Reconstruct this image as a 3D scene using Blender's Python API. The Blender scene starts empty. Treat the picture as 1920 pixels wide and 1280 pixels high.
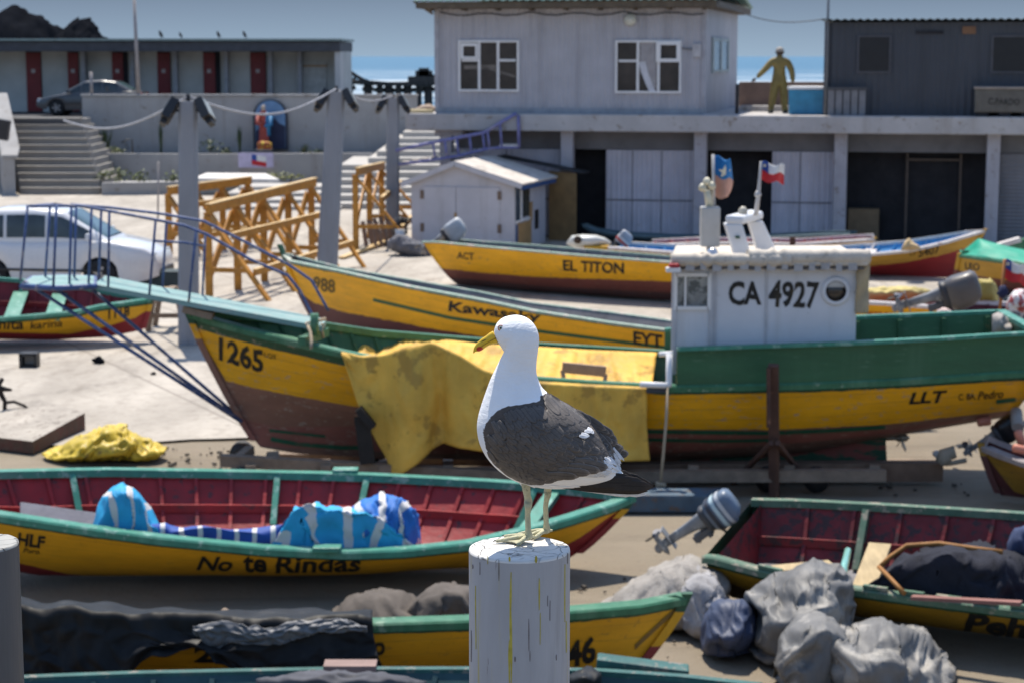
import bpy, bmesh, math, random
import numpy as np
from mathutils import Vector, Matrix, noise
from mathutils.bvhtree import BVHTree

R = math.radians
rnd = random.Random(7)
scene = bpy.context.scene
col = scene.collection

# ------------------------------------------------------------------ camera
FPX = 3650.0                      # focal length in pixels of the 1920 wide photograph
PITCH = math.atan(535.0 / FPX)    # the horizon lies 535 px above the centre
CAM = Vector((0, 0, 5.0))
FW = Vector((0, math.cos(PITCH), -math.sin(PITCH)))
UP = Vector((0, math.sin(PITCH), math.cos(PITCH)))
cd = bpy.data.cameras.new('camera')
cd.sensor_width = 36.0
cd.lens = 36.0 * FPX / 1920.0
cd.clip_start = 0.1
cd.clip_end = 40000
cd.dof.use_dof = True
cd.dof.focus_distance = 3.80
cd.dof.aperture_fstop = 10.0
cam = bpy.data.objects.new('camera', cd)
col.objects.link(cam)
cam.location = CAM
cam.rotation_euler = (math.pi / 2 - PITCH, 0, 0)
scene.camera = cam

# ------------------------------------------------------------------ light
SUN_EL, SUN_AZ = 66.0, -11.0      # sun ahead of the camera, a little to the left
S = Vector((math.sin(R(SUN_AZ)) * math.cos(R(SUN_EL)), math.cos(R(SUN_AZ)) * math.cos(R(SUN_EL)), math.sin(R(SUN_EL))))
world = bpy.data.worlds.new('World')
scene.world = world
world.use_nodes = True
wn, wl = world.node_tree.nodes, world.node_tree.links
wn.clear()
sky = wn.new('ShaderNodeTexSky')
sky.sky_type = 'NISHITA'
sky.sun_disc = False
sky.sun_elevation = R(SUN_EL)
sky.sun_rotation = R(SUN_AZ)
sky.altitude = 0
sky.air_density = 1.0
sky.dust_density = 0.4
sky.ozone_density = 2.0
# the lowest band of the sky is a slate blue sea haze
tc = wn.new('ShaderNodeTexCoord')
sep = wn.new('ShaderNodeSeparateXYZ')
rmp = wn.new('ShaderNodeValToRGB')
for p_, c_ in ((0.0, (1.55, 2.1, 2.72, 1)), (0.028, (1.0, 1.35, 1.85, 1)), (0.2, (0.80, 1.3, 2.2, 1))):
    e = rmp.color_ramp.elements[0] if p_ == 0 else rmp.color_ramp.elements.new(p_)
    e.position = p_; e.color = c_
fad = wn.new('ShaderNodeMapRange')
fad.inputs[1].default_value = 0.05; fad.inputs[2].default_value = 0.30
mul = wn.new('ShaderNodeMixRGB')
bg = wn.new('ShaderNodeBackground')
bg.inputs[1].default_value = 0.145
out = wn.new('ShaderNodeOutputWorld')
wl.new(tc.outputs['Generated'], sep.inputs[0])
wl.new(sep.outputs['Z'], rmp.inputs[0])
wl.new(sep.outputs['Z'], fad.inputs[0])
wl.new(fad.outputs[0], mul.inputs[0])
wl.new(rmp.outputs[0], mul.inputs[1])
wl.new(sky.outputs[0], mul.inputs[2])
wl.new(mul.outputs[0], bg.inputs[0])
wl.new(bg.outputs[0], out.inputs[0])

sl = bpy.data.lights.new('sun', 'SUN')
sl.energy = 4.4
sl.angle = R(0.55)
sl.color = (1.0, 0.93, 0.82)
so = bpy.data.objects.new('sun', sl)
col.objects.link(so)
so.rotation_euler = S.to_track_quat('Z', 'Y').to_euler()

scene.view_settings.view_transform = 'Standard'
scene.view_settings.look = 'None'
scene.view_settings.exposure = 0.52
scene.view_settings.gamma = 1.0
scene.cycles.max_bounces = 8
scene.cycles.diffuse_bounces = 4

# ------------------------------------------------------------------ picture <-> place
def ray(u, v):
    d = FW + Vector((1, 0, 0)) * ((u - 960) / FPX) + UP * ((640 - v) / FPX)
    return d
def P(u, v, Y):
    """the point at world depth Y that stands at photo pixel (u, v)"""
    d = ray(u, v)
    return CAM + d * (Y / d.y)
def G(u, v, z=0.0):
    """the point at height z"""
    d = ray(u, v)
    return CAM + d * ((z - CAM.z) / d.z)
def proj(p):
    q = Vector(p) - CAM
    dd = q.dot(FW)
    return 960 + FPX * q.x / dd, 640 - FPX * q.dot(UP) / dd
def lerp(a, b, t):
    return a + (b - a) * t
def poly(pts):
    pts = sorted(pts)
    xs = [p[0] for p in pts]; ys = [p[1] for p in pts]
    return lambda u: float(np.interp(u, xs, ys))
def sstep(a, b, x):
    t = max(0.0, min(1.0, (x - a) / (b - a)))
    return t * t * (3 - 2 * t)

# ------------------------------------------------------------------ materials
MATS = {}
def nt(name):
    m = bpy.data.materials.new(name)
    m.use_nodes = True
    n, l = m.node_tree.nodes, m.node_tree.links
    return m, n, l, n['Principled BSDF']
def nnoise(n, l, vec, scale, detail=5, rough=0.6):
    t = n.new('ShaderNodeTexNoise')
    t.inputs['Scale'].default_value = scale
    t.inputs['Detail'].default_value = detail
    t.inputs['Roughness'].default_value = rough
    if vec is not None: l.new(vec, t.inputs['Vector'])
    return t.outputs['Fac']
def nmap(n, l, stretch, coord='Object'):
    t = n.new('ShaderNodeTexCoord')
    mp = n.new('ShaderNodeMapping')
    mp.inputs['Scale'].default_value = stretch
    l.new(t.outputs[coord], mp.inputs['Vector'])
    return mp.outputs[0]
def nrange(n, l, fac, a, b, lo=0.0, hi=1.0):
    t = n.new('ShaderNodeMapRange')
    t.inputs[1].default_value = a; t.inputs[2].default_value = b
    t.inputs[3].default_value = lo; t.inputs[4].default_value = hi
    l.new(fac, t.inputs[0])
    return t.outputs[0]
def nmix(n, l, fac, a, b, mode='MIX'):
    t = n.new('ShaderNodeMixRGB')
    t.blend_type = mode
    for i, x in enumerate((fac, a, b)):
        if isinstance(x, (int, float)): t.inputs[i].default_value = x
        elif isinstance(x, tuple): t.inputs[i].default_value = (*x, 1)
        else: l.new(x, t.inputs[i])
    return t.outputs[0]
def nmath(n, l, op, a, b=0.0):
    t = n.new('ShaderNodeMath')
    t.operation = op
    for i, x in enumerate((a, b)):
        if isinstance(x, (int, float)): t.inputs[i].default_value = x
        else: l.new(x, t.inputs[i])
    return t.outputs[0]
def nattr(n, name):
    t = n.new('ShaderNodeAttribute')
    t.attribute_name = name
    return t.outputs['Fac']
def nbump(n, l, b, height, strength, dist=0.02):
    t = n.new('ShaderNodeBump')
    t.inputs['Strength'].default_value = strength
    t.inputs['Distance'].default_value = dist
    l.new(height, t.inputs['Height'])
    l.new(t.outputs[0], b.inputs['Normal'])
def dim(c, k):
    return tuple(min(1.0, x * k) for x in c)

def mat(name, c, rough=0.6, var=0.18, scale=4.0, bump=0.15, bscale=25.0, metal=0.0, wear=None, wear_amt=0.0, wear_scale=9.0,
        stretch=(1, 1, 1), coat=0.0, spec=0.4):
    """a plain painted / woven / stony surface: base colour, slow colour drift, grain, and patches of a second colour"""
    if name in MATS: return MATS[name]
    m, n, l, b = nt(name)
    v = nmap(n, l, stretch)
    f = nnoise(n, l, v, scale)
    c0 = nmix(n, l, nrange(n, l, f, 0.3, 0.7), dim(c, 1 - var), dim(c, 1 + var))
    if wear is not None:
        g = nnoise(n, l, v, wear_scale, 8, 0.68)
        th = 0.72 - 0.35 * wear_amt
        c0 = nmix(n, l, nrange(n, l, g, th, th + 0.05), c0, wear)
        sk_ = nnoise(n, l, nmap(n, l, (2.6, 2.6, 0.22)), 1.0, 5)
        c0 = nmix(n, l, nrange(n, l, sk_, 0.54, 0.72, 0, 0.45), c0, wear)
    l.new(c0, b.inputs['Base Color'])
    b.inputs['Metallic'].default_value = metal
    b.inputs['Specular IOR Level'].default_value = spec
    h = nnoise(n, l, v, bscale, 6)
    l.new(nrange(n, l, h, 0.2, 0.8, max(0.02, rough - 0.12), min(1.0, rough + 0.12)), b.inputs['Roughness'])
    if bump: nbump(n, l, b, h, bump)
    b.inputs['Coat Weight'].default_value = coat
    MATS[name] = m
    return m

def glass_mat(name, c=(0.02, 0.025, 0.03), rough=0.06):
    if name in MATS: return MATS[name]
    m, n, l, b = nt(name)
    v = nmap(n, l, (1, 1, 1))
    f = nnoise(n, l, v, 1.5, 3)
    l.new(nmix(n, l, nrange(n, l, f, 0.35, 0.65), dim(c, 0.6), dim(c, 1.5)), b.inputs['Base Color'])
    b.inputs['Roughness'].default_value = rough
    b.inputs['Specular IOR Level'].default_value = 0.6
    MATS[name] = m
    return m

def paint_bands(name, cols, wobble=0.06, wear=(0.30, 0.24, 0.17), wear_amt=0.35, rough=0.55, grain=1.0):
    """hand painted hull: the painted stripes follow the hull's own 'band' attribute"""
    m, n, l, b = nt(name)
    a = nattr(n, 'band')
    v = nmap(n, l, (1, 1, 1))
    wob = nnoise(n, l, v, 5.0, 4)
    a2 = nmath(n, l, 'ADD', a, nrange(n, l, wob, 0, 1, -wobble, wobble))
    def tone(c, i):
        f = nnoise(n, l, nmap(n, l, (0.6, 0.6, 2.0)), 2.2 + i * 0.4, 7, 0.65)
        return nmix(n, l, nrange(n, l, f, 0.3, 0.72), dim(c, 0.80), dim(c, 1.10))
    c0 = tone(cols[0], 0)
    for i, c in enumerate(cols[1:], 1):
        st = nmath(n, l, 'GREATER_THAN', a2, float(i))
        c0 = nmix(n, l, st, c0, tone(c, i))
    # rubbed and chipped patches, drip stains
    g = nnoise(n, l, nmap(n, l, (1.2, 1.2, 3.0)), 7.0, 9, 0.7)
    th = 0.74 - 0.3 * wear_amt
    c0 = nmix(n, l, nrange(n, l, g, th, th + 0.06, 0, 0.75), c0, wear)
    s = nnoise(n, l, nmap(n, l, (9, 9, 0.5)), 3.0, 4)
    c0 = nmix(n, l, nrange(n, l, s, 0.62, 0.78, 0, 0.35), c0, dim(wear, 0.5))
    # planking seams and brush marks
    sm = nmath(n, l, 'FRACT', nmath(n, l, 'MULTIPLY', nattr(n, 'girth'), 6.2))
    seam = nrange(n, l, sm, 0.0, 0.07, 0.0, 1.0)
    sg = nnoise(n, l, nmap(n, l, (1.5, 1.5, 1.5)), 1.6, 4)
    c0 = nmix(n, l, nmath(n, l, 'MULTIPLY', nmath(n, l, 'SUBTRACT', 1.0, seam), nrange(n, l, sg, .38, .62, .1, .65)), c0, dim(wear, 0.28))
    ck = nnoise(n, l, nmap(n, l, (1.0, 1.0, 9.0)), 9.0, 6, .7)
    c0 = nmix(n, l, nrange(n, l, ck, .68, .72, 0, .55), c0, dim(wear, 0.5))
    l.new(c0, b.inputs['Base Color'])
    br = nnoise(n, l, nmap(n, l, (2, 2, 14)), 14.0, 5)
    h = nmath(n, l, 'ADD', nmath(n, l, 'MULTIPLY', seam, 0.5), nmath(n, l, 'MULTIPLY', br, 0.5))
    nbump(n, l, b, h, 0.35 * grain, 0.012)
    l.new(nrange(n, l, br, 0.2, 0.8, rough - 0.12, rough + 0.15), b.inputs['Roughness'])
    MATS[name] = m
    return m

# ------------------------------------------------------------------ mesh building
class MB:
    def __init__(self):
        self.v, self.f, self.mi, self.sm = [], [], [], []
        self.at = {}
    def add(self, vs, fs, mi=0, smooth=False, at=None):
        o = len(self.v)
        self.v += [Vector(p) for p in vs]
        for f in fs:
            self.f.append([o + i for i in f]); self.mi.append(mi); self.sm.append(smooth)
        for k in set(list(self.at) + list(at or {})):
            a = self.at.setdefault(k, [0.0] * o)
            a += list((at or {}).get(k, [0.0] * len(vs)))
        return self
    def box(self, c, s, rot=None, mi=0, taper=1.0):
        c = Vector(c); hx, hy, hz = s[0] / 2, s[1] / 2, s[2] / 2
        vs = []
        for z in (-1, 1):
            k = taper if z > 0 else 1.0
            for x, y in ((-1, -1), (1, -1), (1, 1), (-1, 1)):
                p = Vector((x * hx * k, y * hy * k, z * hz))
                if rot is not None: p = rot @ p
                vs.append(c + p)
        return self.add(vs, [(3, 2, 1, 0), (4, 5, 6, 7), (0, 1, 5, 4), (1, 2, 6, 5), (2, 3, 7, 6), (3, 0, 4, 7)], mi)
    def bar(self, p0, p1, w, h, up=(0, 0, 1), mi=0):
        p0, p1 = Vector(p0), Vector(p1)
        d = (p1 - p0); L = d.length
        if L < 1e-6: return self
        d.normalize()
        upv = Vector(up)
        if abs(d.dot(upv)) > 0.98: upv = Vector((0, 1, 0))
        x = d.cross(upv).normalized(); y = x.cross(d).normalized()
        rot = Matrix((x, d, y)).transposed()
        return self.box((p0 + p1) / 2, (w, L, h), rot, mi)
    def tube(self, pts, r, n=8, mi=0, cap=True):
        pts = [Vector(p) for p in pts]
        rs = r if isinstance(r, (list, tuple)) else [r] * len(pts)
        vs, fs = [], []
        ref = None
        for i, p in enumerate(pts):
            d = (pts[min(i + 1, len(pts) - 1)] - pts[max(i - 1, 0)])
            d = d.normalized() if d.length > 1e-9 else Vector((0, 0, 1))
            if ref is None:
                ref = Vector((0, 0, 1)) if abs(d.z) < 0.9 else Vector((1, 0, 0))
            x = d.cross(ref).normalized(); y = x.cross(d).normalized(); ref = y
            for k in range(n):
                a = 2 * math.pi * k / n
                vs.append(p + x * (math.cos(a) * rs[i]) + y * (math.sin(a) * rs[i]))
        for i in range(len(pts) - 1):
            for k in range(n):
                k2 = (k + 1) % n
                fs.append((i * n + k, i * n + k2, (i + 1) * n + k2, (i + 1) * n + k))
        self.add(vs, fs, mi, True)
        if cap:
            o = len(self.v) - len(vs)
            for base, rev in ((0, False), ((len(pts) - 1) * n, True)):
                idx = [o + base + k for k in range(n)]
                self.f.append(idx[::-1] if not rev else idx); self.mi.append(mi); self.sm.append(False)
        return self
    def lathe(self, prof, c=(0, 0, 0), axis='Z', n=24, mi=0, rot=None, cap=True):
        c = Vector(c); vs, fs = [], []
        for r, z in prof:
            for k in range(n):
                a = 2 * math.pi * k / n
                p = Vector((r * math.cos(a), r * math.sin(a), z))
                if axis == 'Y': p = Vector((p.x, p.z, p.y))
                if axis == 'X': p = Vector((p.z, p.y, p.x))
                if rot is not None: p = rot @ p
                vs.append(c + p)
        for i in range(len(prof) - 1):
            for k in range(n):
                k2 = (k + 1) % n
                fs.append((i * n + k, i * n + k2, (i + 1) * n + k2, (i + 1) * n + k))
        if cap: fs.append(tuple(range(n))[::-1]); fs.append(tuple((len(prof) - 1) * n + k for k in range(n)))
        return self.add(vs, fs, mi, True)
    def prism(self, pts2, frame, thick, mi=0):
        """outline pts2 (x, y) in frame(x, y, depth) -> world, extruded from depth 0 to thick"""
        n = len(pts2)
        vs = [frame(x, y, 0.0) for x, y in pts2] + [frame(x, y, thick) for x, y in pts2]
        fs = [tuple(range(n)), tuple(range(2 * n - 1, n - 1, -1))]
        for i in range(n):
            j = (i + 1) % n
            fs.append((i, i + n, j + n, j))
        return self.add(vs, fs, mi)
    def grid(self, fn, nu, nv, mi=0, smooth=True, at=None, closed_v=False):
        vs, fs, A = [], [], {}
        for i in range(nu + 1):
            for j in range(nv + (0 if closed_v else 1)):
                p = fn(i / nu, j / nv)
                vs.append(p)
                if at:
                    for k, g in at.items(): A.setdefault(k, []).append(g(i / nu, j / nv))
        w = nv if closed_v else nv + 1
        for i in range(nu):
            for j in range(nv):
                j2 = (j + 1) % w if closed_v else j + 1
                fs.append((i * w + j, (i + 1) * w + j, (i + 1) * w + j2, i * w + j2))
        return self.add(vs, fs, mi, smooth, A)
    def build(self, name, mats, parent=None, bevel=0.0, solid=0.0, subd=0, fix=True, smooth=None):
        off = Vector((0, 0, 0))
        if parent is not None:
            off = parent.location.copy()
            if parent.parent is not None: off += parent.parent.location
        me = bpy.data.meshes.new(name)
        me.from_pydata([tuple(p - off) for p in self.v], [], self.f)
        for m in (mats if isinstance(mats, (list, tuple)) else [mats]): me.materials.append(m)
        me.polygons.foreach_set('material_index', self.mi)
        sm = self.sm if smooth is None else [smooth] * len(self.sm)
        me.polygons.foreach_set('use_smooth', sm)
        for k, a in self.at.items():
            at = me.attributes.new(k, 'FLOAT', 'POINT')
            at.data.foreach_set('value', a)
        if fix:
            bm = bmesh.new(); bm.from_mesh(me)
            bmesh.ops.recalc_face_normals(bm, faces=bm.faces)
            bm.to_mesh(me); bm.free()
        me.update()
        o = bpy.data.objects.new(name, me)
        col.objects.link(o)
        if parent is not None: o.parent = parent
        if solid:
            q = o.modifiers.new('solid', 'SOLIDIFY'); q.thickness = solid; q.offset = 0
        if bevel:
            q = o.modifiers.new('bevel', 'BEVEL'); q.width = bevel; q.segments = 2; q.limit_method = 'ANGLE'
        if subd:
            q = o.modifiers.new('sub', 'SUBSURF'); q.levels = subd; q.render_levels = subd
        return o

def thing(name, label, cat, loc=(0, 0, 0), group=None):
    o = bpy.data.objects.new(name, None)
    o.empty_display_size = 0.2
    col.objects.link(o)
    o.location = Vector(loc)
    return tag(o, label, cat, group)
def tag(o, label, cat, group=None):
    o['label'] = label; o['category'] = cat
    if group: o['group'] = group
    return o
def structure(o):
    o['kind'] = 'structure'
    return o
def copy_tree(o, parent=None):
    c = o.copy(); col.objects.link(c)
    if parent is not None: c.parent = parent
    for ch in list(o.children): copy_tree(ch, c)
    return c
def single(name, mb, mats, label, cat, loc, group=None, **kw):
    """a thing that is one mesh, with its origin at its base"""
    for i in range(len(mb.v)): mb.v[i] = mb.v[i] - Vector(loc)
    o = mb.build(name, mats, None, **kw)
    o.location = Vector(loc)
    return tag(o, label, cat, group)

# ------------------------------------------------------------------ lettering that lies on a surface
def text_outline(body, bold=0.0, shear=0.0):
    c = bpy.data.curves.new('txt', 'FONT')
    c.body = body; c.size = 1.0; c.offset = bold; c.shear = shear; c.resolution_u = 3
    o = bpy.data.objects.new('txt', c); col.objects.link(o)
    dg = bpy.context.evaluated_depsgraph_get(); dg.update()
    me = bpy.data.meshes.new_from_object(o.evaluated_get(dg))
    bm = bmesh.new(); bm.from_mesh(me)
    for _ in range(3):
        bmesh.ops.triangulate(bm, faces=bm.faces)
        ed = [e for e in bm.edges if e.calc_length() > .16]
        if not ed: break
        bmesh.ops.subdivide_edges(bm, edges=ed, cuts=1)
    bmesh.ops.triangulate(bm, faces=bm.faces)
    bm.to_mesh(me); bm.free()
    vs = [v.co.copy() for v in me.vertices]; fs = [tuple(p.vertices) for p in me.polygons]
    bpy.data.objects.remove(o); bpy.data.curves.remove(c); bpy.data.meshes.remove(me)
    x0 = min(v.x for v in vs); x1 = max(v.x for v in vs)
    y0 = min(v.y for v in vs); y1 = max(v.y for v in vs)
    return [((v.x - x0) / (x1 - x0), (v.y - y0) / (y1 - y0)) for v in vs], fs
def onto(bvh, u, v, lift=0.007):
    d = ray(u, v).normalized()
    loc, nor, i, dist = bvh.ray_cast(CAM, d)
    if loc is None:
        loc, nor, i, dist = bvh.find_nearest(P(u, v, 23))
    if nor.dot(d) > 0: nor = -nor
    return loc + nor * lift
def lettering(parent, bvh, body, p0, p1, h, m, bold=0.02, shear=0.0, slant=0.0, name='lettering', lift=0.007):
    pts, fs = text_outline(body, bold, shear)
    vs = []; sd_ = p0[0] * .37
    for x, y in pts:
        x, y = x + .012 * noise.noise(Vector((x * 14 * len(body) / 5, y * 3, sd_))), y + .06 * noise.noise(Vector((x * 2.2 * len(body), y * 1.5, sd_ + 5)))
        u = lerp(p0[0], p1[0], x) + slant * y * h
        v = lerp(p0[1], p1[1], x) - y * h
        vs.append(onto(bvh, u, v, lift))
    mb = MB(); mb.add(vs, fs)
    return mb.build(name, m, parent, fix=False)
def stripe(parent, bvh, pts, h, m, name='stripe', lift=0.006, n=40):
    f = poly(pts); u0, u1 = pts[0][0], pts[-1][0]
    mb = MB()
    mb.grid(lambda a, b: onto(bvh, lerp(u0, u1, a), f(lerp(u0, u1, a)) + h * (b - 0.5), lift), n, 1, smooth=False)
    return mb.build(name, m, parent, fix=False)

# ------------------------------------------------------------------ crumpled heaps, sacks and sheets
def crease(p, k, seed=0.0):
    q = Vector((p.x + seed, p.y - seed, p.z + 2 * seed)) * k
    a = 1.0 - abs(noise.noise(q)) * 2.0
    b = 1.0 - abs(noise.noise(q * 2.1 + Vector((5, 3, 1)))) * 2.0
    return (a * 0.65 + b * 0.35) - 0.4
def crinkle(p, k, seed=0.0):
    """sharp folds and facets, as in crushed plastic sheet"""
    q = Vector((p.x + seed, p.y - seed, p.z + 2 * seed)) * k
    q = q + noise.noise_vector(q * .7) * .55
    v = 0.0
    for f, w in ((1.0, .62), (2.4, .38)):
        d, _ = noise.voronoi(q * f)
        v += w * (.45 - min(1.0, (d[1] - d[0]) * 1.35))
    return v + .35 * noise.noise(q * .6)
def pleats(ax, stretch=5.0):
    """long sharp folds running along the direction ax, with smaller facets between"""
    d = Vector(ax).normalized()
    e1 = d.orthogonal().normalized(); e2 = d.cross(e1).normalized()
    tri = lambda x: abs((x % 1.0) - .5) * 4 - 1
    def f(p, k, seed=0.0):
        q = Vector((p.x + seed, p.y - seed, p.z + 2 * seed))
        w = q - d * (q.dot(d) * (1 - 1 / stretch))
        n1 = noise.noise(w * k * .55); n2 = noise.noise(w * k * .9 + Vector((4, 1, 8)))
        x1 = (q.dot(e1) + .6 * q.dot(e2)) * k * .55 + 1.5 * n1; x2 = (q.dot(e2) - .5 * q.dot(e1)) * k * 1.0 + 2.1 * n2 + .3 * q.dot(d) * k
        m = .5 + .5 * noise.noise(q * k * .5 + Vector((9, 2, 5)))
        return .42 * tri(x1) * (.4 + m) + .26 * tri(x2) * (1.2 - m) + .28 * crinkle(p, k * .9, seed) - .1
    return f
def heap(mb, top, bot, Y, thick, crumple=0.05, k=2.5, nu=60, nv=36, seed=0.0, mi=0, lean=0.0, flat=2.2, ymap=None, fold=crease):
    """a closed crumpled body whose outline runs from the polyline top to the polyline bot"""
    ft, fb = poly(top), poly(bot)
    u0, u1 = min(p[0] for p in top), max(p[0] for p in top)
    def fn(a, b):
        u = lerp(u0, u1, a)
        vt, vb = ft(u), fb(u)
        ph = 2 * math.pi * b
        cv, hv = (vt + vb) / 2, max(1.0, (vb - vt) / 2)
        sy, sx = math.sin(ph), math.cos(ph)
        e = 2.0 / flat
        vy = math.copysign(abs(sy) ** e, sy); vx = math.copysign(abs(sx) ** e, sx)
        end = max(0.02, math.sin(math.pi * min(max(a, 0.0), 1.0)) ** 0.5)
        y0 = Y if ymap is None else ymap(u)
        p = P(u, cv - hv * vy, y0 + thick * vx * end + lean * vy)
        c = fold(p, k, seed) * crumple * end
        return p + Vector((0.25 * c, -0.8 * c * (1 if vx < 0 else -1), 0.6 * c * (1 if vy > -0.6 else 0)))
    mb.grid(fn, nu, nv, mi, True, at={'su': lambda a, b: a, 'sv': lambda a, b: b}, closed_v=True)
    n = len(mb.v) - (nu + 1) * nv
    mb.f.append([n + j for j in range(nv)]); mb.mi.append(mi); mb.sm.append(True)
    mb.f.append([n + nu * nv + j for j in range(nv)][::-1]); mb.mi.append(mi); mb.sm.append(True)
    return mb

# ------------------------------------------------------------------ real cloth, settled by the cloth solver and then frozen
def settle(mb, colliders, frames=24, stiff=8.0, bend=.05, mass=.15, shrink=0.0, selfcol=False, pins=None):
    """drop the sheet in mb onto the collider shapes and keep the folds it comes to rest in"""
    def raw(name, vs, fs):
        me = bpy.data.meshes.new(name); me.from_pydata([tuple(p) for p in vs], [], fs); me.update()
        bm = bmesh.new(); bm.from_mesh(me); bmesh.ops.recalc_face_normals(bm, faces=bm.faces); bm.to_mesh(me); bm.free()
        o = bpy.data.objects.new(name, me); col.objects.link(o); return o
    cs = []
    for c in colliders:
        o = raw('settle_body', c.v, c.f); o.modifiers.new('collision', 'COLLISION')
        o.collision.thickness_outer = .012; o.collision.cloth_friction = 12
        cs.append(o)
    gp = raw('settle_ground', [Vector((-40, 5, .005)), Vector((40, 5, .005)), Vector((40, 60, .005)), Vector((-40, 60, .005))], [(0, 1, 2, 3)])
    gp.modifiers.new('collision', 'COLLISION'); gp.collision.thickness_outer = .01; gp.collision.cloth_friction = 20; cs.append(gp)
    o = raw('settle_sheet', mb.v, mb.f)
    m = o.modifiers.new('cloth', 'CLOTH'); st = m.settings
    st.quality = 6; st.mass = mass; st.tension_stiffness = stiff; st.compression_stiffness = stiff; st.shear_stiffness = stiff * .5
    st.bending_stiffness = bend; st.air_damping = 2.0; st.shrink_min = shrink
    if pins:
        vg = o.vertex_groups.new(name='pin')
        for i, w in pins: vg.add([i], w, 'REPLACE')
        st.vertex_group_mass = 'pin'; st.pin_stiffness = 1.0
    m.collision_settings.collision_quality = 3; m.collision_settings.distance_min = .008
    m.collision_settings.use_self_collision = selfcol; m.collision_settings.self_distance_min = .006
    m.point_cache.frame_start = 1; m.point_cache.frame_end = frames + 2
    for f in range(1, frames + 1): scene.frame_set(f)
    dg = bpy.context.evaluated_depsgraph_get()
    me = o.evaluated_get(dg).to_mesh()
    mb.v = [o.matrix_world @ v.co for v in me.vertices]
    o.evaluated_get(dg).to_mesh_clear()
    for q in cs + [o]:
        d = q.data; bpy.data.objects.remove(q); bpy.data.meshes.remove(d)
    scene.frame_set(1)
    return mb
def grow(pts, k, c=None):
    cu = sum(p[0] for p in pts) / len(pts)
    return [(cu + (p[0] - cu) * k, p[1]) for p in pts]
def bagged(top, bot, Y, thick, seed=0, loose=1.18, frames=14, res=(84, 56), bend=.02, stiff=10.0, crumple=.12, fill=.84, swell=.28):
    """a limp skin lying over a lumpy filling"""
    inner = MB()
    mid = sum(p[1] for p in bot) / len(bot)
    heap(inner, [(u, lerp(mid, v, fill)) for u, v in grow(top, fill)], grow(bot, fill), Y, thick * fill, crumple * 2.2, 2.4, 44, 30, seed, fold=crinkle)
    outer = MB()
    heap(outer, [(u, lerp(mid, v, loose)) for u, v in grow(top, loose)], grow(bot, loose * .98), Y, thick * loose, crumple, 3.0, res[0], res[1], seed + 3)
    for b in (inner, outer):
        for p in b.v: p.z = max(p.z, .03 + .01 * noise.noise(p * 9))
    # lift the loose skin clear of its filling before it sags
    return settle(outer, [inner], frames, stiff, bend, shrink=-swell)
# ------------------------------------------------------------------ ground, sea, far rocks
def ground_mat():
    m, n, l, b = nt('ground')
    v = nmap(n, l, (1, 1, 1))
    f = nnoise(n, l, v, 0.35, 6)
    g = nnoise(n, l, v, 3.0, 8, 0.7)
    h = nnoise(n, l, v, 22.0, 6, 0.7)
    c = nmix(n, l, nrange(n, l, f, 0.35, 0.65), (0.27, 0.222, 0.158), (0.20, 0.163, 0.115))
    c = nmix(n, l, nrange(n, l, g, 0.5, 0.7, 0, 0.6), c, (0.23, 0.18, 0.13))
    c = nmix(n, l, nrange(n, l, h, 0.6, 0.75, 0, 0.5), c, (0.16, 0.13, 0.10))
    tr = nnoise(n, l, nmap(n, l, (0.25, 2.2, 1)), 1.2, 5)
    c = nmix(n, l, nrange(n, l, tr, 0.56, 0.70, 0, 0.55), c, (0.15, 0.12, 0.085))
    vp = n.new('ShaderNodeTexVoronoi'); vp.inputs['Scale'].default_value = 6.0; l.new(v, vp.inputs['Vector'])
    c = nmix(n, l, nrange(n, l, vp.outputs['Distance'], 0.06, 0.12, 0.7, 0), c, (0.13, 0.11, 0.09))
    l.new(c, b.inputs['Base Color'])
    b.inputs['Roughness'].default_value = 0.95
    hh = nmath(n, l, 'ADD', nmath(n, l, 'MULTIPLY', g, 0.7), nmath(n, l, 'MULTIPLY', h, 0.4))
    nbump(n, l, b, hh, 0.9, 0.06)
    return m
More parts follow.
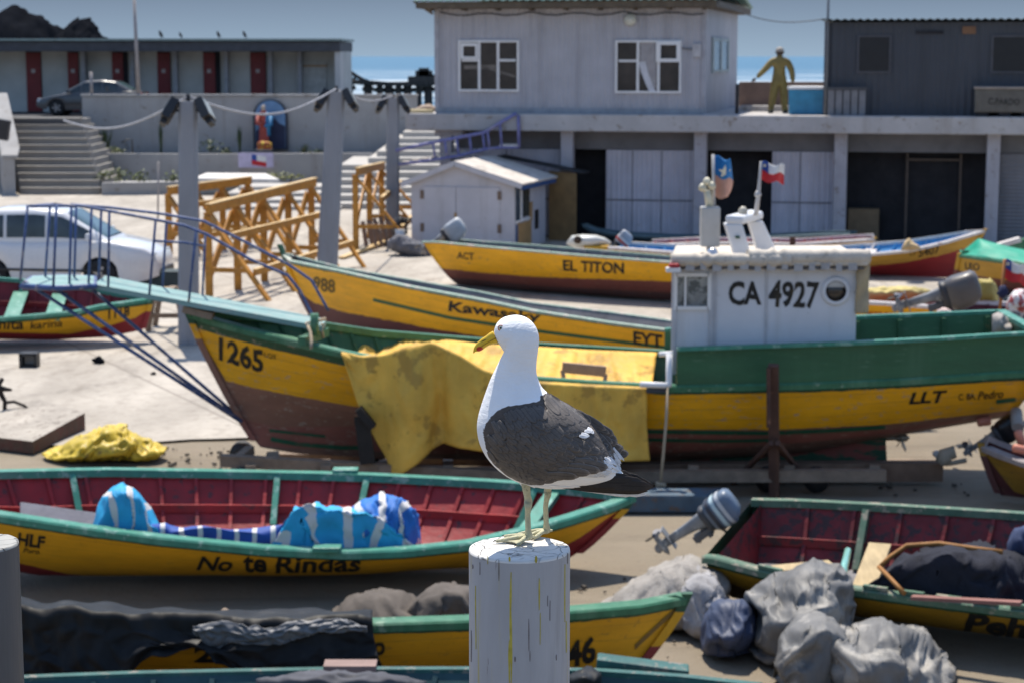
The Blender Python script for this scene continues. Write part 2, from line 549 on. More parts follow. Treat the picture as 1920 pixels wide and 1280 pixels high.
def slab_mat():
    m, n, l, b = nt('concrete_slab')
    v = nmap(n, l, (1, 1, 1))
    t = n.new('ShaderNodeTexCoord'); mp = n.new('ShaderNodeMapping')
    mp.inputs['Rotation'].default_value = (0, 0, R(62))
    l.new(t.outputs['Object'], mp.inputs[0])
    br = n.new('ShaderNodeTexBrick')
    br.inputs['Scale'].default_value = 1.0
    br.inputs['Mortar Size'].default_value = 0.035
    br.inputs['Mortar Smooth'].default_value = 0.6
    br.inputs['Brick Width'].default_value = 9.0
    br.inputs['Row Height'].default_value = 3.0
    l.new(mp.outputs[0], br.inputs['Vector'])
    f = nnoise(n, l, nmap(n, l, (1, 0.35, 1)), 0.8, 8, 0.65)
    g = nnoise(n, l, v, 5.0, 8, 0.7)
    c = nmix(n, l, nrange(n, l, f, 0.32, 0.68), (0.30, 0.265, 0.22), (0.47, 0.42, 0.355))
    c = nmix(n, l, nrange(n, l, g, 0.50, 0.72, 0, 0.75), c, (0.22, 0.185, 0.15))
    st_ = nnoise(n, l, nmap(n, l, (0.5, 0.12, 1)), 1.6, 7, 0.7)
    c = nmix(n, l, nrange(n, l, st_, 0.56, 0.66, 0, 0.6), c, (0.20, 0.165, 0.13))
    tk = n.new('ShaderNodeSeparateXYZ'); mt = n.new('ShaderNodeMapping'); mt.inputs['Rotation'].default_value = (0, 0, R(24)); l.new(t.outputs['Object'], mt.inputs[0]); l.new(mt.outputs[0], tk.inputs[0])
    wv = nmath(n, l, 'ADD', tk.outputs['X'], nrange(n, l, nnoise(n, l, v, 0.12, 2), 0, 1, -3, 3))
    for per, off, dp in ((7.3, 0.0, .45), (7.3, .21, .45), (11.0, .4, .35), (11.0, .54, .35)):
        fr = nmath(n, l, 'ABSOLUTE', nmath(n, l, 'SUBTRACT', nmath(n, l, 'FRACT', nmath(n, l, 'ADD', nmath(n, l, 'DIVIDE', wv, per), off)), 0.5))
        tm = nmath(n, l, 'MULTIPLY', nrange(n, l, fr, 0.008, 0.022, dp, 0), nrange(n, l, g, .40, .55))
        c = nmix(n, l, tm, c, (0.17, 0.145, 0.12))
    sp_ = nnoise(n, l, v, 16.0, 5, 0.7)
    c = nmix(n, l, nrange(n, l, sp_, 0.66, 0.74, 0, 0.6), c, (0.14, 0.12, 0.10))
    c = nmix(n, l, nrange(n, l, br.outputs['Fac'], 0, 1, 0, 0.75), c, (0.20, 0.17, 0.14))
    l.new(c, b.inputs['Base Color'])
    b.inputs['Roughness'].default_value = 0.9
    nbump(n, l, b, g, 0.6, 0.03)
    return m
gm = ground_mat()
mb = MB()
mb.grid(lambda a, b: Vector((lerp(-160, 160, a), lerp(-30, 100, b), 0.02 * noise.noise(Vector((a * 90, b * 60, 0))) - 0.02)), 90, 70)
structure(mb.build('ground', gm))
# concrete hard standing between the sand of the beach and the steps, with a ragged sandy edge
edge = [(-40, 24.2), (-7.2, 24.6), (-4.4, 25.1), (-3.4, 25.4), (-1.0, 26.5), (1.5, 28), (4, 30.5), (9, 33), (40, 36)]
pts = []
for i in range(200):
    x = lerp(-40, 40, i / 199)
    y = float(np.interp(x, [p[0] for p in edge], [p[1] for p in edge])) + 0.5 * noise.noise(Vector((x * 1.3, 0, 0))) + 0.2 * noise.noise(Vector((x * 5, 3, 0)))
    pts.append(Vector((x, y, 0.012)))
mb = MB()
mb.grid(lambda a, b: pts[int(round(a * 199))].lerp(Vector((pts[int(round(a * 199))].x, 78, 0.012)), b), 199, 6, smooth=False)
structure(mb.build('concrete_slab', slab_mat()))

def sea_mat():
    m, n, l, b = nt('sea')
    v = nmap(n, l, (0.012, 0.05, 1))
    f = nnoise(n, l, v, 1.0, 8, 0.7)
    g = nnoise(n, l, nmap(n, l, (0.3, 1.2, 1)), 1.0, 5)
    pos = n.new('ShaderNodeSeparateXYZ')
    t = n.new('ShaderNodeTexCoord'); l.new(t.outputs['Object'], pos.inputs[0])
    near = nrange(n, l, pos.outputs['Y'], 120, 900, 1.0, 0.0)
    foam = nmath(n, l, 'MULTIPLY', nrange(n, l, f, 0.47, 0.60), near)
    c = nmix(n, l, foam, (0.028, 0.115, 0.19), (0.62, 0.66, 0.68))
    l.new(c, b.inputs['Base Color'])
    l.new(nrange(n, l, foam, 0, 1, 0.35, 0.9), b.inputs['Roughness'])
    b.inputs['Specular IOR Level'].default_value = 0.25
    nbump(n, l, b, g, 0.6, 0.5)
    return m
mb = MB()
mb.grid(lambda a, b: Vector((lerp(-9000, 9000, a), 99 + 15000 * b ** 3, -0.5)), 12, 24, smooth=False)
structure(mb.build('sea', sea_mat()))

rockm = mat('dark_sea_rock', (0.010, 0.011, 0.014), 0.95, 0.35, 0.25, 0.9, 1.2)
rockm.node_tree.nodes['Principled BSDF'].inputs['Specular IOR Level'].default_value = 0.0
def rock(u0, u1, tops, Y, seed):
    ft = poly(tops)
    base = P((u0 + u1) / 2, 112, Y)
    mb = MB()
    def fn(a, b):
        u = lerp(u0, u1, a); vt = ft(u)
        ph = math.pi * b
        zt = P(u, vt, Y).z
        k = math.sin(ph) ** 0.6
        p = Vector((P(u, 105, Y).x, Y - math.cos(ph) * 14, -1 + (zt + 1) * k))
        q = p * 0.22 + Vector((seed, 0, 0))
        d = noise.noise(q) * 1.5 + noise.noise(q * 2.7) * 0.9 + noise.noise(q * 7) * 0.4
        return p + Vector((d * 0.5, d, d * 0.7 * k))
    mb.grid(fn, 70, 26)
    o = mb.build('rocky_hill', rockm)
    return structure(o)
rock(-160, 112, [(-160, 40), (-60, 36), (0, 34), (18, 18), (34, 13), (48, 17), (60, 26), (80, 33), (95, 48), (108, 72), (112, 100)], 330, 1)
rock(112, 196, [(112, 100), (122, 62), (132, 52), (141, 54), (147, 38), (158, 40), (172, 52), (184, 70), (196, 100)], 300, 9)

# the ruined jetty standing in the surf
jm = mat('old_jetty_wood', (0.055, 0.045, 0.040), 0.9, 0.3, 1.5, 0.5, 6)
YJ = 175.0
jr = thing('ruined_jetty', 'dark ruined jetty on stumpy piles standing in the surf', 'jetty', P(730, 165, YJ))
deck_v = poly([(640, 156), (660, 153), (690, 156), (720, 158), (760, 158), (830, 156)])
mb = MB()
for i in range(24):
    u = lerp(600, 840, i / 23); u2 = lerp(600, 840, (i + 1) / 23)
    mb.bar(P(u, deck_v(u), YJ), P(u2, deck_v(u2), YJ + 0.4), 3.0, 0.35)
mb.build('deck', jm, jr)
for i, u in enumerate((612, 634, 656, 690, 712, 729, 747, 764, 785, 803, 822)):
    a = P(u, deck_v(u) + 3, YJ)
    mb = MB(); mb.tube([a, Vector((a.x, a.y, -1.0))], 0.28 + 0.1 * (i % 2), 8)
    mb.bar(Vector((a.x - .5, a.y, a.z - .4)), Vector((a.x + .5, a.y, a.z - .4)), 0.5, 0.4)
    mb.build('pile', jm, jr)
for d in (0, 1.4):
    mb = MB()
    pts = [P(655, 134, YJ + d), P(668, 143, YJ + d), P(680, 150, YJ + d), P(694, 155, YJ + d), P(720, 158, YJ + d)]
    for a, b in zip(pts[:-1], pts[1:]): mb.bar(a, b, 0.35, 0.3)
    mb.bar(P(655, 134, YJ + d), P(657, 155, YJ + d), 0.4, 0.4)
    mb.bar(P(668, 143, YJ + d), P(660, 154, YJ + d), 0.25, 0.25)
    mb.build('broken_ramp', jm, jr)
mb = MB()
mb.box(P(795, 146, YJ), (0.9, 1.2, 1.7)); mb.box(P(795, 138, YJ), (1.5, 1.2, 0.5)); mb.box(P(793, 151, YJ), (2.6, 1.8, 0.7))
mb.box(P(808, 150, YJ), (1.0, 1.2, 0.9))
mb.build('winch_block', jm, jr)
# ------------------------------------------------------------------ the two storey fishermen's building, on its own axes
BDIR = Vector((math.cos(R(-12)), math.sin(R(-12)), 0))     # along the front, to the right
BIN = Vector((-BDIR.y, BDIR.x, 0))                          # into the building
BO = Vector((P(760, 212, 54).x, 54, 0))
def BP(a, b, z): return BO + BDIR * a + BIN * b + Vector((0, 0, z))
BROT = Matrix((BDIR, BIN, Vector((0, 0, 1)))).transposed()
def a_at(u, b=0.0, z=3.0):
    lo, hi = -2.0, 30.0
    for _ in range(40):
        mid = (lo + hi) / 2
        if proj(BP(mid, b, z))[0] < u: lo = mid
        else: hi = mid
    return lo
def bbox(mb, a0, a1, b0, b1, z0, z1, mi=0):
    return mb.box(BP((a0 + a1) / 2, (b0 + b1) / 2, (z0 + z1) / 2), (a1 - a0, b1 - b0, z1 - z0), BROT, mi)
def z_at(v, a, b):
    p = BP(a, b, 0)
    u = 960 + FPX * p.x / p.y
    for _ in range(4):
        q = P(u, v, p.y); u = proj(Vector((p.x, p.y, q.z)))[0]
    return q.z

plaster = mat('grey_lilac_wall', (0.30, 0.29, 0.32), 0.8, 0.10, 1.2, 0.1, 20, wear=(0.22, 0.21, 0.21), wear_amt=0.25, wear_scale=3)
slabm = mat('pale_concrete', (0.43, 0.41, 0.40), 0.85, 0.12, 1.5, 0.2, 18, wear=(0.28, 0.24, 0.20), wear_amt=0.4, wear_scale=4)
pillarm = mat('pillar_paint', (0.38, 0.37, 0.40), 0.8, 0.12, 2, 0.1, 18, wear=(0.25, 0.22, 0.20), wear_amt=0.4, wear_scale=5)
white = mat('white_paint', (0.74, 0.73, 0.72), 0.5, 0.06, 3, 0.05, 30)
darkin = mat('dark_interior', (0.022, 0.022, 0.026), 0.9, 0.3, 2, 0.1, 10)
beamm = mat('grey_beam', (0.16, 0.16, 0.17), 0.85, 0.15, 2, 0.1, 12)
tealroof = mat('teal_sheet_roof', (0.12, 0.25, 0.23), 0.5, 0.2, 3, 0.1, 18)
soffit = mat('brown_soffit', (0.11, 0.085, 0.06), 0.8, 0.25, 3, 0.2, 14)
wglass = glass_mat('window_glass')
brownglass = mat('window_inside', (0.040, 0.031, 0.025), 0.4, 0.55, 1.6, 0.0, 6)

def corrugated(name, c, pitch=0.09, wear=(0.2, 0.18, 0.17), wear_amt=0.2, axis='X'):
    m, n, l, b = nt(name)
    v = nmap(n, l, (1, 1, 1))
    f = nnoise(n, l, v, 1.3, 6)
    g = nnoise(n, l, v, 6.0, 8, 0.7)
    c0 = nmix(n, l, nrange(n, l, f, 0.3, 0.7), dim(c, 0.88), dim(c, 1.08))
    c0 = nmix(n, l, nrange(n, l, g, 0.72 - 0.3 * wear_amt, 0.80 - 0.3 * wear_amt, 0, 0.6), c0, wear)
    sk_ = nnoise(n, l, nmap(n, l, (3.5, 3.5, 0.18)), 1.0, 5)
    c0 = nmix(n, l, nrange(n, l, sk_, 0.50, 0.72, 0, 0.5), c0, dim(c, 0.5))
    l.new(c0, b.inputs['Base Color'])
    b.inputs['Roughness'].default_value = 0.6
    t = n.new('ShaderNodeTexCoord'); mp = n.new('ShaderNodeMapping'); mp.inputs['Rotation'].default_value = (0, 0, R(12))
    l.new(t.outputs['Object'], mp.inputs[0])
    s = n.new('ShaderNodeSeparateXYZ'); l.new(mp.outputs[0], s.inputs[0])
    w = nmath(n, l, 'SINE', nmath(n, l, 'MULTIPLY', s.outputs[axis], 2 * math.pi / pitch))
    nbump(n, l, b, w, 0.5, 0.02)
    MATS[name] = m
    return m
wallsheet = corrugated('upper_wall_sheet', (0.39, 0.385, 0.415), 0.16)
doorsheet = corrugated('door_sheet', (0.50, 0.49, 0.55), 0.14, wear=(0.30, 0.26, 0.24), wear_amt=0.35)
darksheet = corrugated('shack_sheet', (0.045, 0.050, 0.062), 0.18)
shutterm = corrugated('roller_shutter', (0.20, 0.20, 0.22), 0.10, axis='Z')

ZS0, ZS1 = 2.97, 3.43
AW0, AW1 = a_at(820, 0.4, 4.5), a_at(1320, 0.4, 4.5)
bl = thing('harbour_building', 'grey two storey building with a flat terrace slab on pillars and white sheet doors', 'building', BP(8, 4, 0))
mb = MB(); bbox(mb, 0, 20, 0, 10, ZS0, ZS1); mb.build('terrace_slab', slabm, bl, bevel=0.03)
# ground storey: back wall, beam, pillars, doors
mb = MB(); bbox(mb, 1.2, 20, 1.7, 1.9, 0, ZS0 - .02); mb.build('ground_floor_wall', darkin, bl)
mb = MB(); bbox(mb, 1.25, 20, 0.95, 1.2, 2.45, ZS0 - .01); mb.build('lintel_beam', beamm, bl)
mb = MB(); bbox(mb, 1.2, 1.38, 1.2, 9, 0, ZS0 - .01); mb.build('end_wall', plaster, bl)
for u in (838, 1064, 1313, 1575, 1860):
    a = a_at(u, 0.5, 1.5)
    mb = MB(); bbox(mb, a - .17, a + .17, 0.35, 0.69, 0, ZS0 - .004)
    if u == 838: bbox(mb, a - .3, a + .5, .3, .75, ZS0 - .16, ZS0 - .006)
    mb.build('pillar', pillarm, bl, bevel=0.02)
def door(u0, u1, m, z1=2.44, b=0.9, name='sheet_door', seams=()):
    a0, a1 = a_at(u0, b, 1.5), a_at(u1, b, 1.5)
    mb = MB(); bbox(mb, a0, a1, b, b + .06, 0.03, z1)
    d = mb.build(name, m, bl, bevel=0.008)
    if seams:
        f = MB()
        for s in seams:
            a = a_at(s, b, 1.5); bbox(f, a - .012, a + .012, b - .012, b - .002, 0.05, z1 - .02)
        bbox(f, a0 + .02, a1 - .02, b - .016, b - .013, 1.05, 1.09)
        f.build('door_frame', beamm, d)
    return d
door(846, 1050, doorsheet, seams=(950,))
door(1136, 1300, doorsheet, seams=(1186, 1240))
door(1447, 1562, doorsheet, seams=(1500,))
door(1874, 2010, shutterm, name='roller_shutter')
mb = MB(); a0, a1 = a_at(1588, 1.3, 1.5), a_at(1845, 1.3, 1.5)
for u in (1700, 1800):
    a = a_at(u, 1.5, 1.5); bbox(mb, a - .03, a + .03, 1.5, 1.56, 0, 2.4)
bbox(mb, a_at(1700, 1.5), a_at(1800, 1.5), 1.5, 1.56, 2.2, 2.26)
mb.build('inner_frame', mat('brown_frame', (.10, .075, .06)), bl)
# upper storey
ZU = z_at(17, AW0 + 3, 0.4)
mb = MB(); bbox(mb, AW0, AW1, 0.4, 9.6, ZS1, ZU); mb.build('upper_wall', wallsheet, bl)
mb = MB(); bbox(mb, AW0 - .05, AW1 + .03, .355, .43, ZS1 + .003, ZS1 + .16); mb.build('skirting', mat('skirting_grey', (.28, .30, .33)), bl)
mb = MB(); bbox(mb, AW0 - .07, AW0 + .05, .36, .48, ZS1 + .16, ZU - .01); bbox(mb, AW1 - .06, AW1 + .05, .365, .44, ZS1 + .16, ZU - .01)
mb.build('corner_trim', mat('corner_trim_grey', (.34, .34, .37)), bl)
mb = MB()
ra0, ra1 = AW0 - .5, AW1 + .42
def rf(a, b):
    x = lerp(ra0, ra1, a)
    return BP(x, lerp(-.25, 10.2, b), ZU + .22 + 0.35 * math.sin(math.pi * b) + .022 * math.sin(x * 2 * math.pi / .22))
mb.grid(rf, 320, 8); mb.build('roof', tealroof, bl, solid=.015)
mb = MB(); bbox(mb, ra0 + .1, ra1 - .1, -.18, -.12, ZU + .015, ZU + .19); bbox(mb, ra0 + .1, ra1 - .1, -.12, 10, ZU + .006, ZU + .05)
bbox(mb, ra1 - .10, ra1 - .05, -.18, 10, ZU + .015, ZU + .19); bbox(mb, ra0 + .05, ra0 + .1, -.18, 10, ZU + .015, ZU + .19)
for i in range(9):
    a = lerp(ra0 + .4, ra1 - .4, i / 8); bbox(mb, a - .04, a + .04, -.115, .38, ZU - .05, ZU + .004)
mb.build('eaves', soffit, bl)
mb = MB(); mb.bar(BP(ra0 + .02, -.22, ZU + .2), BP(ra0 + .4, .3, ZU - .12), .08, .05); mb.build('eaves_bracket', soffit, bl)

def window(parent, u0, u1, v0, v1, cols, b=.4, gl=brownglass, small=None, fm=white, curtain=None):
    a0, a1 = a_at(u0, b, 4.8), a_at(u1, b, 4.8)
    z1, z0 = z_at(v0, a0, b), z_at(v1, a0, b)
    mb = MB(); bbox(mb, a0, a1, b - .02, b - .004, z0, z1); g = mb.build('window', gl, parent)
    f = MB(); w = .055
    for x0, x1 in ((a0 - w, a0), (a1, a1 + w)): bbox(f, x0, x1, b - .07, b - .002, z0 - w, z1 + w)
    for y0, y1 in ((z0 - w, z0), (z1, z1 + w)): bbox(f, a0, a1, b - .068, b - .002, y0, y1)
    for i in range(1, cols):
        a = lerp(a0, a1, i / cols); bbox(f, a - .035, a + .035, b - .06, b - .021, z0, z1)
    zm = lerp(z0, z1, .62)
    for i in range(cols):
        if small is None or i in small:
            bbox(f, lerp(a0, a1, i / cols) + .035, lerp(a0, a1, (i + 1) / cols) - .035, b - .058, b - .021, zm - .03, zm + .03)
    f.build('window_frame', fm, g, bevel=.006)
    return g, a0, a1, z0, z1, zm
g, a0, a1, z0, z1, zm = window(bl, 864, 970, 80, 168, 3, small=(0, 2))
f = MB(); s = a0 + (a1 - a0) / 3
for q in ((a0 + .02, a0 + .09), (s - .1, s - .04)): bbox(f, q[0], q[1], .31, .332, zm + .04, z1 - .02)
bbox(f, a0 + .09, s - .1, .31, .33, zm + .04, zm + .1); bbox(f, a0 + .09, s - .1, .31, .33, z1 - .1, z1 - .02)
f.build('vent_sash', white, g)
mb = MB()   # pale strips that paint reflections on the panes
mb.bar(BP(s + .1, .376, z0 + .62), BP(a1 - .05, .376, z0 + .35), .004, .05); mb.bar(BP(a0 + .1, .376, z0 + .60), BP(a1 - .6, .376, z0 + .62), .004, .10)
mb.build('reflection_strip', mat('dim_beige', (.16, .14, .12)), g)
g, a0, a1, z0, z1, zm = window(bl, 1158, 1274, 80, 171, 3, small=(0, 2))
w3 = (a1 - a0) / 3
mb = MB()
mb.grid(lambda a, b: BP(a0 + w3 + .06 + a * (w3 - .12), .372 - .006 * math.sin(a * 25), lerp(z1, z0 + .5 - .45 * a, b)), 30, 8)
mb.build('curtain', mat('net_curtain', (.34, .32, .32), .9), g)
mb = MB(); mb.grid(lambda a, b: BP(a0 + w3 * (1.05 + .5 * b ** 1.4) + a * .18, .366, lerp(zm - .02, z0, b)), 4, 12)
mb.build('curtain_fold', mat('white_curtain', (.55, .55, .58), .9), g)
f = MB()
for q in ((a0 + 2 * w3 - .06, a0 + 2 * w3 + .06), (a1 - .07, a1 + .02)): bbox(f, q[0], q[1], .29, .332, zm - .03, z1 + .01)
bbox(f, a0 + 2 * w3 + .06, a1 - .07, .29, .33, zm - .03, zm + .06); bbox(f, a0 + 2 * w3 + .06, a1 - .07, .29, .33, z1 - .07, z1 + .01)
f.build('vent_sash', white, g)
# window in the side wall
zs0, zs1 = z_at(134, AW1, 3), z_at(74, AW1, 3)
mb = MB()
q = BP(AW1 + .012, 4.4, (zs0 + zs1) / 2); mb.box(q, (.02, 4.2, zs1 - zs0), BROT); g = mb.build('window', mat('side_window_glass', (.20, .27, .34), .2), bl)
f = MB()
for bb in (2.3, 4.4, 6.5): f.box(BP(AW1 + .03, bb, (zs0 + zs1) / 2), (.05, .35, zs1 - zs0 + .1), BROT)
for zz in (zs0, zs1): f.box(BP(AW1 + .03, 4.4, zz), (.045, 4.5, .07), BROT)
f.build('window_frame', mat('green_grey_frame', (.33, .38, .38)), g)
# wall lamp, meter box, conduit
lp = MB(); c = BP(a_at(1182, .4, 5.5), .34, z_at(38, 5, .4)); lp.lathe([(.02, -.1), (.15, -.06), (.17, 0), (.12, .08), (.05, .1)], c, 'Y', 16); lp.build('bulkhead_lamp', mat('lamp_glass', (.55, .55, .48), .3), bl)
lp = MB(); c = BP(a_at(1307, .4, 5.0), .36, z_at(95, 7, .4)); lp.box(c, (.24, .08, .36), BROT); lp.build('meter_box', mat('meter_grey', (.42, .41, .42)), bl, bevel=.01)
lp = MB(); a = a_at(1287, .4, 5); lp.tube([BP(a - .3, .37, z_at(88, 7, .4)), BP(a, .37, z_at(92, 7, .4)), BP(a + .2, .37, z_at(93, 7, .4))], .02, 6); lp.build('wall_bracket', beamm, bl)
lp = MB(); lp.tube([BP(lerp(AW0 + .1, AW1, i / 20), .37, ZU - .08 - .10 * abs(math.sin(i * .9))) for i in range(21)], .014, 5); lp.build('eaves_cable', mat('black_cable', (.03, .03, .03)), bl)

# upper shack on the terrace, lens falloff darkened into its sheet colour
AS0 = a_at(1549, .6, 4.6)
sh = thing('terrace_shack', 'dark grey corrugated shack standing on the right end of the terrace slab', 'shack', BP(AS0 + 3, 3, ZS1))
ZT = z_at(42, AS0 + 2, .6)
mb = MB(); bbox(mb, AS0, AS0 + 8, .6, 6, ZS1 + .003, ZT); mb.build('wall', darksheet, sh)
mb = MB(); mb.grid(lambda a, b: BP(lerp(AS0 - .18, AS0 + 8.2, a), lerp(.35, 6.2, b), ZT + .07 + .02 * math.sin(lerp(0, 8.4, a) * 2 * math.pi / .2)), 280, 3)
mb.build('roof', mat('dark_roof_sheet', (.09, .12, .12)), sh, solid=.012)
mb = MB(); bbox(mb, AS0 - .06, AS0 + .06, .54, .66, ZS1 + .003, ZT + .03); mb.build('corner_post', mat('corner_post_dark', (.10, .10, .11)), sh)
blk = mat('black_window', (.012, .012, .014), .4)
for u0, u1, v0, v1 in ((1611, 1667, 70, 134), (1862, 1930, 70, 134)):
    a0, a1 = a_at(u0, .6, 5), a_at(u1, .6, 5)
    z1, z0 = z_at(v0, a0, .6), z_at(v1, a0, .6)
    mb = MB(); bbox(mb, a0, a1, .575, .597, z0, z1); w = mb.build('window', blk, sh)
    mb = MB()
    for x0, x1, y0, y1 in ((a0 - .05, a0, z0 - .05, z1 + .05), (a1, a1 + .05, z0 - .05, z1 + .05), (a0, a1, z1, z1 + .05), (a0, a1, z0 - .05, z0)):
        bbox(mb, x0, x1, .555, .598, y0, y1)
    mb.build('window_frame', mat('dark_frame', (.07, .07, .08)), w)
a = a_at(1817, .6, 5.6); mb = MB(); bbox(mb, a - .17, a + .17, .56, .597, z_at(64, a, .6), z_at(50, a, .6)); mb.build('wall_sign', mat('rust_sign', (.20, .10, .05)), sh)
a = a_at(1725, .6, 5.6); mb = MB(); bbox(mb, a - .12, a + .6, .56, .595, z_at(64, a, .6), z_at(58, a, .6)); mb.build('bracket_rail', darkin, sh)
# aerial pole against the shack corner
mb = MB(); mb.tube([BP(AS0 + .02, .5, ZS1), BP(AS0 + .02, .5, 7.6)], .035, 8)
single('aerial_pole', mb, mat('pole_grey', (.16, .17, .18)), 'thin grey pole standing at the corner of the dark corrugated shack', 'pole', BP(AS0 + .02, .5, ZS1))
# slack cable between the two roofs
mb = MB(); p0, p1 = BP(AW1 + .35, -.1, ZU + .15), BP(AS0, .5, ZT + .1)
mb.tube([p0.lerp(p1, i / 16) - Vector((0, 0, .28 * math.sin(math.pi * i / 16))) for i in range(17)], .014, 5)
single('overhead_cable', mb, mat('grey_cable', (.08, .09, .10)), 'thin slack cable strung between the grey roof and the dark shack', 'cable', p0)

# things on the terrace
a0, a1 = a_at(1828, .1, 4), a_at(1950, .1, 4)
cr = thing('fish_crate', 'long grey brown crate lettered C.PARDO on the slab edge before the dark shack', 'crate', BP((a0 + a1) / 2, .35, ZS1))
zz = z_at(163, a0, .2)
mb = MB(); bbox(mb, a0, a1, .08, .62, ZS1 + .12, zz - .06); cb = mb.build('body', mat('crate_grey', (.12, .11, .095), .85), cr, bevel=.02)
mb = MB(); bbox(mb, a0 - .03, a1 + .03, .05, .65, zz - .06, zz); mb.build('lid', mat('crate_lid', (.30, .25, .21)), cr, bevel=.015)
for k in range(3):
    a = lerp(a0 + .2, a1 - .3, k / 2); mb = MB(); bbox(mb, a - .15, a + .15, .12, .58, ZS1 + .003, ZS1 + .12); mb.build('foot', darkin, cr)
bv = BVHTree.FromPolygons([BP(a0, .08, ZS1), BP(a1, .08, ZS1), BP(a1, .08, zz), BP(a0, .08, zz)], [(0, 1, 2, 3)])
lettering(cr, bv, 'C.PARDO', (1853, 196), (1912, 198), 12, mat('black_letter', (.012, .012, .012), .6, .05), .01, .1)

a0, a1 = a_at(1552, .2, 4), a_at(1622, .2, 4)
pl = thing('slatted_pallet', 'grey slatted pallet leaning on the left end of the dark shack', 'pallet', BP((a0 + a1) / 2, .4, ZS1))
zz = z_at(164, a0, .3)
for k in range(5):
    a = lerp(a0, a1 - .16, k / 4); mb = MB(); bbox(mb, a, a + .17, .33, .38, ZS1 + .003, zz - .08); mb.build('slat', mat('pallet_grey', (.19, .19, .20), .9), pl)
mb = MB(); bbox(mb, a0 - .03, a1 + .03, .30, .44, zz - .08, zz); mb.build('top_rail', mat('pallet_dark', (.07, .07, .075)), pl)

a0, a1 = a_at(1480, 1.0, 4), a_at(1546, .9, 4)
bt = thing('fish_tank', 'bright blue tub with a white rim beside the standing figure', 'tub', BP((a0 + a1) / 2, 1.2, ZS1))
zz = z_at(168, a0, 1.0)
mb = MB(); mb.box(BP((a0 + a1) / 2, 1.35, (ZS1 + zz) / 2 + .002), (a1 - a0, .9, zz - ZS1), BROT, taper=1.04); mb.build('tub', mat('blue_plastic', (.04, .22, .36), .45), bt, bevel=.03)
mb = MB(); bbox(mb, a0 - .05, a1 + .05, .86, 1.84, zz + .002, zz + .08); mb.build('rim', white, bt, bevel=.02)
brown = mat('brown_bank', (.20, .135, .105), .9, .2, 2, .4, 8)
mb = MB(); bbox(mb, a_at(1384, 9.6, 4) , a_at(1560, 9, 4), 9.9, 10.4, ZS1 - 2, z_at(154, 8, 10) )
single('low_brown_wall', mb, brown, 'low brown wall along the back of the terrace between the two upper buildings', 'wall', BP(9.5, 10, ZS1 - 2))
mb = MB(); bbox(mb, a_at(1388, 4, 3.5), a_at(1480, 4, 3.5), 3.8, 4.4, ZS1 + .003, ZS1 + .16)
single('terrace_kerb', mb, slabm, 'pale low kerb on the terrace behind the standing figure', 'kerb', BP(8.6, 4, ZS1))
mb = MB(); bbox(mb, a_at(1380.5, 1.5, 4.2), a_at(1385, 1.5, 4.2), 1.3, 1.7, ZS1 + .003, z_at(158, 7, 1.5))
single('gas_bottle', mb, darkin, 'small dark upright box at the right corner of the grey upper storey', 'box', BP(7.3, 1.5, ZS1))
mb = MB(); mb.tube([BP(.02, .3, ZS1 + .05), BP(AW0 - .1, .3, ZS1 + .05)], .06, 8)
single('yellowed_pipe', mb, mat('yellowed_pipe', (.55, .44, .25)), 'short yellowish pipe lying on the left end of the terrace slab', 'pipe', BP(.5, .3, ZS1))
mb = MB(); heap(mb, [(776, 206), (790, 198), (806, 196), (822, 205)], [(776, 210), (822, 210)], 56.0, .4, .05)
single('rubble_heap', mb, mat('rubble', (.30, .23, .18), .9), 'small heap of pinkish rubble at the left end of the terrace', 'rubble', P(800, 210, 56))
# packing case inside the dark bay
mb = MB(); a0, a1 = a_at(1590, .95, .8), a_at(1648, .95, .8); bbox(mb, a0, a1, 1.0, 1.5, 0.02, z_at(392, a0, 1.0))
single('packing_case', mb, mat('ply_brown', (.17, .12, .07), .8), 'brown packing case standing inside the dark open bay', 'case', BP((a0 + a1) / 2, 1.2, 0), bevel=.01)

# ------------------------------------------------------------------ the standing figure in oilskins
def person(name, label, joints, edges, radii, base, mats, scale=1.0):
    me = bpy.data.meshes.new(name)
    me.from_pydata([tuple(j - base) for j in joints], edges, [])
    o = bpy.data.objects.new(name, me); col.objects.link(o); o.location = base
    sk = o.modifiers.new('skin', 'SKIN'); sk.use_smooth_shade = True
    su = o.modifiers.new('sub', 'SUBSURF'); su.levels = 2; su.render_levels = 2
    for i, r in enumerate(radii):
        r = r if isinstance(r, tuple) else (r, r)
        me.skin_vertices[0].data[i].radius = r
    me.skin_vertices[0].data[0].use_root = True
    for m in mats: me.materials.append(m)
    return o
pb = P(1460, 204, 54.2); pb.z = ZS1
h = (P(1460, 91, 54.2).z - ZS1)
def J(x, z, y=0): return pb + Vector((x * h, y * h, z * h))
js = [J(0, .52), J(0, .62), J(0, .74), J(0, .815), J(0, .865), J(0, .895), J(0, .965),
      J(.115, .80), J(.185, .67, -.02), J(.205, .53, -.04), J(.205, .47, -.05),
      J(-.115, .80), J(-.215, .69, -.03), J(-.32, .585, -.05), J(-.36, .545, -.06),
      J(.055, .48), J(.075, .27), J(.095, .05), J(.10, .015, -.07),
      J(-.055, .48), J(-.085, .27), J(-.125, .05), J(-.13, .015, -.07)]
es = [(0, 1), (1, 2), (2, 3), (3, 4), (4, 5), (5, 6), (3, 7), (7, 8), (8, 9), (9, 10), (3, 11), (11, 12), (12, 13), (13, 14),
      (0, 15), (15, 16), (16, 17), (17, 18), (0, 19), (19, 20), (20, 21), (21, 22)]
rr = [(.105, .085), (.10, .08), (.115, .085), (.09, .07), (.042, .042), (.052, .056), (.048, .056), .066, .052, .042, .022, .066, .052, .042, .022,
      .082, .066, .05, .032, .082, .066, .05, .032]
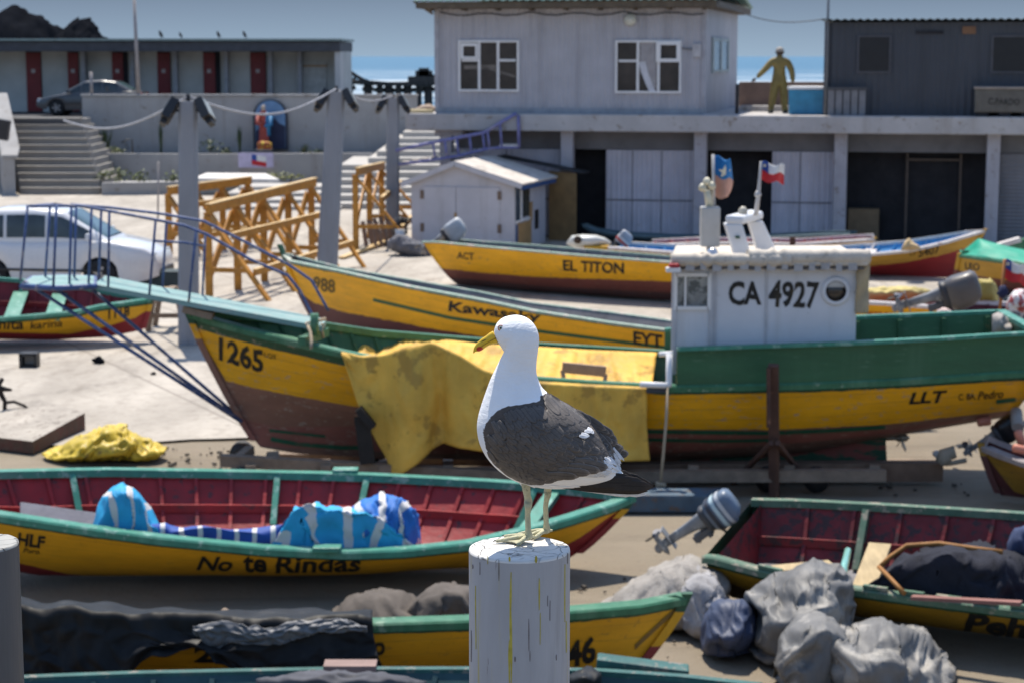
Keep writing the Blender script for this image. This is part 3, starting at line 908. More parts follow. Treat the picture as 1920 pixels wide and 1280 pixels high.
oil = mat('olive_yellow_oilskin', (.24, .18, .058), .6, .3, 3, .9, 7)
man = person('person', 'figure in olive yellow oilskins standing on the terrace with arms held out', js, es, [tuple(x * h for x in (r if isinstance(r, tuple) else (r, r))) for r in rr], pb, [oil])
tag(man, man.name and 'figure in olive yellow oilskins standing on the terrace with arms held out', 'person')
mb = MB(); c = J(0, .945, -.006); mb.lathe([(.001, -.075 * h), (.04 * h, -.06 * h), (.056 * h, -.015 * h), (.059 * h, .015 * h), (.045 * h, .045 * h), (.001, .058 * h)], c, n=14)
mb.box(c + Vector((0, -.058 * h, -.01 * h)), (.02 * h, .025 * h, .03 * h)); mb.box(c + Vector((-.06 * h, 0, -.01 * h)), (.012 * h, .025 * h, .035 * h)); mb.box(c + Vector((.06 * h, 0, -.01 * h)), (.012 * h, .025 * h, .035 * h))
mb.build('face', mat('dark_skin', (.07, .045, .035), .6), man)
mb = MB(); mb.lathe([(.064 * h, -.012 * h), (.062 * h, .02 * h), (.047 * h, .05 * h), (.002, .066 * h)], c + Vector((0, .004 * h, .012 * h)), n=14)
mb.build('cap', mat('pale_cap', (.42, .38, .33), .8), man)
for sx, hd in ((1, J(.205, .455, -.05)), (-1, J(-.372, .535, -.065))):
    mb = MB()
    d = Vector((.2, 0, -1)).normalized() if sx > 0 else Vector((-.8, 0, -.6)).normalized()
    sd = Vector((d.z, 0, -d.x))
    mb.lathe([(.008 * h, 0), (.022 * h, .012 * h), (.020 * h, .04 * h), (.01 * h, .05 * h)], hd, rot=d.to_track_quat('Z', 'Y').to_matrix(), n=8)
    for k in range(4):
        b0 = hd + d * .04 * h + sd * (k - 1.5) * .010 * h
        mb.tube([b0, b0 + d * .02 * h, b0 + d * (.035 + .004 * (k % 2)) * h + Vector((0, -.008 * h, 0))], [.006 * h, .0055 * h, .004 * h], 6)
    b0 = hd + d * .015 * h + sd * .02 * h
    mb.tube([b0, b0 + (d + sd).normalized() * .028 * h], [.007 * h, .005 * h], 6)
    mb.build('hand', mat('glove_dark', (.03, .028, .03), .7) if sx > 0 else MATS['dark_skin'], man)
mb = MB()
for sx in (.1, -.13):
    q = J(sx, 0, -.035); mb.box(q + Vector((0, 0, .022 * h)), (.075 * h, .15 * h, .044 * h))
mb.build('boots', mat('black_rubber', (.018, .018, .018), .5), man, bevel=.02)

# ------------------------------------------------------------------ upper left: terrace, long low building, wall, steps
YR = 78.0
ZTER = 2.6
XL = P(154, 200, YR).x
XR = P(782, 200, YR).x
zw = P(400, 181, YR).z
conc = mat('weathered_concrete', (.33, .32, .31), .9, .12, .8, .25, 10, wear=(.24, .215, .19), wear_amt=.35, wear_scale=2.5)
mb = MB(); mb.box(((-60 + XL) / 2, 88, ZTER / 2 - .02), (XL + 60, 26, ZTER - .02)); mb.box(((XL + XR) / 2, 90, 1.15), (XR - XL, 23.4, 2.3))
structure(mb.build('upper_path', mat('terrace_asphalt', (.07, .07, .072), .9, .15, .6, .3, 8)))
mb = MB(); mb.box(((XL + XR) / 2, YR + .15, zw / 2), (XR - XL, .3, zw)); mb.box(((XL + XR) / 2, YR + .15, zw + .04), (XR - XL + .1, .42, .08))
rw = single('retaining_wall', mb, conc, 'long grey concrete retaining wall behind the planter, with the painted niche', 'wall', ((XL + XR) / 2, YR, 0), bevel=.02)

YB = 84.0
XBR = P(638, 120, YB - 1.2).x
zr = P(400, 76, YB).z
zf = P(400, 97, YB).z
lb = thing('changing_rooms', 'long low flat roofed building with a row of dark red doors', 'building', (XBR - 12, YB, ZTER))
wallm = mat('pale_green_grey_wall', (.44, .445, .42), .85, .12, 1, .12, 12)
mb = MB(); mb.box((XBR - 20, YB + 2.6, (ZTER + zf) / 2), (40, 4, zf - ZTER)); mb.build('wall', wallm, lb)
mb = MB(); mb.box((XBR - 20, YB + 2.0, (zf + zr) / 2 - .03), (40.0, 6.4, zr - zf - .06)); mb.build('roof', mat('fascia_grey', (.065, .068, .078), .8), lb, bevel=.02)
mb = MB(); mb.box((XBR - 20 + .03, YB + 1.97, zr + .015), (40.1, 6.6, .09)); mb.build('roof_edge', mat('roof_edge_green', (.24, .30, .28)), lb)
mb = MB(); mb.box((XBR - .12, YB - .2, (ZTER + zf) / 2), (.24, 1.8, zf - ZTER - .01)); mb.build('side_wall', mat('end_wall_white', (.50, .49, .47), .85, .1, 1, .15, 12), lb)
redm = mat('dark_red_door', (.16, .013, .016), .5, .15, 3, .1, 14)
for u0, u1, op in ((50, 79, 0), (128, 149, 0), (211, 241, 1), (296, 321, 0), (382, 414, 1), (470, 500, 0)):
    x0, x1 = P(u0, 150, YB + .6).x, P(u1, 150, YB + .6).x
    w = x1 - x0
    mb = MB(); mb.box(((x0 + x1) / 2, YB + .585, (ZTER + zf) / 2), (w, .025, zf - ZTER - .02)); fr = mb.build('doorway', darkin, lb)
    mb = MB(); ww = w * (.68 if op else .94)
    mb.box((x0 + ww / 2 + .01, YB + .55, (ZTER + zf) / 2 - .02), (ww, .05, zf - ZTER - .08)); d = mb.build('door', redm, lb)
    mb = MB(); mb.box((x0 + ww * .5, YB + .52, ZTER + 1.75), (.16, .01, .16)); mb.build('number_plate', mat('plate_pale', (.4, .36, .35)), d)
for u in (158, 250, 330, 425, 508, 563):
    x = P(u, 150, YB + .2).x
    mb = MB(); mb.box((x, YB + .3, (ZTER + zf) / 2), (.16, .58, zf - ZTER - .004)); mb.build('partition', mat('partition_grey', (.28, .285, .30), .85), lb)
x0, x1 = P(568, 150, YB + .6).x, P(612, 150, YB + .6).x
mb = MB(); mb.box(((x0 + x1) / 2, YB + .55, (ZTER + zf) / 2 - .2), (x1 - x0, .05, zf - ZTER - .5)); mb.build('shutter', mat('pale_shutter', (.44, .45, .43)), lb)
mb = MB(); mb.box(((x0 + x1) / 2, YB + .5, P(590, 124, YB).z), (x1 - x0 + .1, .12, .09)); mb.build('shutter_beam', mat('wood_beam', (.38, .26, .16)), lb)

# birds on the roof edge
birdm = mat('dark_bird', (.022, .022, .022), .8)
for i, (u, hgt, lab) in enumerate(((302, 15, 'dark bird on the flat roof nearest the flagpole'), (339, 12, 'small dark bird second from the flagpole on the roof'),
                             (410, 14, 'dark bird third from the flagpole on the flat roof'), (459, 14, 'dark bird on the flat roof nearest the roof end'))):
    b0 = P(u, 74, YB - 2.5); b0.z = zr + .06
    s = (P(u, 74 - hgt, YB).z - P(u, 74, YB).z)
    mb = MB()
    mb.tube([b0 + Vector((.18 * s, 0, .18 * s)), b0 + Vector((.05 * s, 0, .38 * s)), b0 + Vector((-.08 * s, 0, .6 * s)), b0 + Vector((-.12 * s, 0, .76 * s)), b0 + Vector((-.14 * s, 0, .92 * s))],
            [.04 * s, .2 * s, .2 * s, .11 * s, .1 * s], 10)
    mb.tube([b0 + Vector((-.22 * s, 0, .9 * s)), b0 + Vector((-.36 * s, 0, .86 * s))], [.05 * s, .01 * s], 6)
    mb.tube([b0 + Vector((.1 * s, 0, .28 * s)), b0 + Vector((.34 * s, 0, .05 * s))], [.1 * s, .03 * s], 6)
    for q in (-.05, .06): mb.tube([b0 + Vector((q * s, 0, 0)), b0 + Vector((q * s, 0, .3 * s))], .025 * s, 5)
    single('bird', mb, birdm, lab, 'bird', b0, 'dark birds along the flat roof')

# flagpole rising from the wall
mb = MB(); p0 = P(260, 181, YR + .1); p0.z = zw; mb.tube([p0, Vector((p0.x - .08, p0.y, 7.6))], [.085, .06], 10)
single('flagpole', mb, mat('flagpole_grey', (.30, .27, .26), .5), 'tall bare flagpole standing on the retaining wall', 'flagpole', p0)
mb = MB(); p0 = P(172, 181, YR + .1); p0.z = zw; mb.tube([p0, Vector((p0.x, p0.y, P(172, 135, YR).z))], .06, 8)
single('short_post', mb, MATS['flagpole_grey'], 'short thin post on the wall in front of the dark saloon car', 'post', p0)

# flight of steps at the left
stepm = mat('step_concrete', (.27, .25, .225), .9, .12, 1, .2, 12)
n = 11
Y0, Y1 = G(110, 366).y, 75.6
mb = MB()
for i in range(n):
    y0 = lerp(Y0, Y1, i / n); z1 = ZTER * (i + 1) / n
    xl = P(lerp(36, 14, i / n), 300, y0).x; xr = P(lerp(186, 153, i / n), 300, y0).x
    mb.box(((xl + xr) / 2, (y0 + Y1) / 2 + .6, z1 / 2), (xr - xl, Y1 - y0 + 1.2, z1))
    mb.box(((xl + xr) / 2, y0 + .12, z1 + .018), (xr - xl + .02, .34, .036))
structure(mb.build('steps', stepm))
mb = MB()
fx = P(36, 330, Y0).x
fxy = lambda y: float(np.interp(y, [Y0, Y1], [fx, P(8, 240, Y1).x]))
fr = lambda y, z, d: Vector((fxy(y) - 3.2 * d - .04, y, z))
mb.prism([(Y0 - .4, 0), (Y0 - .4, 1.35), (Y0 + .3, 1.6), (Y1 - .8, 3.5), (Y1 + .6, 3.5), (Y1 + .6, 0)], fr, .13)
mb.prism([(Y0 - .45, 1.36), (Y0 + .3, 1.62), (Y1 - .8, 3.52), (Y1 - .8, 3.6), (Y0 + .3, 1.72), (Y0 - .45, 1.46)], lambda y, z, d: Vector((fxy(y) + .08 - 3.4 * d, y, z)), .17)
single('stair_wall', mb, conc, 'sloping concrete side wall at the left of the flight of steps', 'wall', (fx - .2, Y0, 0))
mb = MB(); q = P(2, 243, 60); mb.tube([Vector((q.x - .5, q.y, 0)), q + Vector((-.5, 0, -.1)), q], .06, 8); mb.box(q, (.5, .25, .62), Matrix.Rotation(R(10), 3, 'Y'))
single('floodlight', mb, mat('black_metal', (.022, .022, .024), .5), 'black floodlight cut off by the left edge above the stair wall', 'floodlight', (q.x, q.y, 0))

# planters
def bend(u0, u1, v, Y): return P(lerp(u0, u1, .5), v, Y)
zp = P(400, 288, 75.6).z
mb = MB()
def pw(a, b):
    x = lerp(P(170, 300, 75.6).x, P(700, 300, 76).x, a); y = 75.7 - .9 * math.sin(math.pi * min(1, a * 1.25)) * .6
    q = [(0, 0), (0, zp), (.28, zp), (.28, zp - .12), (2.1, zp - .12)][int(round(b * 4))]
    return Vector((x, y + q[0], q[1]))
mb.grid(pw, 40, 4, smooth=False)
single('upper_planter', mb, conc, 'long low curved concrete planter wall under the retaining wall', 'planter', (P(430, 300, 75.6).x, 75.6, 0))
zq = .46
mb = MB()
def pw2(a, b):
    x = lerp(P(186, 350, 70).x, P(372, 340, 72).x, a); y = 70.4 + 1.0 * a - .6 * math.sin(math.pi * a) * .5
    q = [(0, 0), (0, zq), (.3, zq), (.3, zq - .1), (2.6, zq - .1)][int(round(b * 4))]
    return Vector((x, y + q[0], q[1]))
mb.grid(pw2, 30, 4, smooth=False)
single('lower_planter', mb, conc, 'low kerbed planter with green plants beside the foot of the left steps', 'planter', (P(270, 350, 70).x, 70.5, 0))
mb = MB(); a, b = P(372, 322, 72), P(505, 322, 72)
mb.prism([(a.x, 70.5), (b.x + .6, 70.0), (b.x - .3, 73.5), (a.x, 73.8)], lambda x, y, d: Vector((x, y, .62 - d)), .16)
mb.prism([(a.x + .2, 71.2), (b.x - .5, 71.2), (b.x - .6, 73.3), (a.x + .2, 73.6)], lambda x, y, d: Vector((x, y, .455 - d)), .44)
single('stone_bench', mb, mat('pale_bench_slab', (.60, .57, .53), .85), 'broad pale stone bench slab in front of the planter', 'bench', ((a.x + b.x) / 2, 72, 0), bevel=.02)  # even pale stone colour of the bench

def plant(u, v, Y, z, hgt, wid, m, lab, seed, cat='plant', spiky=False, base_z=None):
    p = P(u, v, Y); p.z = z
    r = random.Random(seed)
    t = thing('spiky_plant' if spiky else 'leafy_plant', lab, cat, p, 'plants in the concrete planters')
    mb = MB()
    for i in range(70 if not spiky else 26):
        an = r.uniform(0, 2 * math.pi); el = r.uniform(.2, 1.0)
        if spiky:
            d = Vector((math.cos(an) * wid * .5 * r.random(), math.sin(an) * wid * .4 * r.random(), hgt * r.uniform(.6, 1)))
            s = Vector((math.cos(an + 1.57), math.sin(an + 1.57), 0)) * .04
            mb.add([p - s, p + s, p + d * .6 + s * .8, p + d, p + d * .6 - s * .8], [(0, 1, 2, 3, 4)])
        else:
            c = p + Vector((math.cos(an) * wid * .5 * r.random(), math.sin(an) * wid * .4 * r.random(), hgt * (el ** .7) * r.uniform(.5, 1)))
            L = r.uniform(.08, .17); a2 = r.uniform(0, 6.28); t2 = r.uniform(-.9, .9)
            d = Vector((math.cos(a2), math.sin(a2), t2)).normalized() * L
            s = d.cross(Vector((r.uniform(-1, 1), r.uniform(-1, 1), 1))).normalized() * L * .4
            mb.add([c, c + d * .5 + s, c + d, c + d * .5 - s], [(0, 1, 2, 3)])
    mb.build('leaves', m, t)
    mb = MB(); mb.tube([p - Vector((0, 0, .05)), p + Vector((0, 0, hgt * .55))], .025, 6); mb.build('stem', mat('stem_brown', (.10, .07, .04)), t)
leafd = mat('leaf_dark', (.035, .055, .022), .6, .4, 12)
leafl = mat('leaf_olive', (.10, .12, .035), .6, .4, 12)
zt = zp - .14
plist = [(176, 276, 1.1, .5, leafd, 'dark bushy plant at the left end of the upper planter', 0), (198, 280, .9, 1.3, leafd, 'tall spiky dark plant at the left end of the upper planter', 1),
         (212, 283, .9, .35, leafl, 'low olive plant beside the spiky one in the upper planter', 0), (302, 283, .25, 1.5, leafd, 'thin tall dark plant in the upper planter left of the concrete post', 1),
         (394, 279, 1.3, .75, leafd, 'broad dark green bush just right of the concrete post in the planter', 0), (450, 283, .3, 1.3, leafd, 'thin tall dark plant left of the painted niche', 1),
         (422, 283, .8, .3, leafd, 'small dark plant between the bush and the thin tall one', 0), (570, 281, .9, .5, leafd, 'dark plant right of the painted niche', 1), (595, 284, .8, .3, leafd, 'low dark plant right of the niche, the farther one', 0)]
for i, (u, v, w, h2, m, lab, sp) in enumerate(plist): plant(u, v, 76.6, zt, h2, w, m, lab, 40 + i, spiky=bool(sp))
for i, (u, w, h2, m, lab) in enumerate(((194, .9, .55, leafl, 'yellow green plant at the left end of the lower planter'), (224, 1.1, .7, leafl, 'largest leafy plant in the lower planter'),
                                 (262, .7, .55, leafl, 'upright leafy plant in the middle of the lower planter'), (326, .8, .5, leafl, 'leafy plant at the right end of the lower planter'))):
    plant(u, 335, 71.6, zq - .12, h2, w, m, lab, 60 + i)
for i, (u, w, h2, lab) in enumerate(((514, .9, .5, 'yellow green plant in the gap right of the stone bench'), (545, 1.2, .35, 'low spreading green plant right of the yellow green one'))):
    plant(u, 326, 74.4, .25, h2, w, mat('leaf_yellowgreen', (.16, .17, .04), .6, .4, 12), lab, 70 + i)
mb = MB(); q0, q1 = P(228, 268, 76.4), P(248, 262, 76.4)
mb.tube([Vector((q1.x, 76.4, zt)), q1, q1.lerp(q0, .5) + Vector((0, 0, .05)), q0], .035, 6)
single('bent_pipe', mb, mat('dark_pipe', (.06, .06, .06)), 'thin bent dark pipe standing in the upper planter', 'pipe', (q1.x, 76.4, zt))

# painted niche with the saint
na, nb_ = P(476, 276, YR), P(541, 276, YR)
cx, ww = (na.x + nb_.x) / 2, (nb_.x - na.x)
zb, ztop = P(508, 281, YR).z, P(508, 187, YR).z
sn = thing('wall_shrine', 'arched blue and black painted niche on the retaining wall', 'shrine', (cx, YR - .1, zb))
def arch(k, z0, n=20):
    r = ww / 2 * k
    zc = ztop - r - (1 - k) * .3
    return [(-r, z0), (r, z0)] + [(r * math.cos(math.pi * i / n), zc + r * math.sin(math.pi * i / n)) for i in range(n + 1)]
mb = MB(); mb.prism(arch(1.0, zb), lambda x, z, d: Vector((cx + x, YR - .16 + d, z)), .15); mb.build('arch_frame', mat('arch_dark', (.03, .035, .05)), sn)
mb = MB(); mb.prism(arch(.86, zb + .06), lambda x, z, d: Vector((cx + x, YR - .18 + d, z)), .015); mb.build('painted_sky', mat('mural_sky', (.12, .22, .36), .7, .4, 1.2), sn)
mb = MB()
hl = [(-ww * .42, zb + .07), (ww * .42, zb + .07), (ww * .42, zb + .95), (ww * .25, zb + 1.05), (ww * .12, zb + 1.28), (ww * .02, zb + 1.0), (-ww * .2, zb + .9), (-ww * .42, zb + .75)]
mb.prism(hl, lambda x, z, d: Vector((cx + x, YR - .196 + d, z)), .012); mb.build('painted_hills', mat('mural_night', (.018, .025, .06), .7, .3, 2), sn)
sp_ = P(495, 270, YR - .6); sp_.z = zp + .02
hs = P(495, 194, YR - .6).z - sp_.z
st = thing('saint_statue', 'small robed statue in red and blue in front of the painted niche', 'statue', sp_)
mb = MB(); mb.lathe([(.21, .0), (.19, .25 * hs), (.17, .5 * hs), (.16, .68 * hs), (.12, .78 * hs), (.06, .83 * hs)], sp_ + Vector((0, 0, .06)), n=16)
mb.tube([sp_ + Vector((-.2, -.02, .74 * hs)), sp_ + Vector((-.25, -.14, .58 * hs)), sp_ + Vector((-.02, -.26, .55 * hs))], [.09, .085, .06], 8); mb.build('robe', mat('red_robe', (.30, .05, .035), .6), st)
mb = MB(); mb.lathe([(.15, .30 * hs), (.17, .6 * hs), (.15, .72 * hs), (.07, .8 * hs)], sp_ + Vector((.11, .03, .02)), n=14)
mb.tube([sp_ + Vector((.26, 0, .72 * hs)), sp_ + Vector((.3, -.12, .55 * hs)), sp_ + Vector((.08, -.27, .52 * hs))], [.09, .085, .06], 8); mb.build('cloak', mat('blue_cloak', (.03, .17, .34), .6), st)
mb = MB(); mb.lathe([(.02, -.13), (.07, -.09), (.09, 0), (.08, .08), (.02, .12)], sp_ + Vector((0, -.03, .90 * hs)), n=12); mb.build('head', mat('statue_face', (.45, .36, .28)), st)
mb = MB(); mb.lathe([(.34, 0), (.34, .08)], sp_, n=14); mb.build('base', conc, st)
fl = MB(); heap(fl, [(482, 268), (490, 264), (505, 266), (510, 270)], [(482, 281), (510, 281)], 76.2, .3, .06, seed=3)
single('flower_box', fl, mat('yellow_flowers', (.45, .32, .03), .8, .5, 14, wear=(.25, .06, .02), wear_amt=.8), 'box of yellow and red flowers at the feet of the statue', 'flowers', P(496, 281, 76.2))
# lavender poster with the flag
q0, q1 = P(447, 315, 75.0), P(512, 287, 75.0)
yy = 75.05
ps = thing('flag_poster', 'lavender poster showing a white and red flag on the planter wall', 'poster', ((q0.x + q1.x) / 2, yy, q0.z))
mb = MB(); mb.box(((q0.x + q1.x) / 2, yy, (q0.z + q1.z) / 2), (q1.x - q0.x, .03, q1.z - q0.z)); mb.build('sheet', mat('lavender_sheet', (.50, .45, .60), .7), ps)
mb = MB()
f2 = lambda a, b: Vector((lerp(q0.x, q1.x, .38 + .42 * a), yy - .02, lerp(q0.z, q1.z, lerp(.2, .9, b) - .16 * a)))
mb.grid(lambda a, b: f2(a, b * .45), 6, 2, 0); mb.grid(lambda a, b: f2(.35 + a * .65, .45 + b * .55), 6, 2, 1); mb.grid(lambda a, b: f2(a * .35, .45 + b * .55), 4, 2, 2)
mb.build('flag_print', [mat('flag_red', (.50, .025, .03), .7, .1), mat('flag_white', (.68, .67, .66), .7, .08), mat('flag_blue', (.02, .07, .30), .7, .1)], ps)

# broad steps of the beach stair
mb = MB()
stp = mat('pale_step', (.42, .395, .36), .9, .1, 1, .2, 12)  # even pale concrete colour of the broad steps
NS = 12
for i in range(NS):
    y0 = lerp(64, 77.2, i / NS); z1 = 2.3 * (i + 1) / NS
    xl = P(lerp(612, 672, i / NS), 350, y0).x if i < 6 else P(lerp(690, 772, (i - 6) / 5), 300, y0).x
    mb.box(((xl + -1.9) / 2, (y0 + 77.6) / 2, z1 / 2), (-1.9 - xl, 77.6 - y0, z1))
structure(mb.build('beach_steps', stp))
mb = MB()
for i in range(4):
    y0 = lerp(63.6, 69.5, i / 4); z1 = .12 * (i + 1)
    xl = P(lerp(380, 470, i / 4), 370, y0).x; xr = P(640, 350, y0).x
    mb.box(((xl + xr) / 2, (y0 + 70) / 2, z1 / 2), (xr - xl, 70 - y0, z1 - .002))
structure(mb.build('low_steps', stp))
# ------------------------------------------------------------------ the white hut in front of the building
HD = Vector((math.cos(R(-12)), math.sin(R(-12)), 0)); HI = Vector((math.sin(R(17)), math.cos(R(17)), 0))
HO = G(772, 470)
hw = 2.72; hd_ = 2.9
def HP(a, b, z): return HO + HD * a + HI * b + Vector((0, 0, z))
ze = P(768, 336, HO.y).z - .05
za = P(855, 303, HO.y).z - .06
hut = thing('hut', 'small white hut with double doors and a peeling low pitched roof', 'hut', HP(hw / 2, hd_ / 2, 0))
hutw = mat('hut_white', (.48, .465, .49), .7, .08, 2, .1, 20, wear=(.33, .30, .29), wear_amt=.25, wear_scale=5)
hutm = hw * .44
mb = MB(); mb.prism([(0, 0), (hw, 0), (hw, ze), (hutm, za), (0, ze)], lambda x, z, d: HP(x, d, z), .08); mb.build('front_wall', hutw, hut)
mb = MB(); mb.prism([(0, 0), (hw, 0), (hw, ze), (hutm, za), (0, ze)], lambda x, z, d: HP(x, hd_ - .08 + d, z), .08); mb.build('rear_wall', hutw, hut)
mb = MB()
def side(mb, b0, b1, z0, z1, a=hw, t=.06, mi=0):
    mb.add([HP(a - t, b0, z0), HP(a, b0, z0), HP(a, b1, z0), HP(a - t, b1, z0), HP(a - t, b0, z1), HP(a, b0, z1), HP(a, b1, z1), HP(a - t, b1, z1)],
           [(3, 2, 1, 0), (4, 5, 6, 7), (0, 1, 5, 4), (1, 2, 6, 5), (2, 3, 7, 6), (3, 0, 4, 7)], mi)
side(mb, .08, hd_ - .08, 0, ze - .003); mb.build('side_wall', hutw, hut); mb = MB(); side(mb, .08, hd_ - .08, 0, ze - .003, a=.06); mb.build('side_wall', hutw, hut)
mb = MB(); side(mb, .12, .5, .8, 1.75, hw + .012, .02); side(mb, .75, 1.35, .85, 1.72, hw + .012, .02); mb.build('window', glass_mat('hut_glass', (.02, .03, .035)), hut)
mb = MB(); side(mb, .5, .56, .8, 1.78, hw + .03, .03); side(mb, .12, 1.4, .76, .80, hw + .03, .03); mb.build('window_frame', white, hut)
mb = MB(); side(mb, .1, .3, .05, .7, hw + .012, .02); mb.build('blue_panel', mat('blue_panel', (.05, .09, .18)), hut)
ply = mat('raw_plywood', (.36, .22, .09), .75, .2, 5, .2, 20)
mb = MB(); side(mb, .3, 1.5, .05, .72, hw + .02, .03); side(mb, 1.35, 1.6, .72, 1.2, hw + .02, .03); mb.build('plywood_patch', ply, hut)
mb = MB(); side(mb, 1.85, 2.2, .45, .95, hw + .012, .02); mb.build('hatch', blk, hut)
roofp = mat('peeling_roof', (.56, .51, .455), .85, .14, 3, .4, 14, wear=(.23, .20, .17), wear_amt=.35, wear_scale=5)
mb = MB()
for x0, zz0, x1, zz1 in ((-.24, ze - .10, hutm, za + .02), (hutm, za + .02, hw + .26, ze - .10)):
    mb.grid(lambda a, b, x0=x0, x1=x1, zz0=zz0, zz1=zz1: HP(lerp(x0, x1, a), lerp(-.16, hd_ + .25, b), lerp(zz0, zz1, a) + .05 + .012 * noise.noise(Vector((a * 5, b * 9, x0)))), 14, 16, smooth=False)
mb.build('roof', roofp, hut, solid=.05)
mb = MB()
mb.bar(HP(-.22, -.15, ze - .10), HP(hutm, -.15, za + .02), .05, .12); mb.bar(HP(hutm, -.15, za + .02), HP(hw + .24, -.15, ze - .10), .05, .12); mb.build('barge_board', hutw, hut)
mb = MB(); mb.bar(HP(hw + .22, -.1, ze - .12), HP(hw + .22, hd_ + .2, ze - .12), .04, .14); mb.build('eaves_board', mat('blue_eaves', (.03, .075, .20), .6), hut)
for i, (x0, x1) in enumerate(((.30, hutm - .01), (hutm + .01, hw - .38))):
    mb = MB(); mb.prism([(x0, .03), (x1, .03), (x1, ze - .14), (x0, ze - .14)], lambda x, z, d: HP(x, -.03 + d, z), .028); d = mb.build('door', hutw, hut, bevel=.008)
    mb = MB()
    for zz in (.5, 1.35): mb.prism([(x0 - .05 if i == 0 else x1 - .05, zz), (x0 + .05 if i == 0 else x1 + .05, zz), (x0 + .05 if i == 0 else x1 + .05, zz + .22), (x0 - .05 if i == 0 else x1 - .05, zz + .22)], lambda x, z, d: HP(x, -.042 + d, z), .01)
    mb.build('hinge', mat('rusty_iron', (.16, .11, .08), .8), d)
mb = MB(); mb.prism([(hutm - .04, .55), (hutm + .02, .55), (hutm + .02, 1.0), (hutm - .04, 1.0)], lambda x, z, d: HP(x, -.05 + d, z), .02); mb.build('latch_bar', ply, hut)
# plywood screen behind it and a dark roofed lean-to
mb = MB(); q0, q1 = HP(hw - .05, hd_ + .5, 0), HP(hw + .75, hd_ + .35, 0)
mb.add([q0, q1, q1 + Vector((0, 0, 1.85)), q0 + Vector((0, 0, 1.9)), q0 + HI * .04, q1 + HI * .04, q1 + HI * .04 + Vector((0, 0, 1.85)), q0 + HI * .04 + Vector((0, 0, 1.9))],
       [(0, 1, 2, 3), (7, 6, 5, 4), (0, 4, 5, 1), (1, 5, 6, 2), (2, 6, 7, 3), (3, 7, 4, 0)])
single('plywood_screen', mb, mat('brown_ply', (.22, .14, .06), .8, .2, 4), 'tall brown plywood sheet standing upright behind the right corner of the hut', 'board', q0)
mb = MB(); mb.grid(lambda a, b: HP(lerp(hutm + .1, hw + .95, a), lerp(hd_ + .28, hd_ + 1.0, b), lerp(za + .02, ze + .03, a) + .03), 8, 3)
single('black_roof_sheet', mb, mat('black_felt', (.03, .03, .032), .8), 'strip of black roofing felt behind the white hut roof', 'roofing', HP(hw, hd_ + .4, ze), solid=.04)

# blue railed pulpit leaning over the hut roof
bluem = mat('faded_blue_tube', (.16, .16, .34), .45, .2, 8, .1, 30, wear=(.40, .34, .32), wear_amt=.3)
YG = HO.y + 2.2
gw = thing('blue_gangway', 'faded blue railed pulpit lying across the roof of the white hut', 'gangway', P(880, 300, YG))
for dy, nm in ((0, 0), (.75, 1)):
    mb = MB()
    y = YG + dy
    top = [P(742, 283, y), P(800, 270, y), P(857, 259, y), P(909, 249, y), P(938, 231, y), P(968, 213, y), P(972, 217, y), P(973, 277, y)]
    mb.tube(top, .045, 8); mb.build('handrail', bluem, gw)
    mb = MB(); mb.tube([P(748, 309, y), P(800, 302, y), P(857, 293, y), P(912, 280, y), P(940, 277, y), P(973, 277, y)], .04, 8); mb.build('side_tube', bluem, gw)
    for u, vt, vb in ((812, 268, 299), (834, 264, 297), (856, 259, 294), (880, 254, 289), (905, 250, 283), (914, 247, 281), (937, 232, 277)):
        mb = MB(); mb.tube([P(u, vt, y), P(u + 4, vb, y)], .036, 6); mb.build('post', bluem, gw)
mb = MB()
for i in range(9): q = P(lerp(760, 905, i / 8), lerp(307, 283, i / 8), YG); mb.box(q + Vector((0, .38, .03)), (.18, .8, .03))
mb.build('deck_boards', mat('grey_deck', (.30, .27, .25), .9), gw)
mb = MB(); mb.box(P(955, 276, YG) + Vector((0, .38, .03)), (.52, .8, .05)); mb.build('end_board', mat('pale_board', (.55, .50, .45)), gw)

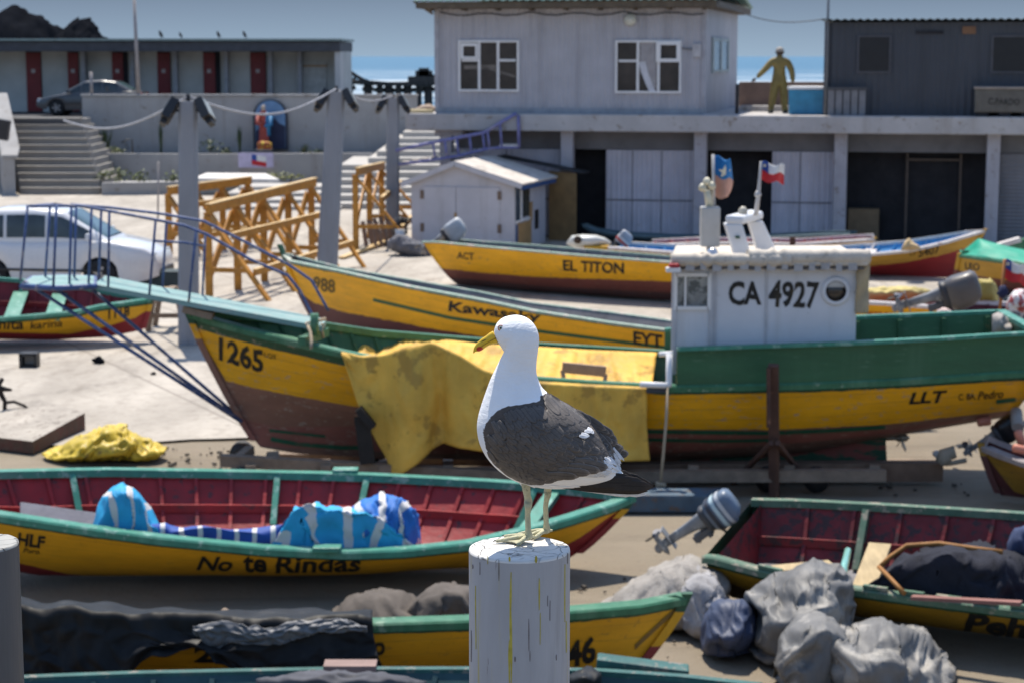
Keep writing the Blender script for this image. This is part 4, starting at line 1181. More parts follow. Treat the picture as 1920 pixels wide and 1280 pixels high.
# ------------------------------------------------------------------ three concrete lamp posts with floodlights, cables
polem = mat('post_concrete', (.25, .26, .285), .85, .12, 2, .2, 18, wear=(.20, .19, .19), wear_amt=.3, wear_scale=3, stretch=(1, 1, .3))
blackm = mat('black_metal', (.022, .022, .024), .5)
lampglass = mat('flood_glass', (.35, .34, .30), .15)
def lamp_post(base, top, w0, w1, lab, cross=True):
    t = thing('lamp_post', lab, 'lamp post', base, 'concrete lamp posts across the yard')
    mb = MB(); d = top - base; n = 6
    vs, fs = [], []
    for i in range(n + 1):
        c = base.lerp(top, i / n) - Vector((0, 0, .05 if i == 0 else 0)); w = lerp(w0, w1, i / n) / 2; q = w * .72
        for x, y in ((-q, -w), (q, -w), (w, -q), (w, q), (q, w), (-q, w), (-w, q), (-w, -q)): vs.append(c + Vector((x, y, 0)))
    for i in range(n):
        for k in range(8): k2 = (k + 1) % 8; fs.append((i * 8 + k, i * 8 + k2, i * 8 + 8 + k2, i * 8 + 8 + k))
    fs.append(tuple(n * 8 + k for k in range(8))); mb.add(vs, fs); mb.build('post', polem, t)
    for sx in (-1, 1):
        c = top + Vector((sx * .30, -.12, -.16)); rot = Matrix.Rotation(R(-28 * sx), 3, 'Y') @ Matrix.Rotation(R(-25), 3, 'X')
        mb = MB(); mb.box(c, (.15, .38, .38), rot, taper=.94)
        for k in range(4): mb.box(c + rot @ Vector((sx * -.07, 0, -.13 + .085 * k)), (.04, .28, .015), rot)
        mb.box(c + rot @ Vector((0, .02, -.22)), (.1, .2, .12), rot)
        f = mb.build('floodlight', blackm, t)
        mb = MB(); mb.box(c + rot @ Vector((sx * .08, 0, .0)), (.012, .32, .32), rot); mb.build('lens', lampglass, f)
        mb = MB(); mb.bar(top + Vector((0, -.05, -.16)), c, .05, .05); mb.build('bracket', blackm, t)
    mb = MB(); mb.tube([top, top + Vector((0, 0, .12))], .04, 6); mb.build('insulator', blackm, t)
    return t, top
b1 = G(354, 646); t1 = P(353, 190, b1.y + .05)
b2 = G(611, 545); t2 = P(631, 172, b2.y + .1)
b3 = G(736, 452); t3 = P(737, 183, b3.y)
lamp_post(b1, t1, .34, .30, 'nearest grey concrete lamp post, beside the blue railings')
lamp_post(b2, t2, .44, .36, 'leaning grey concrete lamp post between the orange trestles')
lamp_post(b3, t3, .37, .33, 'farthest grey concrete lamp post, just left of the white hut')
cab = mat('pale_cable', (.32, .32, .34), .6)
def wire(p, q, sag, lab, r=.022):
    mb = MB(); mb.tube([p.lerp(q, i / 24) - Vector((0, 0, sag * math.sin(math.pi * i / 24))) for i in range(25)], r, 5)
    single('slung_cable', mb, cab, lab, 'cable', p, 'cables slung between the posts')
wire(P(120, 226, 46), t1 + Vector((0, 0, .08)), .35, 'pale cable running from the left edge to the nearest lamp post')
wire(t1 + Vector((0, 0, .08)), t2 + Vector((0, 0, .06)), .42, 'pale cable slung between the nearest and the leaning lamp post')
wire(t2 + Vector((0, 0, .06)), t3 + Vector((0, 0, .05)), .2, 'pale cable slung between the leaning and the farthest lamp post')
mb = MB(); q = G(296, 412); mb.tube([q, P(297, 303, q.y)], .03, 6)
single('thin_stake', mb, MATS['flagpole_grey'], 'thin bare stake standing in the yard left of the nearest lamp post', 'stake', q)

# ------------------------------------------------------------------ orange wooden trestles
orange = mat('orange_timber', (.45, .20, .028), .6, .25, 5, .2, 24, wear=(.30, .14, .04), wear_amt=.4)
topm = mat('pale_timber_sunlit_top', (.60, .42, .20), .7, .15, 6, .2, 24)  # pale colour paints sunlit rail tops; bare sticks and planks share it
def trestle(q0, q1, h0, h1, nposts, lab, spread=1.15, legs=True):
    t = thing('timber_trestle', lab, 'trestle', q0, 'orange timber trestles in the yard')
    ax = (q1 - q0); L = ax.length; ax.normalize(); side_ = Vector((ax.y, -ax.x, 0))
    H = lambda s: lerp(h0, h1, s)
    at = lambda s, off, z: q0 + ax * (L * s) + side_ * off + Vector((0, 0, z))
    mb = MB(); mb.bar(at(-.02, 0, h0 - .08), at(1.02, 0, h1 - .08), .07, .20); mb.build('top_rail', orange, t)
    mb = MB(); mb.bar(at(-.02, 0, h0 + .015), at(1.02, 0, h1 + .015), .13, .03); mb.build('cap_board', topm, t)
    for i in range(nposts):
        s = i / (nposts - 1)
        mb = MB(); mb.bar(at(s, -.06, 0), at(s, -.06, H(s) - .16), .15, .10); mb.build('post', orange, t)
        if legs:
            mb = MB(); mb.bar(at(s, -.02, H(s) - .25), at(s, spread, 0), .17, .06); mb.build('raking_leg', orange, t)
            mb = MB(); mb.bar(at(s, -.05, .62), at(s, spread * .62, .62), .05, .10); mb.build('tie', orange, t)
    for i in range(nposts - 1):
        s0, s1 = i / (nposts - 1), (i + 1) / (nposts - 1)
        mb = MB(); mb.bar(at(s0 + .015, -.13, .35), at(s1 - .015, -.13, H(s1) - .35), .04, .22); mb.build('brace', orange, t)
    for z in (.58, 1.32):
        off = (lambda s: spread * (1 - z / H(s))) if legs else (lambda s: -.13)
        mb = MB(); mb.bar(at(0, off(0) + .05, z), at(1, off(1) + .05, z), .05, .13); mb.build('rail', orange, t)
        mb = MB(); mb.bar(at(0, off(0) + .05, z + .072), at(1, off(1) + .05, z + .072), .09, .014); mb.build('rail_sunlit_top', topm, t)  # thin pale strip paints the sunlit top of the rail
    return t
trestle(G(398, 562), G(590, 500), P(398, 384, G(398, 562).y).z, P(590, 336, G(590, 500).y).z, 5, 'longest orange timber trestle, between the two nearer lamp posts', 1.25)
trestle(G(322, 485), G(470, 462), P(322, 352, G(322, 485).y).z, P(470, 333, G(470, 462).y).z, 4, 'orange timber trestle farthest left, behind the nearest lamp post', 1.2)
trestle(G(672, 470), G(720, 428), P(672, 316, G(672, 470).y).z, P(718, 306, G(720, 428).y).z, 3, 'shortest orange timber trestle, between the leaning and the farthest lamp post', 1.5)
# stacked grey slatted frames and odds beside it
for i in range(5):
    q = G(688 + i * 11, 468 - i * 3); mb = MB()
    mb.bar(q, P(680 + i * 11, 416 - i * 3, q.y + .2), .10, .05); mb.bar(q + Vector((.25, 0, 0)), P(680 + i * 11, 416, q.y + .2) + Vector((.2, 0, 0)), .08, .05)
    single('leaning_plank', mb, mat('weathered_slat', (.24, .17, .13), .9, .25), 'weathered brown slats leaning in a row by the farthest lamp post', 'slat', q, 'weathered slats leaning by the lamp post')
mb = MB(); mb.bar(G(640, 488) + Vector((0, 0, .06)), G(728, 458) + Vector((0, 0, .10)), .16, .05)
single('pale_plank', mb, topm, 'pale plank lying on the concrete at the foot of the farthest lamp post', 'plank', G(684, 472))
mb = MB(); heap(mb, [(726, 452), (745, 440), (760, 444), (790, 456), (812, 470)], [(726, 466), (770, 486), (812, 486)], 49.0, .45, .12, 3)
single('net_pile', mb, mat('grey_net', (.12, .12, .135), .95, .3, 9, .6, 40), 'dark grey heap of nets at the left foot of the white hut', 'nets', P(770, 480, 49))
mb = MB(); mb.tube([P(750, 430, 50.2), P(750, 455, 50.2)], .14, 10)
single('metal_canister', mb, mat('bright_tin', (.55, .54, .52), .3, metal=.6), 'shiny tin canister at the left side of the white hut', 'canister', P(750, 455, 50.2))
mb = MB(); heap(mb, [(736, 412), (750, 406), (764, 410)], [(736, 440), (764, 440)], 51.0, .3, .06, 3)
single('dark_bin', mb, blackm, 'dark sack between the farthest lamp post and the hut', 'sack', P(750, 440, 51))

# ------------------------------------------------------------------ cars
tyre = mat('tyre_rubber', (.018, .018, .019), .8)
rimm = mat('alloy_rim', (.42, .43, .45), .35, metal=.8)
trimb = mat('black_trim', (.02, .02, .022), .5)
carglass = glass_mat('car_glass', (.03, .04, .045), .04)
def car(name, lab, origin, facing, prof, belt, roofl, glass_x, wheels, wr, width, paint, lights):
    """prof: lower body side outline (x forward, z); roofl: cabin outline; everything in metres, x along facing"""
    fx = Vector((math.cos(facing), math.sin(facing), 0)); sd = Vector((-fx.y, fx.x, 0))
    near = -1 if sd.y > 0 else 1                 # side turned to the viewer
    W = lambda x, y, z: origin + fx * x + sd * y + Vector((0, 0, z))
    t = thing(name, lab, 'car', origin)
    # body: sections along x between the sill line and the belt line, rounded in plan
    xs = [p[0] for p in prof]
    x0, x1 = min(xs), max(xs)
    topf = poly(belt)
    N = 60
    def sec(x):
        k = min(1.0, (x - x0) / .55, (x1 - x) / .65); k = max(0.0, k)
        hw_ = width / 2 * (.80 + .20 * math.sin(k * math.pi / 2))
        zt = topf(x); zb = .22 + .14 * (1 - k) ** 2
        arch = 0.0
        for wx in wheels:
            dd = abs(x - wx)
            if dd < wr * 1.18: arch = max(arch, math.sqrt((wr * 1.18) ** 2 - dd * dd))
        zl = max(zb, wr + arch - .02) if arch > 0 else zb
        zl = min(zl, zt - .12)
        return hw_, zl, zt
    mb = MB()
    ring = [(1.0, 0.0), (1.02, .25), (1.03, .5), (1.0, .8), (.965, .97), (.90, 1.0), (0, 1.03), (-.90, 1.0), (-.965, .97), (-1.0, .8), (-1.03, .5), (-1.02, .25), (-1.0, 0)]
    vs, fs = [], []
    for i in range(N + 1):
        x = lerp(x0, x1, i / N); h_, zl, zt = sec(x)
        for a, b in ring: vs.append(W(x, a * h_, lerp(zl, zt, b)))
    m = len(ring)
    for i in range(N):
        for k in range(m - 1): fs.append((i * m + k, i * m + k + 1, (i + 1) * m + k + 1, (i + 1) * m + k))
    fs.append(tuple(range(m))); fs.append(tuple(N * m + k for k in range(m))[::-1])
    mb.add(vs, fs, 0, True); body = mb.build('body', paint, t)
    # cabin
    rtop = poly(roofl); rx0, rx1 = min(p[0] for p in roofl), max(p[0] for p in roofl)
    mb = MB(); vs, fs = [], []
    ring = [(1.0, 0), (.95, .5), (.88, .86), (.78, .97), (.4, 1.0), (0, 1.01), (-.4, 1.0), (-.78, .97), (-.88, .86), (-.95, .5), (-1, 0)]
    m = len(ring); N2 = 50
    for i in range(N2 + 1):
        x = lerp(rx0, rx1, i / N2); zb = topf(x) - .02; zt = max(zb + .02, rtop(x)); k = min(1, (x - rx0) / .5, (rx1 - x) / .5)
        hw_ = width / 2 * (.90 + .06 * max(0, k))
        for a, b in ring: vs.append(W(x, a * hw_, lerp(zb, zt, b)))
    for i in range(N2):
        for k in range(m - 1): fs.append((i * m + k, i * m + k + 1, (i + 1) * m + k + 1, (i + 1) * m + k))
    fs.append(tuple(range(m))); fs.append(tuple(N2 * m + k for k in range(m))[::-1])
    mb.add(vs, fs, 0, True); mb.build('cabin', paint, t)
    # side glass: panes standing a little proud of the tapering cabin side
    for g0, g1 in glass_x:
        for sy in (-1, 1):
            mb = MB()
            def gp(a, b, sy=sy, g0=g0, g1=g1):
                x = lerp(g0, g1, a); zb = topf(x); zt = rtop(x)
                f = lerp(.12, .80, b); f = min(f, max(.1, (zt - zb - .06) / max(.05, zt - zb)))
                hw_ = width / 2 * (.90 + .06 * max(0, min(1, (x - rx0) / .5, (rx1 - x) / .5)))
                lat = np.interp(f, [0, .5, .86, .97], [1.0, .95, .88, .78]) * hw_ + .008
                return W(x, sy * lat, lerp(zb, zt, f))
            mb.grid(gp, 12, 6); mb.build('side_window', carglass, t)
    # windscreen and rear window on the sloping ends
    rs = sorted(roofl)
    for (xa, za_), (xb, zb_), nm in ((rs[-1], rs[-2], 'windscreen'), (rs[0], rs[1], 'rear_window')):
        mb = MB()
        def wp(a, b, xa=xa, xb=xb):
            x = lerp(xa, xb, lerp(.10, .93, b)); z = rtop(x)
            y = (a - .5) * width * .9 * lerp(.86, .76, b)
            s = 1 if xa > xb else -1
            return W(x + s * .025, y, z + .022 - .05 * (2 * a - 1) ** 4)
        mb.grid(wp, 10, 8); mb.build(nm, mat('windscreen_tint', (.05, .085, .09), .08, .3, 1.5) , t)
    for wx in wheels:
        for sy in (-1, 1):
            c = W(wx, sy * (width / 2 - .10), wr)
            rot = Matrix((fx, sd, Vector((0, 0, 1)))).transposed()
            mb = MB(); mb.lathe([(wr * .6, -.1), (wr * .93, -.1), (wr, -.06), (wr, .06), (wr * .93, .1), (wr * .6, .1)], c, 'Y', 28, rot=rot); w = mb.build('wheel', tyre, t)
            mb = MB(); mb.lathe([(wr * .62, .085 * sy), (wr * .6, .10 * sy), (wr * .56, .085 * sy), (wr * .18, .075 * sy), (wr * .14, .1 * sy)], c, 'Y', 24, rot=rot)
            for k in range(5):
                an = 2 * math.pi * k / 5
                mb.bar(c + rot @ Vector((math.cos(an) * .1 * wr, .1 * sy, math.sin(an) * .1 * wr)), c + rot @ Vector((math.cos(an) * .57 * wr, .1 * sy, math.sin(an) * .57 * wr)), .14 * wr, .02, up=tuple(sd))
            mb.build('rim', rimm, w)
            mb = MB(); mb.lathe([(wr * 1.16, -.02), (wr * 1.16, .02)], c - sd * sy * .12, 'Y', 24, rot=rot); mb.build('wheel_arch', trimb, t)
    for kind, x, y, z, sx, sy_, sz in lights:
        for s in (-1, 1):
            mb = MB(); mb.box(W(x, s * y, z), (sx, sy_, sz), Matrix((fx, sd, Vector((0, 0, 1)))).transposed(), taper=.8)
            mb.build(kind, {'headlight': mat('headlamp_lens', (.45, .47, .48), .1), 'tail_light': mat('tail_red', (.30, .01, .01), .2)}[kind], t, bevel=.02)
    for s in (-1, 1):
        xm = glass_x[-1][1] + .02
        mb = MB(); mb.box(W(xm, s * (width / 2 + .08), topf(xm) + .09), (.13, .20, .15), Matrix((fx, sd, Vector((0, 0, 1)))).transposed(), taper=.8); mb.build('mirror', paint, t, bevel=.03)
    xf = x1
    mb = MB(); mb.box(W(xf - .05, 0, .42), (.16, width * .66, .14), Matrix((fx, sd, Vector((0, 0, 1)))).transposed()); mb.build('bumper_grille', trimb, t, bevel=.02)
    for s in (-1, 1):
        mb = MB(); mb.bar(W(x0 + .9, s * (width / 2 * 1.03), .50), W(x1 - 1.1, s * (width / 2 * 1.03), .47), .03, .05)
        mb.build('side_moulding', trimb, t)
    return t, W
wpaint = mat('car_white', (.62, .62, .63), .28, .03, 2, 0, coat=.6)
o = G(40, 548); o.x = P(312, 500, o.y + .9).x - 4.3; o.y += .9
car('white_van', 'white family van parked at the left edge, nose towards the orange trestles', o, R(-3),
    [(0, .3), (4.35, .3)], [(0, 1.08), (2.4, 1.10), (3.2, 1.12), (3.6, 1.05), (4.05, .95), (4.28, .80), (4.35, .6)],
    [(-.02, 1.1), (.15, 1.60), (.9, 1.78), (1.7, 1.80), (2.3, 1.74), (3.32, 1.10)], [(.3, 1.05), (1.12, 1.95), (2.02, 2.9)], (.75, 3.12), .36, 1.80, wpaint,
    [('headlight', 4.13, .62, .76, .34, .34, .17), ('tail_light', .03, .74, 1.0, .12, .14, .4)])
dpaint = mat('car_dark_grey', (.055, .058, .062), .3, .1, 2, 0, coat=.6)
oz = Vector((P(66, 200, 79.5).x + 4.3, 80.4, ZTER))
car('dark_saloon', 'dark grey saloon car parked on the upper terrace at the left', oz, R(180),
    [(0, .3), (4.3, .3)], [(0, .95), (.5, .98), (3.0, .90), (3.7, .78), (4.2, .66), (4.3, .5)],
    [(.35, .99), (1.05, 1.37), (1.6, 1.44), (2.3, 1.40), (3.25, .90)], [(.95, 1.55), (1.62, 2.4), (2.47, 2.95)], (.75, 3.45), .31, 1.70, dpaint,
    [('headlight', 4.12, .6, .62, .3, .3, .14), ('tail_light', .06, .66, .86, .16, .22, .14)])
# odds near the van
mb = MB(); q = G(292, 548); mb.box(q + Vector((0, .3, .22)), (1.05, .6, .44))
single('dark_chest', mb, mat('dark_teal_box', (.035, .055, .06), .7), 'dark teal chest on the ground before the nose of the white van', 'chest', q, bevel=.02)
mb = MB(); q = G(300, 560); mb.box(q + Vector((.1, .2, .10)), (.9, .4, .2))
single('timber_offcut', mb, ply, 'short brown timber block lying before the dark teal chest', 'timber', q, bevel=.01)
mb = MB(); q = G(205, 530); mb.tube([q, P(240, 478, q.y + .1)], .03, 6)
single('leaning_stick', mb, topm, 'pale stick leaning against the front wheel of the white van', 'stick', q)
tr = thing('wooden_stand', 'rough low wooden stand under the blue railed plank before the 1265 bow', 'stand', G(312, 622))
q = G(312, 622)
for dx, dy in ((-.28, 0), (.28, 0), (-.28, .7), (.28, .7)):
    mb = MB(); mb.bar(q + Vector((dx * 1.2, dy, 0)), q + Vector((dx * .8, dy, .62)), .09, .09); mb.build('leg', mat('grey_old_wood', (.22, .165, .12), .9, .25, 6, .3, 20), tr)
mb = MB(); mb.box(q + Vector((0, 0, .60)), (.8, .12, .1)); mb.box(q + Vector((0, .7, .60)), (.8, .12, .1)); mb.build('cross_beam', MATS['grey_old_wood'], tr)
mb = MB(); mb.box(q + Vector((0, .35, .70)), (.14, 1.1, .08)); mb.box(q + Vector((.25, .35, .70)), (.14, 1.1, .08)); mb.box(q + Vector((0, -.04, .3)), (.7, .06, .08)); mb.build('boards', MATS['grey_old_wood'], tr)
# small things on the slab and sand
mb = MB(); q = G(53, 690)
for dx, dz, sx, sz in ((-.12, .12, .05, .24), (.12, .12, .05, .24), (0, .02, .24, .05), (0, .22, .24, .05)): mb.box(q + Vector((dx, .1, dz)), (sx, .22, sz))
mb.box(q + Vector((0, .17, .12)), (.2, .03, .16), mi=1)
single('open_box', mb, [blackm, conc], 'small black open fronted box on the pale concrete', 'box', q)
mb = MB(); heap(mb, [(172, 672), (186, 668), (196, 676)], [(172, 676), (188, 686), (196, 680)], G(187, 682).y, .09, .05, 6)
single('stone', mb, rockm, 'small dark stone on the pale concrete right of the open box', 'stone', G(187, 682))
mb = MB(); heap(mb, [(282, 700), (288, 697), (293, 700)], [(282, 704), (293, 704)], G(288, 703).y, .05, .03, 6)
single('stone', mb, rockm, 'tiny dark stone lying close to the blue struts', 'stone', G(288, 703))
q = G(8, 792); br = MB(); br.tube([q, q + Vector((.02, 0, .3)), q + Vector((-.08, 0, .5)), q + Vector((.0, 0, .62))], [.03, .03, .05, .03], 6)
br.tube([q + Vector((.02, 0, .28)), q + Vector((.15, -.02, .30)), q + Vector((.30, -.03, .24)), q + Vector((.36, -.03, .18))], [.025, .022, .02, .015], 6)
br.tube([q + Vector((-.05, 0, .48)), q + Vector((.12, 0, .46))], [.05, .02], 6); br.tube([q + Vector((-.25, 0, .5)), q + Vector((-.05, 0, .5))], .04, 6)
single('twisted_root', br, mat('dark_root', (.025, .02, .018), .9), 'dark twisted branch standing at the left edge of the concrete', 'branch', q)
A_, B_ = G(-70, 800), G(160, 812)
kb = MB(); c0, c1, c2 = G(-40, 838), G(62, 850), G(160, 806)
kb.add([c0, c1, c2, c2 + Vector((-.9, 1.1, 0)), c0 + Vector((-.3, 1.2, 0)), c0 + Vector((0, 0, .16)), c1 + Vector((0, 0, .16)), c2 + Vector((0, 0, .24)), c2 + Vector((-.9, 1.1, .24)), c0 + Vector((-.3, 1.2, .16))],
       [(4, 3, 2, 1, 0), (5, 6, 7, 8, 9), (0, 1, 6, 5), (1, 2, 7, 6), (2, 3, 8, 7), (3, 4, 9, 8), (4, 0, 5, 9)])
kb.mi[1] = 1  # top face takes a paler colour than the dark brown sides
single('broken_slab', kb, [mat('slab_side_brown', (.10, .06, .04), .9, .3, 2, .3, 12, wear=(.12, .05, .035), wear_amt=.6), mat('slab_top', (.36, .32, .27), .9, .25, 2, .4, 10, wear=(.2, .17, .14), wear_amt=.5)], 'broken slab end with dark brown sides behind the yellow sack', 'slab', c1)
mb = bagged([(95, 845), (110, 834), (130, 825), (160, 818), (190, 806), (215, 806), (240, 822), (268, 820), (284, 828), (286, 838)],
            [(95, 850), (115, 866), (160, 871), (215, 868), (262, 856), (286, 846)], G(190, 868).y + .35, .34, 2, 1.1, res=(96, 60), frames=14, swell=.28, crumple=.2)
single('yellow_sack', mb, mat('yellow_sheet', (.55, .40, .035), .5, .2, 4, .2, 14, wear=(.22, .16, .04), wear_amt=.45), 'crumpled bright yellow sheet lying on the sand at the left', 'sheet', G(190, 868))
# ------------------------------------------------------------------ boats
YEL = (.92, .44, .006)
GRN = (.020, .085, .040)
TEAL = (.035, .21, .15)
gunw_teal = mat('gunwale_teal', (.042, .215, .15), .45, .2, 8, .2, 30, wear=(.20, .36, .29), wear_amt=.45, wear_scale=7)
gunw_green = mat('gunwale_green', (.035, .15, .075), .5, .2, 8, .2, 30, wear=(.20, .30, .20), wear_amt=.35, wear_scale=7)
gunw_pale = mat('gunwale_pale', (.28, .38, .30), .55, .2, 8, .2, 30, wear=(.50, .46, .40), wear_amt=.5, wear_scale=5)
gunw_white = mat('gunwale_white', (.62, .58, .56), .5, .12, 8, .15, 30, wear=(.35, .25, .22), wear_amt=.4)
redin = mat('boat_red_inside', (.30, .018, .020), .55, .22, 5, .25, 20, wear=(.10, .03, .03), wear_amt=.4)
greyin = mat('boat_grey_floor', (.16, .155, .16), .85, .25, 4, .3, 18)
greenin = mat('boat_green_inside', (.022, .095, .045), .55, .22, 5, .25, 20, wear=(.10, .12, .06), wear_amt=.4)
bluein = mat('boat_blue_inside', (.06, .26, .50), .5, .2, 5, .2, 20, wear=(.6, .6, .6), wear_amt=.3)
ink = mat('brushed_black', (.016, .015, .013), .6, .3, 12, .2, 30, wear=(.11, .07, .015), wear_amt=.25, wear_scale=20)

def boat(label, bow, stern, hb, tm, sfrac, near, far, keel, bands, paint, gm=gunw_teal, inm=redin, k0=.1, k1=.96, e_mid=.45, group='yellow fishing boats',
         N=64, rail=(.10, .05), floor=.22, thwarts=(), pbow=2.2, name='fishing_boat', ribs=True, stem=True, extra_fore=0.0):
    A = P(*bow); B = P(*stern); A.z = B.z = 0
    ax = B - A; Ln = ax.length; axn = ax.normalized()
    n = Vector((axn.y, -axn.x, 0))
    if n.y > 0: n = -n
    fn, ff, fk = poly(near), poly(far), poly(keel)
    fb = [poly(b) for b in bands]
    def beam(t):
        if t < tm: return hb * (1 - (1 - t / tm) ** pbow)
        return hb * (1 - (1 - sfrac) * ((t - tm) / (1 - tm)) ** 2)
    def solve(p, f):
        z = 1.0
        for _ in range(14):
            u, v = proj(Vector((p.x, p.y, z)))
            z = P(u, f(u), p.y).z
        return Vector((p.x, p.y, z))
    gn, gf, kl, ws = [], [], [], []
    for i in range(N + 1):
        t = (i / N) ** 1.15
        c = A + ax * t
        h = max(beam(t), .012)
        gn.append(solve(c + n * h, fn)); gf.append(solve(c - n * h, ff))
        if i == 0: gf[0].z = gn[0].z
        kt = k0 + (k1 - k0) * t
        k = solve(A + ax * kt, fk); k.z = max(k.z, .03)
        kl.append(k)
    def e_at(t): return lerp(.95, e_mid, sstep(0, .38, t)) + .08 * sstep(.75, 1, t)
    def sect(i, side_, w):
        t = (i / N) ** 1.15
        g, k = (gn if side_ > 0 else gf)[i], kl[i]
        d = g - k
        al = d.dot(axn); la = d - axn * al; la.z = 0
        return k + axn * (al * (w ** .85)) + la * (w ** e_at(t)) + Vector((0, 0, d.z * w))
    for i in range(N + 1):
        bl_ = []
        prev = 1.0
        for f in fb:
            w = None
            lo = prev
            for s in range(161):
                ww = prev * (1 - s / 160)
                u, v = proj(sect(i, 1, ww))
                if v >= f(u): w = ww; break
            if w is None: w = 0.02
            w = min(w, prev - .01) if prev > .03 else prev * .6
            bl_.append(max(w, .004)); prev = bl_[-1]
        ws.append([1.0] + bl_ + [0.0])
    ns = len(bands) + 1
    sub = 6
    M = ns * sub + 1
    root = thing(name, label, 'boat', (A + B) / 2, group)
    mb = MB()
    vs, at, gi = [], [], []
    for i in range(N + 1):
        for side_ in (1, -1):
            gsum = 0; last = None
            for j in range(M):
                s = min(j // sub, ns - 1); f = (j - s * sub) / sub
                w0, w1 = ws[i][s], ws[i][s + 1]
                w = w0 + (w1 - w0) * (f if s < ns - 1 else 1 - (1 - f) ** 1.8)
                p = sect(i, side_, w); vs.append(p); at.append(s + f)
                if last is not None: gsum += (p - last).length
                gi.append(gsum); last = p
    fs = []
    for i in range(N):
        for sd in (0, 1):
            for j in range(M - 1):
                a = (i * 2 + sd) * M + j; b = ((i + 1) * 2 + sd) * M + j
                fs.append((a, b, b + 1, a + 1) if sd == 0 else (a, a + 1, b + 1, b))
    # transom
    T = [N * 2 * M + j for j in range(M)] + [(N * 2 + 1) * M + j for j in range(M - 2, -1, -1)]
    nv = len(vs); sc = sum(((vs[q]) for q in T), Vector()) / len(T)
    vs.append(sc); at.append(.6); gi.append(.2)
    for q in range(len(T)): fs.append((T[q], T[(q + 1) % len(T)], nv))
    mb.add(vs, fs, 0, True, {'band': at, 'girth': gi})
    hull = mb.build('hull', paint, root, fix=False)
    bvh = BVHTree.FromPolygons(vs, fs)
    # inside skin and floor
    def inner(i, side_, w, th=.045):
        p = sect(i, side_, w); q = sect(i, -side_, w)
        d = q - p; L = d.length
        return p + d * (min(th / L, .45) if L > 1e-6 else 0)
    mb = MB(); mi = []
    K = 8
    i0, i1 = max(1, int(N * .03)), N - 1
    vs2, fs2, m2 = [], [], []
    for i in range(i0, i1 + 1):
        for s_ in (1, -1):
            for j in range(K + 1): vs2.append(inner(i, s_, lerp(.995, floor, j / K)))
    for i in range(i1 - i0):
        for sd in (0, 1):
            for j in range(K):
                a = (i * 2 + sd) * (K + 1) + j; b = ((i + 1) * 2 + sd) * (K + 1) + j
                fs2.append((a, a + 1, b + 1, b) if sd == 0 else (a, b, b + 1, a + 1))
    mb.add(vs2, fs2, 0, True)
    st_ = (i1 - i0) * 2 * (K + 1)
    mb.add([vs2[st_ + j] for j in range(K + 1)] + [vs2[st_ + K + 1 + j] for j in range(K + 1)], [(j, j + 1, K + 1 + j + 1, K + 1 + j) for j in range(K)], 0)
    mb.build('interior', inm, root, fix=False)
    mb = MB(); vs3 = []
    for i in range(i0, i1 + 1): vs3 += [inner(i, 1, floor, .03), inner(i, -1, floor, .03)]
    mb.add(vs3, [(2 * i, 2 * i + 1, 2 * i + 3, 2 * i + 2) for i in range(i1 - i0)]); mb.build('floor', greyin, root)
    if ribs:
        mb = MB()
        step = max(2, int(N / (Ln / .42)))
        for i in range(i0 + 2, i1 - 1, step):
            for s_ in (1, -1):
                for j in range(6):
                    a, b = inner(i, s_, lerp(.96, floor, j / 6), .065), inner(i, s_, lerp(.96, floor, (j + 1) / 6), .065)
                    mb.bar(a, b, .035, .035, up=tuple(axn))
        for s_ in (1, -1):
            for i in range(i0, i1): mb.bar(inner(i, s_, .60, .085), inner(i + 1, s_, .60, .085), .03, .08)
        mb.build('frames', inm, root)
    # gunwale rails
    for s_, g in ((1, gn), (-1, gf)):
        mb = MB(); vs4, fs4 = [], []
        for i in range(N + 1):
            tdir = (g[min(i + 1, N)] - g[max(i - 1, 0)]).normalized(); o_ = tdir.cross(Vector((0, 0, 1))).normalized()
            if o_.dot(n * s_) < 0: o_ = -o_
            for x, z in ((.03, -rail[1] * .8), (.035, .012), (.02, rail[1] * .55), (.02 - rail[0], rail[1] * .55), (.02 - rail[0], -rail[1] * .8)): vs4.append(g[i] + o_ * x + Vector((0, 0, z)))
        for i in range(N):
            for k in range(5): fs4.append((i * 5 + k, i * 5 + (k + 1) % 5, i * 5 + 5 + (k + 1) % 5, i * 5 + 5 + k))
        fs4.append(tuple(range(5))); fs4.append(tuple(N * 5 + k for k in range(5))[::-1])
        mb.add(vs4, fs4); mb.build('gunwale', gm, root)
    if stem:
        mb = MB(); pts = [sect(0, 1, w) for w in (1.0, .8, .6, .4, .2, .05)]
        pts = [p - axn * .02 for p in pts]; pts[0] += Vector((0, 0, .05 + extra_fore)) - axn * extra_fore * .6
        vs5, fs5 = [], []
        for p in pts:
            for a_, b_ in ((-.03, -.035), (.05, -.035), (.05, .035), (-.03, .035)): vs5.append(p + axn * a_ + n * b_)
        for i in range(len(pts) - 1):
            for k in range(4): fs5.append((i * 4 + k, i * 4 + (k + 1) % 4, i * 4 + 4 + (k + 1) % 4, i * 4 + 4 + k))
        fs5.append((0, 1, 2, 3)); 
        bmax = [max(0, min(ns - .01, np.interp(1 - w, [1 - x for x in ws[0]], range(ns + 1)))) for w in (1.0, .8, .6, .4, .2, .05)]
        mb.add(vs5, fs5, 0, False, {'band': [b for b in bmax for _ in range(4)], 'girth': [.03] * len(vs5)})
        mb.build('stem_post', paint, root)
    for t in thwarts:
        tt, w_ = t if isinstance(t, tuple) else (t, .26)
        i = int(N * tt ** (1 / 1.15))
        a, b = inner(i, 1, .80, .02), inner(i, -1, .80, .02)
        mb = MB(); mb.bar(a, b, w_, .045); mb.build('thwart', gm, root)
        for s_ in (1, -1):
            mb = MB(); mb.bar(inner(i, s_, .98, .055), inner(i, s_, .62, .07), .09, .05, up=tuple(axn)); mb.build('knee', gm, root)
